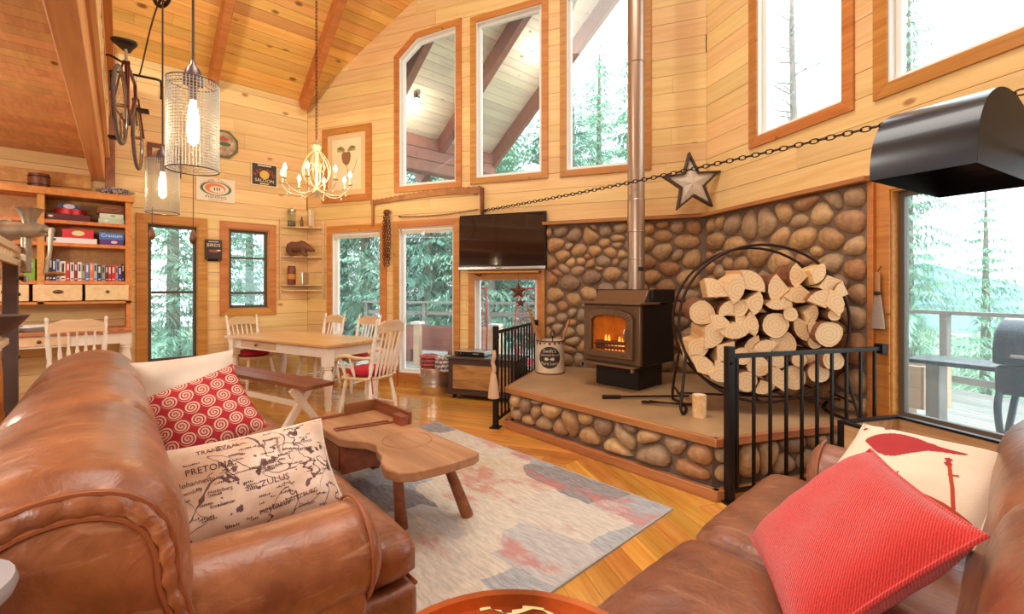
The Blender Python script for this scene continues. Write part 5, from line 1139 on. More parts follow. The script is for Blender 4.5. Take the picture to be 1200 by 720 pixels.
def plaid(name, c1, c2, c3, sc_):
    m, nt, b = new_mat(name); L = nt.links; N = nt.nodes.new; tc = N('ShaderNodeTexCoord'); mp = N('ShaderNodeMapping'); mp.inputs['Scale'].default_value = (sc_,) * 3; mp.inputs['Rotation'].default_value = (.3, .2, .5); L.new(tc.outputs['Object'], mp.inputs['Vector'])
    cr = N('ShaderNodeTexChecker'); cr.inputs['Scale'].default_value = 1; cr.inputs['Color1'].default_value = c1; cr.inputs['Color2'].default_value = c2; L.new(mp.outputs[0], cr.inputs['Vector'])
    mp2 = N('ShaderNodeMapping'); mp2.inputs['Scale'].default_value = (sc_ * 3.1,) * 3; mp2.inputs['Rotation'].default_value = (.3, .2, .5); L.new(tc.outputs['Object'], mp2.inputs['Vector']); ck = N('ShaderNodeTexChecker'); ck.inputs['Scale'].default_value = 1; L.new(mp2.outputs[0], ck.inputs['Vector']); ml = N('ShaderNodeMath'); ml.operation = 'MULTIPLY'; ml.inputs[1].default_value = .35; L.new(ck.outputs['Fac'], ml.inputs[0])
    mx = N('ShaderNodeMix'); mx.data_type = 'RGBA'; L.new(ml.outputs[0], mx.inputs['Factor']); L.new(cr.outputs['Color'], mx.inputs['A']); mx.inputs['B'].default_value = c3; L.new(mx.outputs['Result'], b.inputs['Base Color']); b.inputs['Roughness'].default_value = .9; return m
MT['plaidred'] = plaid('red_plaid', S(190, 30, 44), S(96, 20, 34), S(230, 200, 190), 22); MT['plaidgrey'] = plaid('grey_plaid', S(206, 200, 190), S(84, 84, 100), S(240, 236, 228), 24)
def blanket(label, loc, rz, mat, w, n):
    t = thing('folded_blanket', label, 'blanket', loc, rz); z = 0
    for k in range(n): puffy([(-w, -.11), (w, -.11), (w, .11), (-w, .11)], z, z + .055, .024, .008, 28, wob=.008).build('fold', mat, t, smooth=75); z += .052
blanket('red plaid blanket folded in the metal tub', (2.27, .82, .29), .6, MT['plaidred'], .13, 4); blanket('grey and white plaid blanket folded in the metal tub', (2.50, .90, .29), .9, MT['plaidgrey'], .12, 4)
tv = thing('television', 'flat black television mounted above the low window', 'television'); tv.matrix_world = MBk @ Matrix.Translation((2.735, -.10, 1.655)) @ Matrix.Rotation(R_(-2), 4, 'X')
MT['screen'] = plain('dark_screen', S(44, 30, 26), .08, coat=.5); MT['bezel'] = plain('black_gloss_bezel', S(24, 22, 22), .2)
MB().box(0, 1.235, 0, .05, 0, .74).build('cabinet', MT['bezel'], tv, bevel=.006); MB().box(.018, 1.217, -.003, .0, .055, .722).build('screen', MT['screen'], tv); MB().box(.0, 1.235, -.008, .02, -.005, .032).build('lower_trim', MT['steel'], tv, bevel=.003); MB().box(.55, .64, -.010, -.008, .008, .02).build('maker_plate', MT['bezel'], tv)
MB().box(.4, .8, .05, .098, .2, .55).build('wall_mount', MT['black'], tv)
shf = thing('wall_shelf', 'narrow wooden ledge with iron bracket below the television', 'shelf'); shf.matrix_world = MBk @ Matrix.Translation((2.88, 0, 1.60)); MB().box(0, 1.0, -.12, 0, 0, .025).build('board', MT['trim'], shf, bevel=.004)
MB().box(0, 1.05, -.02, 0, -.09, 0).build('apron', MT['trim'], shf); MB().tube(spline([(.08, -.03, -.01), (.16, -.08, -.03), (.2, -.11, .0)], 4), .008, 6).build('bracket', MT['iron'], shf)
# ================================================================== BOOKCASE, DESK, CORNER SHELF, LEFT STAND
MT['hutch'] = wood('honey_bookcase', S(226, 150, 78), S(200, 120, 54), .42, var=.05, grain=12); MT['hutchback'] = wood('bookcase_back', S(214, 164, 104), S(190, 136, 80), .5, var=.04); MT['drawer'] = wood('pale_drawer', S(242, 214, 164), S(226, 188, 132), .45, var=.03, knots=.05)
hu = thing('bookcase', 'honey wood bookcase with pale drawers on the left wall', 'bookcase', (0.002, 0, 0)); XF = .36
HY0, HY1 = -4.30, -2.185
MB().box(0, .012, HY0, HY1, 1.22, 2.52).build('back_panel', MT['hutchback'], hu)
for y0, y1 in ((HY1 - .06, HY1), (-2.99, -2.93), (-3.72, -3.66), (HY0, HY0 + .04)): MB().box(.012, XF, y0, y1, 1.22, 2.47).build('upright', MT['hutch'], hu, bevel=.004)
MB().box(0, XF + .03, HY0, HY1 + .02, 2.44, 2.52).build('top_board', MT['hutch'], hu, bevel=.006)
for z in (2.13, 1.875, 1.445): MB().box(.012, XF - .005, HY0, HY1 - .02, z, z + .04).build('shelf', MT['hutch'], hu, bevel=.003)
MB().box(.012, XF, HY0, HY1, 1.22, 1.25).build('bottom_board', MT['hutch'], hu, bevel=.003)
for y0, y1 in ((-2.60, -2.215), (-3.02, -2.625), (-3.42, -3.05)):
    d = MB().box(.06, XF + .018, y0, y1, 1.258, 1.44).build('drawer', MT['drawer'], hu, bevel=.005)
    if y0 == -3.02: MB().lathe([(.001, 0), (.045, .004), (.03, .02), (.001, .024)], 14, Matrix.Translation((XF + .018, (y0 + y1) / 2, 1.36)) @ Matrix.Rotation(R_(90), 4, 'Y') @ Matrix.Diagonal((.5, 1, 1, 1))).build('cup_pull', MT['brass'], d, smooth=60)
    else: MB().lathe([(.006, 0), (.008, .012), (.018, .02), (.014, .03), (.001, .032)], 12, Matrix.Translation((XF + .018, (y0 + y1) / 2, 1.36)) @ Matrix.Rotation(R_(90), 4, 'Y')).build('knob', MT['brass'], d, smooth=60)
MB().box(.02, XF - .02, HY1 - .05, HY1 - .01, .93, 1.22).build('side_bracket', MT['hutch'], hu, bevel=.004)
# ---- books on the lowest shelf
BK = [('grey-blue', (120, 134, 150), .030, .26), ('black', (40, 40, 46), .022, .255), ('navy', (50, 60, 120), .030, .245), ('pale blue', (150, 176, 214), .030, .24), ('white and yellow', (236, 226, 196), .048, .22), ('red', (200, 40, 56), .034, .215), ('white', (224, 222, 218), .034, .21), ('dark red', (150, 28, 40), .026, .21), ('cream white', (236, 232, 224), .036, .215), ('tan', (176, 156, 132), .028, .20), ('blue and white', (86, 130, 190), .036, .205), ('bright orange', (240, 116, 48), .034, .215), ('light grey-blue', (170, 190, 206), .034, .205), ('black and teal', (30, 66, 84), .036, .19), ('grey', (160, 154, 146), .034, .185), ('dark brown', (74, 58, 52), .022, .185), ('crimson', (186, 40, 60), .032, .185), ('bright red', (206, 48, 56), .034, .185), ('pink-grey', (196, 150, 150), .024, .18), ('royal blue', (54, 64, 160), .034, .175), ('charcoal', (54, 48, 50), .02, .21)]
y = -2.925; rb = random.Random(6)
MT['paper'] = plain('page_edges', S(236, 228, 210), .9)
ordn = ['first', 'second', 'third', 'fourth', 'fifth', 'sixth', 'seventh', 'eighth', 'ninth', 'tenth', 'eleventh', 'twelfth', 'thirteenth', 'fourteenth', 'fifteenth', 'sixteenth', 'seventeenth', 'eighteenth', 'nineteenth', 'twentieth', 'last']
for i, (cn, c, w, h_) in enumerate(BK):
    b = thing('book', '%s spined book, %s from the left in the bookcase row' % (cn, ordn[i]), 'book', (XF - .05, y, 1.486), 0, 'books in the bookcase row'); m = plain('cover_' + cn.replace(' ', '_'), S(*c), .5)
    MB().box(-.17, 0, .001, w - .001, 0, h_).build('cover', m, b, bevel=.003); MB().box(-.168, -.006, .004, w - .004, h_ - .002, h_ + .001).build('pages', MT['paper'], b)
    lab = plain('title_' + cn.replace(' ', '_'), S(*(230, 220, 200) if sum(c) < 420 else (70, 60, 80)), .5)
    z0 = rb.uniform(.45, .6); MB().box(-.001, .0015, w * .28, w * .72, h_ * z0, h_ * .9).build('spine_title', lab, b); MB().box(-.001, .0015, w * .2, w * .8, h_ * .08, h_ * .14).build('spine_band', lab, b)
    y += w + .0006
b = thing('book', 'wide bright green book beside the jars in the bookcase', 'book', (XF - .05, -3.09, 1.486)); MB().box(-.2, 0, 0, .085, 0, .24).build('cover', plain('lime_cover', S(128, 180, 50), .5), b, bevel=.003); MB().box(-.001, .0015, .02, .065, .14, .2).build('spine_title', plain('lime_title', S(230, 240, 200), .5), b)
MT['preserve'] = plain('preserve', S(150, 60, 50), .5)
for k, yy in enumerate((-3.20, -3.31)):
    j = thing('mason_jar', ('glass mason jar nearest the green book', 'glass mason jar farther from the green book')[k], 'jar', (XF - .10, yy, 1.486), 0, 'jars in the bookcase'); MB().lathe([(.001, 0), (.045, 0), (.047, .02), (.047, .11), (.036, .13), (.036, .145)], 16, cap=False).build('glass', MT['jarglass'], j, smooth=40); MB().lathe([(.001, .005), (.042, .005), (.042, .09), (.001, .09)], 14).build('contents', MT['preserve'] if k else MT['paper'], j, smooth=40); MB().lathe([(.038, .14), (.038, .165), (.001, .165)], 16).build('lid', MT['steel'], j, smooth=40)
# ---- games on the upper shelves
def game(label, y0, y1, z, h_, col, dep=.24, cat='game box', txt=None, tcol=(240, 240, 240), tsz=.05, mark=None, name='board_game'):
    g_ = thing(name, label, cat, (XF - .035, y0, z)); L = y1 - y0; m = plain('box_%d_%d_%d' % col, S(*col), .45); MB().box(-dep, 0, 0, L, 0, h_ * .55).build('base', m, g_, bevel=.002); MB().box(-dep - .001, .0015, -.001, L + .001, h_ * .3, h_).build('lid', m, g_, bevel=.002)
    tm = plain('print_%d_%d_%d' % tcol, S(*tcol), .5)
    if txt: text_part(txt, tsz, tm, g_, lambda x, v: (.0025, L / 2 + x, h_ * .55 + v))
    if mark: MB().add([(.0026, L * mark[0] + mark[1] * math.cos(k * .524), h_ * .55 + mark[1] * .55 * math.sin(k * .524)) for k in range(12)], [list(range(12))]).build('emblem', plain('emblem_%d_%d_%d' % mark[2], S(*mark[2]), .5), g_)
    return g_
game('long white game box under the red box', -2.92, -2.50, 1.916, .06, (232, 228, 226), mark=(.12, .03, (60, 60, 110)))
game('red game box with pale oval emblem on the white box', -2.79, -2.53, 1.977, .10, (218, 48, 62), mark=(.5, .055, (220, 220, 160)))
game('purple game box under the blue box', -2.475, -2.26, 1.916, .062, (92, 62, 128), mark=(.6, .03, (236, 200, 180)))
game('blue game box with white lettering on the purple box', -2.48, -2.255, 1.979, .085, (70, 120, 196), txt='Cranium', tcol=(240, 244, 250), tsz=.055)
game('long dark maroon game box at the bottom of the top-shelf stack', -2.92, -2.56, 2.171, .075, (92, 36, 42), mark=(.1, .022, (236, 220, 190)))
rt_ = thing('round_tin', 'round red tin on the maroon game box', 'tin', (XF - .16, -2.73, 2.247)); MB().lathe([(.001, 0), (.13, 0), (.13, .045), (.133, .047), (.133, .06), (.001, .06)], 32).build('drum', plain('red_tin', S(186, 44, 46), .3, .4), rt_, smooth=40)
game('small navy box on the round red tin', -2.83, -2.64, 2.308, .045, (60, 66, 104), dep=.16, mark=(.5, .05, (190, 196, 214)))
game('pale green game box at the bottom right of the top shelf', -2.485, -2.255, 2.171, .06, (186, 206, 180), txt='', mark=(.3, .02, (230, 236, 220)))
game('white and green game box in the right top-shelf stack', -2.475, -2.26, 2.232, .055, (214, 216, 196), mark=(.55, .025, (150, 180, 120)))
bx = thing('wooden_case', 'brown wooden case with oval inlay on the right top-shelf stack', 'box', (XF - .04, -2.50, 2.288)); MB().prism([(0, 0), (.25, 0), (.25, .08), (.22, .11), (.03, .11), (0, .07)], 0, .22, Matrix(((0, 0, -1, 0), (1, 0, 0, 0), (0, 1, 0, 0), (0, 0, 0, 1)))).build('case', MT['dkbench'], bx, bevel=.005); MB().tube([(.002, .125 + .09 * math.cos(a), .05 + .02 * math.sin(a)) for a in [k * .393 for k in range(16)]], .003, 5, True).build('inlay', MT['maple'], bx)
# on top of the bookcase
dm = thing('wood_drum', 'brown cylindrical wooden keg on top of the bookcase', 'keg', (.22, -2.98, 2.52)); MB().lathe([(.001, 0), (.085, 0), (.092, .08), (.085, .16), (.001, .16)], 20).build('body', MT['dkbench'], dm, smooth=40)
for z in (.03, .12): MB().lathe([(.092, z), (.094, z + .012)], 20, cap=False).build('band', MT['iron'], dm)
MT['speckle'] = None
def speckle():
    m, nt, b = new_mat('speckled_enamel'); L = nt.links; N = nt.nodes.new; tc = N('ShaderNodeTexCoord'); v = N('ShaderNodeTexNoise'); v.inputs['Scale'].default_value = 55; L.new(tc.outputs['Object'], v.inputs['Vector']); c = N('ShaderNodeValToRGB'); c.color_ramp.interpolation = 'CONSTANT'; c.color_ramp.elements[0].color = S(236, 236, 240); c.color_ramp.elements[1].color = S(50, 54, 90); c.color_ramp.elements[1].position = .52; L.new(v.outputs['Fac'], c.inputs['Fac']); L.new(c.outputs['Color'], b.inputs['Base Color']); b.inputs['Roughness'].default_value = .3; return m
MT['speckle'] = speckle()
pl_ = thing('enamel_pan', 'blue and white speckled enamel pan on the bookcase top corner', 'pan', (.20, -2.33, 2.521)); MB().lathe([(.001, 0), (.11, 0), (.15, .05), (.19, .055), (.15, .058), (.105, .012), (.001, .012)], 32).build('bowl', MT['speckle'], pl_, smooth=60); pl2 = MB().lathe([(.001, .05), (.10, .05), (.12, .08), (.13, .085), (.115, .088), (.001, .06)], 28).build('inner_dish', MT['speckle'], pl_, smooth=60)
# ---- desk
dk = thing('desk', 'plank desk with cream drawers beneath the bookcase', 'desk', (.002, 0, 0)); MB().box(0, .62, HY0, -2.19, .89, .93).build('top', MT['oldoak'], dk, bevel=.005); MB().box(.04, .585, HY0 + .05, -2.23, .76, .89).build('apron', MT['cream'], dk)
for y0, y1 in ((-3.20, -2.72),): d = MB().box(.585, .598, y0, y1, .78, .875).build('drawer', MT['drawer'], dk, bevel=.004); MB().lathe([(.006, 0), (.008, .012), (.02, .02), (.014, .03), (.001, .032)], 12, Matrix.Translation((.598, -2.96, .828)) @ Matrix.Rotation(R_(90), 4, 'Y')).build('knob', MT['brass'], d, smooth=60)
for yy in (-2.25, HY0 + .1):
    for xx in (.07, .54): MB().lathe([(r, z * 1.5) for r, z in TLEG], 14, Matrix.Translation((xx, yy, 0))).build('leg', MT['cream'], dk, smooth=50); MB().box(xx - .05, xx + .05, yy - .05, yy + .05, .74, .89).build('leg_block', MT['cream'], dk)
pp = thing('paper_tray', 'pale blue metal tray of papers on the desk', 'tray', (.38, -2.95, .93)); MB().lathe([(.001, .003), (.20, .003), (.25, .05), (.245, .055), (.2, .012), (.001, .012)], 28, Matrix.Diagonal((.7, 1.15, 1, 1))).build('tray', plain('pale_blue_tin', S(176, 196, 206), .3, .6), pp, smooth=50); MB().box(-.06, .06, -.14, .1, .05, .07).build('papers', MT['paper'], pp)
# ---- corner shelf
cs_ = thing('corner_shelf', 'pale three-tier corner shelf between the windows', 'shelf'); bq = onB(.345, 0)
for z in (2.335, 1.875, 1.435): MB().prism([(.012, -.41), (bq.x, bq.y), (.012, .0)], z, z + .022).build('shelf_board', MT['crest'], cs_, bevel=.003)
MB().prism([(.012, -.41), (bq.x, bq.y), (.012, .0)], 1.355, 1.375).build('lower_rail', MT['crest'], cs_)
MB().box(.004, .05, -.425, -.405, 1.24, 2.46).build('side_board', MT['crest'], cs_, bevel=.006); o = MB().box(.335, .355, -.05, -.004, 1.24, 2.46).build('side_board', MT['crest'], cs_, bevel=.006); o.matrix_local = MBk
bx_ = thing('glass_canister', 'clear canister of shells on the top corner shelf', 'canister', (.10, -.27, 2.358)); MB().lathe([(.001, 0), (.06, 0), (.06, .22)], 18, cap=False).build('glass', MT['jarglass'], bx_, smooth=40); MB().lathe([(.001, .005), (.055, .005), (.05, .08), (.001, .09)], 14).build('shells', MT['soil'], bx_, smooth=60); MB().lathe([(.062, .22), (.062, .25), (.02, .27), (.001, .275)], 18).build('lid', MT['steel'], bx_, smooth=40)
bt = thing('small_bottle', 'small slim brown bottle on the top corner shelf', 'bottle', (.13, -.13, 2.358)); MB().lathe([(.001, 0), (.024, 0), (.024, .09), (.012, .11), (.012, .15), (.001, .152)], 12).build('body', MT['dkbench'], bt, smooth=50); MB().lathe([(.014, .15), (.014, .165), (.001, .166)], 10).build('cork', MT['crest'], bt)
pf = thing('photo_frame', 'small white framed picture on the top corner shelf', 'picture frame', (.25, -.02, 2.358), R_(-38)); MB().box(-.085, .085, -.012, .006, 0, .25).build('frame', MT['white'], pf, bevel=.004); MB().box(-.055, .055, -.015, -.012, .04, .21).build('photo', plain('sepia_photo', S(150, 120, 90), .6, var=.5, vscale=30), pf)
pf = thing('script_plaque', 'square grey plaque with script on the lower corner shelf', 'plaque', (.23, -.11, 1.458), R_(-38)); MB().box(-.12, .12, -.012, .006, 0, .19).build('frame', MT['steel'], pf, bevel=.004); MB().box(-.10, .10, -.015, -.012, .02, .17).build('face', MT['paper'], pf)
for k in range(4): MB().box(-.08, .08 - .02 * (k % 2), -.0165, -.015, .04 + k * .028, .05 + k * .028).build('script_line', MT['ink'], pf)
va = thing('striped_vase', 'tall brown striped vase on the lower corner shelf', 'vase', (.10, -.27, 1.458)); MB().lathe([(.001, 0), (.055, 0), (.062, .1), (.058, .25), (.05, .27), (.06, .285), (.048, .285), (.045, .2)], 20, cap=False).build('body', MT['dkbench'], va, smooth=60); MB().lathe([(.0635, .08), (.0645, .13), (.0625, .16)], 20, cap=False).build('gold_band', plain('ochre_glaze', S(200, 140, 60), .4), va, smooth=60)
# bear figurine
be = thing('bear_figurine', 'carved brown bear figurine on the middle corner shelf', 'figurine', (.17, -.17, 1.898), R_(52)); MT['bear'] = plain('carved_bear_wood', S(112, 72, 48), .6, bump=.5, bscale=50, var=.2)
m = MB(); nB = 14
prof_b = [(-.20, .10, .03, .04), (-.18, .115, .065, .075), (-.12, .135, .08, .088), (-.04, .135, .078, .082), (.03, .15, .08, .09), (.08, .145, .068, .075), (.12, .125, .052, .055), (.155, .11, .046, .048), (.19, .095, .03, .03), (.215, .088, .022, .02), (.222, .088, .008, .008)]
vs_ = [(x, ry * math.cos(a), z + rz * math.sin(a)) for x, z, ry, rz in prof_b for a in [2 * math.pi * k / nB for k in range(nB)]]; fs = [(i * nB + k, i * nB + (k + 1) % nB, (i + 1) * nB + (k + 1) % nB, (i + 1) * nB + k) for i in range(len(prof_b) - 1) for k in range(nB)] + [list(range(nB))[::-1], list(range((len(prof_b) - 1) * nB, len(prof_b) * nB))]; m.add(vs_, fs)
for x, y_, tx in ((-.13, .04, -.14), (-.13, -.04, -.11), (.06, .04, .07), (.06, -.04, .09)): m.tube([(x, y_, .13), (x - .005, y_, .06), (tx, y_, .02), (tx + .02, y_, .008)], [.045, .034, .03, .026], 8)
for y_ in (-.03, .03): m.lathe([(.001, 0), (.014, .004), (.012, .016), (.001, .022)], 8, Matrix.Translation((.12, y_, .165)))
m.build('body', MT['bear'], be, smooth=75)
# ---- left stand, grinder, bowl
MT['oldwood'] = plain('aged_dark_wood', S(96, 74, 66), .6, .0, bump=.2, bscale=20, var=.2); MT['cast'] = plain('tinned_cast_iron', S(186, 172, 152), .38, .75, bump=.1, var=.2, vscale=12); MT['orangeleg'] = plain('varnished_leg', S(206, 132, 58), .3, coat=.4)
stn = thing('tiered_stand', 'tall wooden stand with slatted top at the left edge behind the sofa', 'stand', (3.22, -2.95, 0))
for xx in (0, 1.2):
    for yy in (0, -.45): MB().box(xx - .035, xx + .035, yy - .035, yy + .035, 0, 1.60).build('post', MT['oldwood'], stn, bevel=.005)
for yy in (.03, -.48):
    for z0, z1 in ((1.545, 1.585), (1.63, 1.67)): MB().box(-.05, 1.25, yy - .012, yy + .012, z0, z1).build('rail', MT['crest'], stn, bevel=.003)
for k in range(9): MB().box(-.04 + k * .15, -.01 + k * .15, -.48, .02, 1.585, 1.63).build('slat', MT['crest'], stn)
for z in (1.36, .95, .5):
    for yy in (.036,): MB().lathe([(.012, 0), (.008, .008), (.001, .01)], 8, Matrix.Translation((0, yy, z)) @ Matrix.Rotation(R_(-90), 4, 'X')).build('bolt', MT['iron'], stn)
MB().tube(spline([(-.04, .03, 1.47), (-.06, .06, 1.46), (.0, .07, 1.45), (.06, .06, 1.46)], 4), .014, 6).build('clamp', MT['iron'], stn)
ls = thing('pale_stool', 'pale-topped stool with orange turned legs at the left edge', 'stool', (4.07, -3.10, 0)); MB().box(-.20, .20, -.20, .20, 1.09, 1.13).build('top', MT['crest'], ls, bevel=.01)
for sx in (-.15, .15):
    for sy in (-.15, .15): turned((sx * 1.2, sy * 1.2, 0), (sx, sy, 1.09), [(r * 1.3, z) for r, z in LEG], 12).build('leg', MT['orangeleg'], ls, smooth=50)
for z in (.35, .75): MB().box(-.17, .17, -.015 + .155, .015 + .155, z, z + .04).build('rung', MT['oldwood'], ls)
bw = thing('wooden_bowl', 'dark wooden bowl on the pale stool at the left edge', 'bowl', (3.99, -3.01, 1.131)); MB().lathe([(.001, 0), (.07, 0), (.15, .06), (.20, .125), (.19, .125), (.14, .07), (.06, .015), (.001, .015)], 28).build('bowl', MT['oldwood'], bw, smooth=60)
gd = thing('meat_grinder', 'antique cast-metal meat grinder clamped to the stand, left edge', 'grinder', (3.30, -2.86, 1.60), R_(227))
MB().cyl((.02, 0, .06), (.02, 0, .16), .026, n=12).build('neck', MT['cast'], gd, smooth=40); MB().box(.0, .04, -.02, .02, -.10, .07).build('clamp', MT['cast'], gd, bevel=.008); MB().cyl((.02, .0, -.16), (.02, 0, -.12), .012, n=8).build('clamp_screw', MT['cast'], gd)
MB().tube([(-.10, 0, .175), (-.02, 0, .175), (.10, 0, .175), (.16, 0, .175), (.17, 0, .175)], [.035, .05, .062, .068, .07], 18).build('barrel', MT['cast'], gd, smooth=50)
MB().lathe([(.03, .21), (.038, .25), (.055, .29), (.075, .315), (.07, .315), (.05, .285), (.03, .24)], 20, cap=False).build('hopper', MT['cast'], gd, smooth=60)
MB().lathe([(.06, 0), (.078, .004), (.078, .03), (.06, .034)], 18, Matrix.Translation((.15, 0, .175)) @ Matrix.Rotation(R_(90), 4, 'Y')).build('ring_nut', MT['cast'], gd, smooth=40)
MB().tube([(-.10, 0, .175), (-.17, .02, .175)], .016, 8).build('shaft', MT['cast'], gd, smooth=40)
MB().tube([(-.165, .02, .185), (-.165, .03, .05), (-.165, .06, -.11)], [.014, .011, .013], 8).build('crank_arm', MT['cast'], gd, smooth=50); MB().lathe([(.008, 0), (.014, .03), (.016, .07), (.011, .12), (.006, .13)], 12, Matrix.Translation((-.165, .06, -.11)) @ Matrix.Rotation(R_(-90), 4, 'Y')).build('crank_handle', MT['stick'], gd, smooth=60)
# ---- corner of the side table, lower left
sd = thing('side_table', 'small blue-grey side table beside the left sofa end', 'side table', (6.345, -2.815, 0)); MB().lathe([(.001, .84), (.13, .84), (.135, .855), (.13, .87), (.001, .87)], 28).build('top', plain('grey_stone_top', S(160, 158, 160), .25), sd, smooth=40); MB().lathe([(.11, .0), (.115, .02), (.12, .45), (.11, .84)], 24).build('body', plain('teal_ceramic', S(60, 116, 150), .25, coat=.5, var=.35, vscale=22), sd, smooth=40)
# ================================================================== LAMPS
MT['cord'] = plain('dark_cord', S(78, 58, 52), .6); MT['bulb'] = emit_mat('lit_bulb', (1.0, .80, .50, 1), 14.0); MT['wire'] = plain('galvanised_wire', S(206, 198, 180), .35, .8); MT['cap'] = plain('gunmetal_cap', S(112, 102, 104), .35, .8)
def point(name, loc, power, color, r, parent=None):
    d = bpy.data.lights.new(name, 'POINT'); d.energy = power; d.color = color; d.shadow_soft_size = r; o = bpy.data.objects.new(name, d); COL.objects.link(o); o.location = loc
    if parent: o.parent = parent
    return o
def pendant(label, loc, H, r, ztop, wx):
    p = thing('pendant_lamp', label, 'pendant lamp', loc)
    w = MB(); nv, nh = 48, 30
    for k in range(nv): a = 2 * math.pi * k / nv; w.tube([(r * math.cos(a), r * math.sin(a), 0), (r * math.cos(a), r * math.sin(a), H)], .0019, 4)
    for j in range(nh + 1): z = H * j / nh; w.tube([(r * math.cos(2 * math.pi * k / 32), r * math.sin(2 * math.pi * k / 32), z) for k in range(32)], .0018, 4, True)
    w.build('wire_mesh_shade', MT['wire'], p)
    for z in (0, H): MB().tube([(r * math.cos(2 * math.pi * k / 36), r * math.sin(2 * math.pi * k / 36), z) for k in range(36)], .0035, 6, True).build('shade_rim', MT['cap'], p, smooth=60)
    for k in range(3): a = k * 2.094; MB().tube([(0, 0, H + .02), (r * math.cos(a), r * math.sin(a), H)], .003, 5).build('spider_arm', MT['cap'], p)
    MB().lathe([(.045, H - .01), (.042, H + .03), (.03, H + .065), (.014, H + .085), (.008, H + .11)], 20).build('socket_cap', MT['cap'], p, smooth=50)
    MB().lathe([(.018, H - .09), (.02, H - .02), (.02, H)], 14).build('socket', MT['cap'], p, smooth=40)
    MB().lathe([(.004, H * .28), (.022, H * .32), (.026, H * .45), (.024, H * .62), (.014, H - .09)], 16).build('bulb', MT['bulb'], p, smooth=60)
    MB().tube([(0, 0, H + .10), (.004, 0, (H + ztop) / 2), (0, 0, ztop)], .006, 6).build('cord', MT['cord'], p)
    point('pendant_glow', (0, 0, H * .45), 9, (1.0, .78, .48), .03, p)
    return p
p1 = pendant('wire-mesh pendant lamp nearest the camera on the left', (4.86, -2.20, 1.985), .435, .11, 3.2, 0); p2 = pendant('wire-mesh pendant lamp farther away near the bookcase', (3.25, -2.165, 1.97), .40, .105, 3.3, 0)
# pulleys and counterweights
for par, dx, zt, zw, nm in ((p1, -.30, 3.1, .0, 0), (p2, .0, 3.2, 0, 0)):
    pass
def counterweight(label, loc, ztop):
    c = thing('cord_counterweight', label, 'counterweight', loc); MB().lathe([(.002, 0), (.016, .012), (.02, .035), (.015, .065), (.006, .085), (.003, .09)], 14).build('weight', MT['dkbench'], c, smooth=60); MB().tube([(0, 0, .088), (0, 0, ztop - loc[2])], .0022, 4).build('string', MT['cord'], c)
counterweight('dark wooden counterweight hanging by the green octagonal sign', (4.30, -2.12, 1.66), 3.4); counterweight('dark wooden counterweight hanging before the left window pane', (3.28, -2.23, 1.76), 2.0)
pu = thing('pulley_wheel', 'dark iron pulley wheel guiding the lamp cord at the top edge', 'pulley', (3.22, -2.165, 3.62)); MB().tube([(.07 * math.cos(a), 0, .07 * math.sin(a)) for a in [k * .3142 for k in range(20)]], .014, 8, True, Matrix.Rotation(.6, 4, 'Z')).build('rim', MT['iron'], pu, smooth=60)
for k in range(3): a = k * 1.047; MB().cyl((.065 * math.cos(a), 0, .065 * math.sin(a)), (-.065 * math.cos(a), 0, -.065 * math.sin(a)), .006, n=6, M=Matrix.Rotation(.6, 4, 'Z')).build('spoke', MT['iron'], pu)
MB().tube(spline([(-.05, 0, .05), (-.35, -.04, -.10), (-.75, -.08, -.34), (-.80, -.10, -.36)], 5), .006, 6).build('swag_cord', MT['cord'], pu); MB().tube([(0, 0, .07), (0, 0, 2.3)], .005, 5).build('hanger', MT['cord'], pu)
# chandelier
ch_ = thing('chandelier', 'cream candle-style chandelier with crystals over the dining table', 'chandelier', (1.88, -.535, 2.50)); MT['chand'] = plain('antique_cream_metal', S(222, 206, 172), .4, .35, var=.12); MT['crystal'] = plain('crystal', S(240, 238, 230), .08, 0, spec=.9)
MB().lathe([(.001, .0), (.015, .01), (.02, .03), (.055, .06), (.06, .09), (.03, .11), (.02, .14), (.014, .30), (.02, .52), (.05, .60), (.06, .63), (.02, .65), (.01, .70), (.001, .71)], 18).build('column', MT['chand'], ch_, smooth=60)
for k in range(8):
    a = 2 * math.pi * k / 8 + .2; ca, sa = math.cos(a), math.sin(a); P_ = lambda r, z: (r * ca, r * sa, z)
    ar = MB().tube(spline([P_(.03, .10), P_(.12, .05), P_(.22, .03), P_(.32, .06), P_(.385, .13), P_(.39, .16)], 5), .007, 6).build('arm', MT['chand'], ch_, smooth=60)
    MB().lathe([(.006, .0), (.035, .012), (.036, .018), (.012, .02), (.013, .10), (.001, .10)], 12, Matrix.Translation(P_(.39, .155))).build('candle_cup', MT['chand'], ar, smooth=50)
    MB().lathe([(.004, .255), (.018, .27), (.021, .29), (.010, .325), (.001, .34)], 10, Matrix.Translation(P_(.39, 0))).build('bulb', MT['bulb'], ar, smooth=60)
    MB().lathe([(.001, 0), (.009, .014), (.001, .035)], 6, Matrix.Translation(P_(.34, .02))).build('crystal_drop', MT['crystal'], ar)
    MB().tube(spline([P_(.02, .58), P_(.10, .50), P_(.16, .36), P_(.13, .22), P_(.03, .13)], 5), .005, 5).build('basket_rib', MT['chand'], ch_, smooth=60)
    MB().tube(spline([P_(.06, .42), P_(.10, .38), P_(.08, .32), P_(.05, .36)], 4, True), .0035, 5, True).build('scroll', MT['chand'], ch_, smooth=60)
for k in range(4): a = k * 1.571 + .5; point('candle_glow', (.39 * math.cos(a), .39 * math.sin(a), .36), 9, (1.0, .80, .52), .02, ch_)
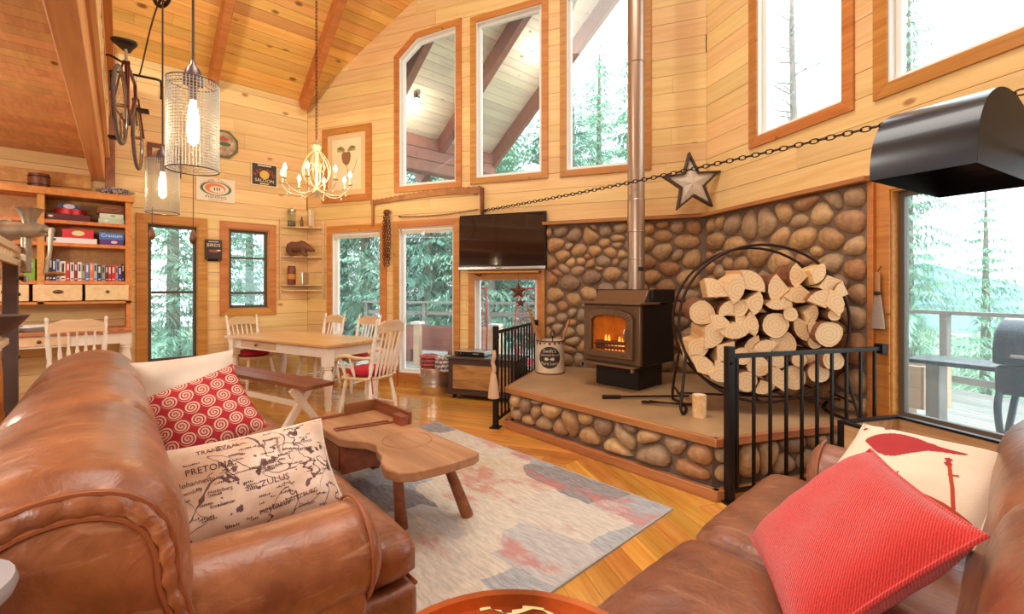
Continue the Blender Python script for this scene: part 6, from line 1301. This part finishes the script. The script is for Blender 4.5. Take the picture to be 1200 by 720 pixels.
def chain_path(pts, name, parent, pitch, lr, wr, mat):
    """links of a chain, each its own part, laid along a polyline"""
    tor = MB(); tor.tube([(lr * math.cos(a) * .62 if False else (pitch * .62) * math.cos(a), lr * math.sin(a), 0) for a in [k * .5236 for k in range(12)]], wr, 5, True); me = tor.mesh('link', mat, 70)
    P = [Vector(p) for p in pts]; d = [0]
    for i in range(len(P) - 1): d.append(d[-1] + (P[i + 1] - P[i]).length)
    n = int(d[-1] / pitch); j = 0
    for k in range(n):
        s = (k + .5) * pitch
        while d[j + 1] < s: j += 1
        t = (s - d[j]) / (d[j + 1] - d[j]); p = P[j].lerp(P[j + 1], t); x = (P[j + 1] - P[j]).normalized(); up = Vector((0, 0, 1)) if abs(x.z) < .9 else Vector((1, 0, 0))
        M = frame_matrix(p, x, up) @ Matrix.Rotation(R_(90 if k % 2 else 0) + .5, 4, 'X'); inst('link', me, parent, M)
cz_ = EAVE + PITCH * 1.88 - 2.50
chain_path([(0, 0, .70), (0, 0, cz_)], 'chain', ch_, .042, .012, .0035, MT['iron'])
# floor lamp with black half-barrel shade
MT['blackenamel'] = plain('black_enamel_shade', S(20, 30, 42), .28, .2, coat=.3)
MT['shadeend'] = plain('navy_matt_enamel', S(18, 34, 54), .55)
fl_ = thing('floor_lamp', 'black half-barrel metal lamp shade at the right edge over the loveseat', 'floor lamp', (8.36, -.25, 0))
MB().lathe([(.001, 0), (.15, 0), (.15, .02), (.02, .035), (.001, .036)], 24).build('base', MT['black'], fl_, smooth=40); MB().cyl((0, 0, .03), (0, 0, 2.05), .014, n=10).build('pole', MT['black'], fl_)
_ax, _wd = Vector((-.978, .222, 0)), Vector((.222, .978, 0)); SHADE_M = frame_matrix(Vector((7.535, -.455, 1.81)) + _wd * .33 + _ax * .15 - Vector((8.36, -.25, 0)), _ax); _st = SHADE_M @ Vector((-.1, -.30, .10))
MB().tube(spline([(0, 0, 2.04), (-.05, .10, 2.06), (-.2, .25, 1.98), tuple(_st)], 5), .012, 8).build('arm', MT['black'], fl_, smooth=60)
def shade(u, v, r): a = math.pi * u; return (-.15 + .30 * v, -r * math.cos(a), .31 * math.sin(a) ** .8 * r / .33)
MB().grid(lambda u, v: shade(u, v, .33), 33, 3, M=SHADE_M).grid(lambda u, v: shade(u, v, .325), 33, 3, M=SHADE_M).build('shade', MT['blackenamel'], fl_, smooth=50)
for xx in (-.15, .15): MB().add([(xx, 0, 0)] + [shade(k / 24, 0 if xx < 0 else 1, .329) for k in range(25)], [(0, k + 1, k + 2) for k in range(24)], SHADE_M).build('shade_end', MT['shadeend'], fl_)
# ================================================================== WALL DECOR
def plaque(name, label, cat, y, z): t = thing(name, label, cat, (.004, y, z), R_(90)); return t     # local x -> +y, local -y -> +x (into room)
MT['signgreen'] = plain('olive_sign', S(108, 108, 66), .5); MT['signwhite'] = plain('cream_sign', S(238, 230, 206), .5); MT['signblack'] = plain('dark_brown_sign', S(62, 42, 30), .5); MT['signred'] = plain('sign_red', S(196, 84, 66), .5); MT['signyel'] = plain('sign_yellow', S(226, 196, 84), .5); MT['signgrn2'] = plain('sign_green', S(84, 112, 76), .5); MT['signor'] = plain('sign_orange', S(232, 130, 72), .5); MT['painting'] = plain('landscape_print', S(190, 168, 140), .6, var=.5, vscale=14)
def flat(poly, y0, y1): return MB().prism(poly, -y1, -y0, Mx)
def ell(cx, cz, rx, rz, n=28): return [(cx + rx * math.cos(2 * math.pi * k / n), cz + rz * math.sin(2 * math.pi * k / n)) for k in range(n)]
def arc_text(s_, sz, mat, par, cx, cz, rx, rz, a0, a1, y):
    n = len(s_)
    for i, c in enumerate(s_):
        if c == ' ': continue
        a = a0 + (a1 - a0) * (i + .5) / n; x0, z0 = cx + rx * math.cos(a), cz + rz * math.sin(a); rot = math.atan2(-rx * math.cos(a) * 0 + rz * math.cos(a) * (a1 - a0) / abs(a1 - a0), -rx * math.sin(a) * (a1 - a0) / abs(a1 - a0)); cr, sr = math.cos(rot), math.sin(rot)
        text_part(c, sz, mat, par, lambda x, v: (x0 + x * cr - v * sr, y, z0 + x * sr + v * cr))
q = plaque('octagonal_sign', 'olive octagonal sign with painted fishing scene on the left wall', 'sign', -1.16, 3.45); oc = [(.20 * math.cos(R_(22.5 + 45 * k)), .21 * math.sin(R_(22.5 + 45 * k))) for k in range(8)]; flat(oc, -.02, 0).build('board', MT['signgreen'], q, bevel=.004); flat(ell(0, 0, .155, .165), -.023, -.02).build('picture', MT['painting'], q); flat(ell(.02, .0, .07, .03), -.025, -.023).build('fish_motif', MT['signgrn2'], q); flat(ell(-.02, .07, .09, .025), -.025, -.023).build('sunset_band', MT['signred'], q)
q = plaque('saloon_sign', 'dark square saloon sign with red lettering near the corner', 'sign', -.63, 3.10); flat([(-.18, -.17), (.18, -.17), (.18, .17), (-.18, .17)], -.014, 0).build('board', MT['signwhite'], q); flat([(-.165, -.155), (.165, -.155), (.165, .155), (-.165, .155)], -.017, -.014).build('panel', MT['signblack'], q); flat(ell(0, .0, .065, .065), -.019, -.017).build('medallion', MT['signyel'], q)
arc_text('RED DOG', .07, MT['signred'], q, 0, -.10, .15, .17, R_(155), R_(25), -.019); text_part('SALOON', .065, MT['signwhite'], q, lambda x, v: (x, -.019, v - .09)); flat([(-.06, -.145), (.06, -.145), (.06, -.125), (-.06, -.125)], -.019, -.017).build('banner', MT['signyel'], q); flat([(-.09, .125), (.09, .125), (.09, .142), (-.09, .142)], -.019, -.017).build('banner', MT['signwhite'], q)
q = plaque('tavern_sign', 'cream rectangular sign with green and orange oval on the left wall', 'sign', -1.25, 2.785); flat([(-.235, -.165), (.235, -.165), (.235, .165), (-.235, .165)], -.014, 0).build('board', MT['signwhite'], q, bevel=.003); flat(ell(0, .015, .19, .095), -.016, -.014).build('green_oval', MT['signgrn2'], q); flat(ell(0, .015, .155, .085), -.018, -.016).build('cream_oval', MT['signwhite'], q); flat(ell(-.01, .02, .125, .07), -.020, -.018).build('orange_oval', MT['signor'], q); flat(ell(.01, .005, .09, .045), -.022, -.020).build('inner_oval', MT['signwhite'], q)
for k in range(3): flat(ell(-.02 + .03 * k, .01, .008, .025, 10), -.024, -.022).build('tree_motif', MT['signgrn2'], q)
arc_text('Jeremy Tavern', .055, MT['signred'], q, 0, -.05, .20, .19, R_(150), R_(30), -.017); text_part('FISHING', .05, MT['signblack'], q, lambda x, v: (x, -.016, v - .105), xscale=1.4); flat([(-.09, -.145), (.09, -.145), (.09, -.137), (-.09, -.137)], -.016, -.014).build('underline', MT['signor'], q)
q = plaque('arched_plaque', 'brown framed plaque with tan arch behind the far pendant lamp', 'plaque', -1.83, 3.10)
for x0, x1, z0, z1 in ((-.18, -.13, -.22, .2), (.13, .18, -.22, .2), (-.13, .13, .15, .2)): flat([(x0, z0), (x1, z0), (x1, z1), (x0, z1)], -.02, 0).build('frame', MT['dkbench'], q, bevel=.003)
flat([(-.13, -.2), (.13, -.2)] + [(.13 * math.cos(k * .314), .02 + .12 * math.sin(k * .314)) for k in range(11)], -.014, 0).build('arched_panel', MT['maple'], q); flat(ell(0, -.02, .09, .09), -.017, -.014).build('picture', MT['painting'], q)
q = plaque('bird_book', 'dark birds book standing on an iron wall easel between the windows', 'book', -1.285, 1.94); flat([(-.10, -.13), (.10, -.13), (.10, .14), (-.10, .14)], -.05, -.02).build('cover', plain('dark_cover', S(56, 42, 40), .4), q, bevel=.003); text_part('BIRDS', .062, MT['signwhite'], q, lambda x, v: (x, -.0515, v + .06)); flat(ell(.0, -.02, .06, .022), -.052, -.05).build('eagle_motif', MT['dkrafter'], q); flat(ell(.06, -.01, .025, .01), -.0525, -.05).build('eagle_head', MT['signwhite'], q); flat([(-.06, .105), (.06, .105), (.06, .115), (-.06, .115)], -.052, -.05).build('caption', MT['signwhite'], q); MB().tube(spline([(-.10, -.06, -.13), (-.07, -.065, -.16), (0, -.06, -.15), (.07, -.065, -.16), (.10, -.06, -.13)], 4), .006, 6).build('easel', MT['iron'], q); MB().box(-.06, .06, -.02, .0, -.16, .10).build('easel_back', MT['iron'], q)
# framed botanical print on the back wall
q = thing('framed_print', 'large pine-framed botanical print by the chandelier', 'framed print'); q.matrix_world = MBk @ Matrix.Translation((.775, -.003, 3.30)); W2, H2_ = .46, .575
for a, b, c, d in (((-W2, -H2_), (W2, -H2_), (W2 - .1, -H2_ + .1), (-W2 + .1, -H2_ + .1)), ((W2, -H2_), (W2, H2_), (W2 - .1, H2_ - .1), (W2 - .1, -H2_ + .1)), ((W2, H2_), (-W2, H2_), (-W2 + .1, H2_ - .1), (W2 - .1, H2_ - .1)), ((-W2, H2_), (-W2, -H2_), (-W2 + .1, -H2_ + .1), (-W2 + .1, H2_ - .1))): flat([a, b, c, d], -.03, 0).build('frame_side', MT['trim'], q, bevel=.004)
flat([(-W2 + .09, -H2_ + .09), (W2 - .09, -H2_ + .09), (W2 - .09, H2_ - .09), (-W2 + .09, H2_ - .09)], -.012, 0).build('mat_board', plain('tan_mat', S(226, 196, 150), .7), q); flat([(-.27, -.39), (.27, -.39), (.27, .39), (-.27, .39)], -.015, -.012).build('print_sheet', plain('aged_paper', S(240, 226, 190), .7, var=.06), q)
MT['inkbrown'] = plain('sepia_ink', S(150, 110, 70), .8); MT['inkgreen'] = plain('pale_green_ink', S(178, 170, 116), .8)
flat(chaikin([(-.09, .16), (-.05, .20), (.0, .18), (.05, .20), (.09, .15), (.07, .03), (.02, -.02), (-.04, .0), (-.08, .06)], 2), -.017, -.015).build('flower_motif', MT['inkbrown'], q)
for sx in (-1, 1):
    for k in range(2): flat(chaikin([(0, .2), (sx * .10, .28 + .03 * k), (sx * .2, .26 - .05 * k), (sx * .12, .22 - .03 * k)], 2), -.016, -.015).build('leaf_motif', MT['inkgreen'], q)
MB().tube(spline([(.0, -.015, .0), (.03, -.015, -.12), (.0, -.015, -.3)], 6), .005, 4).build('stem_motif', MT['inkbrown'], q); MB().tube(spline([(.2, -.015, .08), (.15, -.015, -.08), (.02, -.015, -.28)], 6), .004, 4).build('stem_motif', MT['inkbrown'], q)
# crosscut saw
MT['sawsteel'] = plain('rusted_saw_steel', S(160, 112, 70), .5, .5, var=.25, vscale=8)
q = thing('crosscut_saw', 'long rusty two-man crosscut saw hung above the back windows', 'saw'); q.matrix_world = MBk @ Matrix.Translation((0, -.03, 0)); n = 46; top = []; bot = []
for k in range(n + 1):
    t = k / n; s = 1.235 + t * (3.05 - 1.235); zt = 2.70 + .09 * math.sin(min(1, t * 1.08) * math.pi * .62) + (.012 if k % 2 else 0); zb = 2.64 + .075 * math.sin(t * math.pi * .7) - .01 * t; top.append((s, zt)); bot.append((s, zb))
for i in range(n): pass
m = MB()
for i in range(n): m.prism([bot[i], bot[i + 1], top[i + 1], top[i]], 0, .004, Mx)
m.build('toothed_blade', MT['sawsteel'], q); MB().box(1.26, 1.29, -.025, .02, 2.33, 2.72).build('handle', MT['stick'], q, bevel=.008); MB().box(3.035, 3.075, -.035, .03, 2.40, 2.77).build('handle', MT['dkbench'], q, bevel=.01)
# chain bundle on a bear hook
q = thing('hung_chain', 'rusty chain loops hanging from a bear-shaped hook between the windows', 'chain'); q.matrix_world = MBk @ Matrix.Translation((1.53, -.035, 0))
flat(chaikin([(-.06, 2.50), (-.055, 2.545), (-.02, 2.56), (.03, 2.555), (.055, 2.54), (.065, 2.505), (.04, 2.515), (.035, 2.49), (.015, 2.49), (.01, 2.515), (-.02, 2.51), (-.03, 2.49), (-.05, 2.49)], 1), -.012, 0).build('bear_hook', MT['rust'], q); MB().tube(spline([(0, 0, 2.5), (0, -.04, 2.47), (0, -.05, 2.50)], 4), .006, 6).build('peg', MT['iron'], q)
chain_path(spline([(-.035, -.02, 1.72), (-.055, -.02, 2.1), (-.04, -.02, 2.42), (.0, -.02, 2.475), (.045, -.02, 2.42), (.06, -.02, 2.1), (.03, -.02, 1.70)], 6), 'c', q, .042, .016, .006, MT['rust']); chain_path(spline([(-.01, -.03, 1.85), (-.03, -.03, 2.15), (-.01, -.03, 2.44), (.03, -.03, 2.15), (.015, -.03, 1.78)], 6), 'c', q, .042, .016, .006, MT['rust'])
# small chain along the window head and the long chain across the prow
q = thing('short_chain', 'thin rusty chain strung above the tall window left of the television', 'chain'); a, b = onB(1.74, 2.44, .03), onB(3.0, 2.475, .03); chain_path([a.lerp(b, k / 8) - Vector((0, 0, .03 * math.sin(k / 8 * math.pi))) for k in range(9)], 'c', q, .036, .011, .0035, MT['rust']); MB().lathe([(.012, 0), (.018, .01), (.001, .02)], 8, Matrix.Translation(a)).build('hook', MT['iron'], q)
q = thing('long_chain', 'long dark chain strung across the corner in front of the stovepipe', 'chain'); a, b = onB(3.10, 2.455, .03), onC(3.1, 2.50, .05); chain_path([a.lerp(b, k / 16) - Vector((0, 0, .045 * math.sin(k / 16 * math.pi))) for k in range(17)], 'c', q, .050, .0165, .0048, MT['iron'])
for p in (a, b): MB().lathe([(.014, -.02), (.02, 0), (.001, .02)], 8, Matrix.Translation(p)).build('hook', MT['iron'], q)
# big star
q = thing('metal_star', 'large star with pale mesh face and brown rim above the stones', 'star ornament', (5.20, 2.34, 2.56), math.atan2(.735, .678) + .05, rot=None); q.rotation_euler = (0, R_(-6), math.atan2(.735, .678) + .05)
sp_ = star_poly(.345, .145); si = star_poly(.29, .122); n = 10; m = MB()
for i in range(n): j = (i + 1) % n; m.prism([sp_[i], sp_[j], si[j], si[i]], -.01, .05, Mx)
m.build('rim', MT['dkchest'], q); meshm, nt, b_ = new_mat('star_mesh_face'); tc = nt.nodes.new('ShaderNodeTexCoord'); ck = nt.nodes.new('ShaderNodeTexChecker'); ck.inputs['Scale'].default_value = 90; ck.inputs['Color1'].default_value = S(240, 232, 218); ck.inputs['Color2'].default_value = S(196, 186, 172); nt.links.new(tc.outputs['Object'], ck.inputs['Vector']); nt.links.new(ck.outputs['Color'], b_.inputs['Base Color']); b_.inputs['Roughness'].default_value = .5; b_.inputs['Metallic'].default_value = 0
m = MB(); m.add([(x, -.02, z) for x, z in si] + [(0, -.05, 0)], [(i, (i + 1) % n, n) for i in range(n)]); m.build('mesh_face', meshm, q)
# hand broom beside the large window
q = thing('hand_broom', 'small hand broom hanging beside the large right window', 'broom'); q.matrix_world = MC @ Matrix.Translation((1.945, -.06, 0)); MB().tube([(0, 0, 1.52), (0, 0, 1.38)], .016, 10).build('handle', MT['stick'], q, smooth=50); MB().lathe([(.05, 1.10), (.048, 1.16), (.03, 1.30), (.018, 1.38), (.014, 1.40)], 14, Matrix.Diagonal((1, .5, 1, 1))).build('bristles', plain('grey_bristle', S(156, 140, 126), .9, bump=.6, bscale=90), q, smooth=60); MB().lathe([(.021, 1.35), (.023, 1.36), (.021, 1.375)], 12, cap=False).build('binding', MT['iron'], q); MB().tube([(0, 0, 1.52), (0, .03, 1.56), (0, .06, 1.56)], .003, 5).build('hook', MT['iron'], q)
# open crate behind the loveseat
q = thing('open_crate', 'open rustic wooden crate with dark iron rim under the large window', 'crate', (6.86, .97, 0), angC + 0.0); MT['crate'] = wood('rough_crate_wood', S(206, 168, 120), S(164, 120, 74), .7, var=.05, bump=.5)
CW_, CD_ = 1.02, .50
for y0, y1, nm in ((0, .025, 'front_side'), (CD_ - .025, CD_, 'back_side')):
    for k in range(2): MB().box(0, CW_, y0, y1, .03 + k * .255, .03 + (k + 1) * .255 - .006).build(nm, MT['crate'], q, bevel=.003)
for x0 in (0, CW_ - .025): MB().box(x0, x0 + .025, .025, CD_ - .025, .03, .535).build('end_side', MT['crate'], q, bevel=.003)
MB().box(.02, CW_ - .02, .02, CD_ - .02, .03, .05).build('floor_board', MT['crate'], q)
for y0, y1 in ((-.006, .035), (CD_ - .035, CD_ + .006)): MB().box(-.006, CW_ + .006, y0, y1, .535, .55).build('iron_rim', MT['black'], q)
for x0 in (-.006, CW_ - .035): MB().box(x0, x0 + .041, .035, CD_ - .035, .535, .55).build('iron_rim', MT['black'], q)
for x0 in (-.008, CW_ - .03): MB().box(x0, x0 + .04, -.008, .0, .02, .55).build('corner_strap', MT['black'], q)
# ================================================================== BICYCLE on the loft front
MT['bikeframe'] = plain('maroon_bike_paint', S(96, 40, 52), .3, .4, coat=.4); MT['chrome'] = plain('chrome', S(190, 186, 180), .2, 1.0); MT['tyre'] = plain('grey_tyre', S(104, 92, 86), .8); MT['saddle'] = plain('black_saddle', S(34, 26, 26), .45)
# local frame: x along the bike, z up, y across
bi = thing('bicycle', 'old maroon racing bicycle hung on the loft front', 'bicycle')
def wheel(cx, cz, par):
    w = MB().tube([(cx + .315 * math.cos(a), 0, cz + .315 * math.sin(a)) for a in [2 * math.pi * k / 36 for k in range(36)]], .015, 8, True).build('tyre', MT['tyre'], par, smooth=60)
    MB().tube([(cx + .298 * math.cos(a), 0, cz + .298 * math.sin(a)) for a in [2 * math.pi * k / 36 for k in range(36)]], .009, 6, True).build('rim', MT['chrome'], w, smooth=60); MB().cyl((cx, -.04, cz), (cx, .04, cz), .018, n=10).build('hub', MT['chrome'], w)
    s = MB()
    for k in range(20): a = 2 * math.pi * k / 20; s.tube([(cx, (-1) ** k * .03, cz), (cx + .298 * math.cos(a), 0, cz + .298 * math.sin(a))], .0012, 3)
    s.build('spokes', MT['chrome'], w); return w
wheel(-.50, 0, bi); fw = wheel(.50, 0, bi)
BBk, ST, HT, HB, RA, FA = (-.06, 0, -.03), (-.20, 0, .50), (.32, 0, .48), (.36, 0, .36), (-.50, 0, 0), (.50, 0, 0)
for a, b in ((BBk, ST), (ST, HT), (BBk, HB), (HT, HB)): MB().cyl(a, b, .015, n=10).build('frame_tube', MT['bikeframe'], bi, smooth=40)
for sy in (-1, 1):
    for a, b in ((BBk, RA), (ST, RA), (HB, FA)): MB().cyl((a[0], sy * .02, a[2]), (b[0], sy * .05, b[2]), .008, n=8).build('stay', MT['bikeframe'], bi, smooth=40)
MB().cyl(ST, (-.225, 0, .60), .012, n=8).build('seat_post', MT['chrome'], bi); puffy([(-.36, -.085), (-.30, -.10), (-.2, -.05), (-.09, -.02), (-.09, .02), (-.2, .05), (-.30, .10), (-.36, .085)], .60, .65, .02, .01, 24).build('saddle', MT['saddle'], bi, smooth=70)
MB().cyl(HT, (.31, 0, .56), .012, n=8).build('stem', MT['chrome'], bi)
MB().tube(spline([(.42, -.20, .42), (.47, -.20, .50), (.44, -.20, .58), (.36, -.19, .585), (.33, -.10, .58), (.33, .10, .58), (.36, .19, .585), (.44, .20, .58), (.47, .20, .50), (.42, .20, .42)], 5), .013, 8).build('drop_handlebar', MT['saddle'], bi, smooth=60)
MB().tube([(BBk[0] + .09 * math.cos(a), .05, BBk[2] + .09 * math.sin(a)) for a in [2 * math.pi * k / 20 for k in range(20)]], .006, 6, True).build('chainring', MT['chrome'], bi)
for sg in (-1, 1): MB().cyl((BBk[0], sg * .06, BBk[2]), (BBk[0] + sg * .12, sg * .07, BBk[2] - sg * .11), .009, n=8).build('crank', MT['chrome'], bi); MB().box(BBk[0] + sg * .12 - .04, BBk[0] + sg * .12 + .04, sg * .07, sg * .07 + sg * .09, BBk[2] - sg * .11 - .012, BBk[2] - sg * .11 + .012).build('pedal', MT['iron'], bi)
bi.matrix_world = frame_matrix((2.0, -2.29, 2.95), (-.985, .177, 0))
bi['label'] = 'old maroon racing bicycle hung on the loft front'
MB().tube([(-.1, 0, .50), (-.1, .12, .56), (-.1, .17, .56)], .01, 6).build('wall_hanger', MT['iron'], bi)
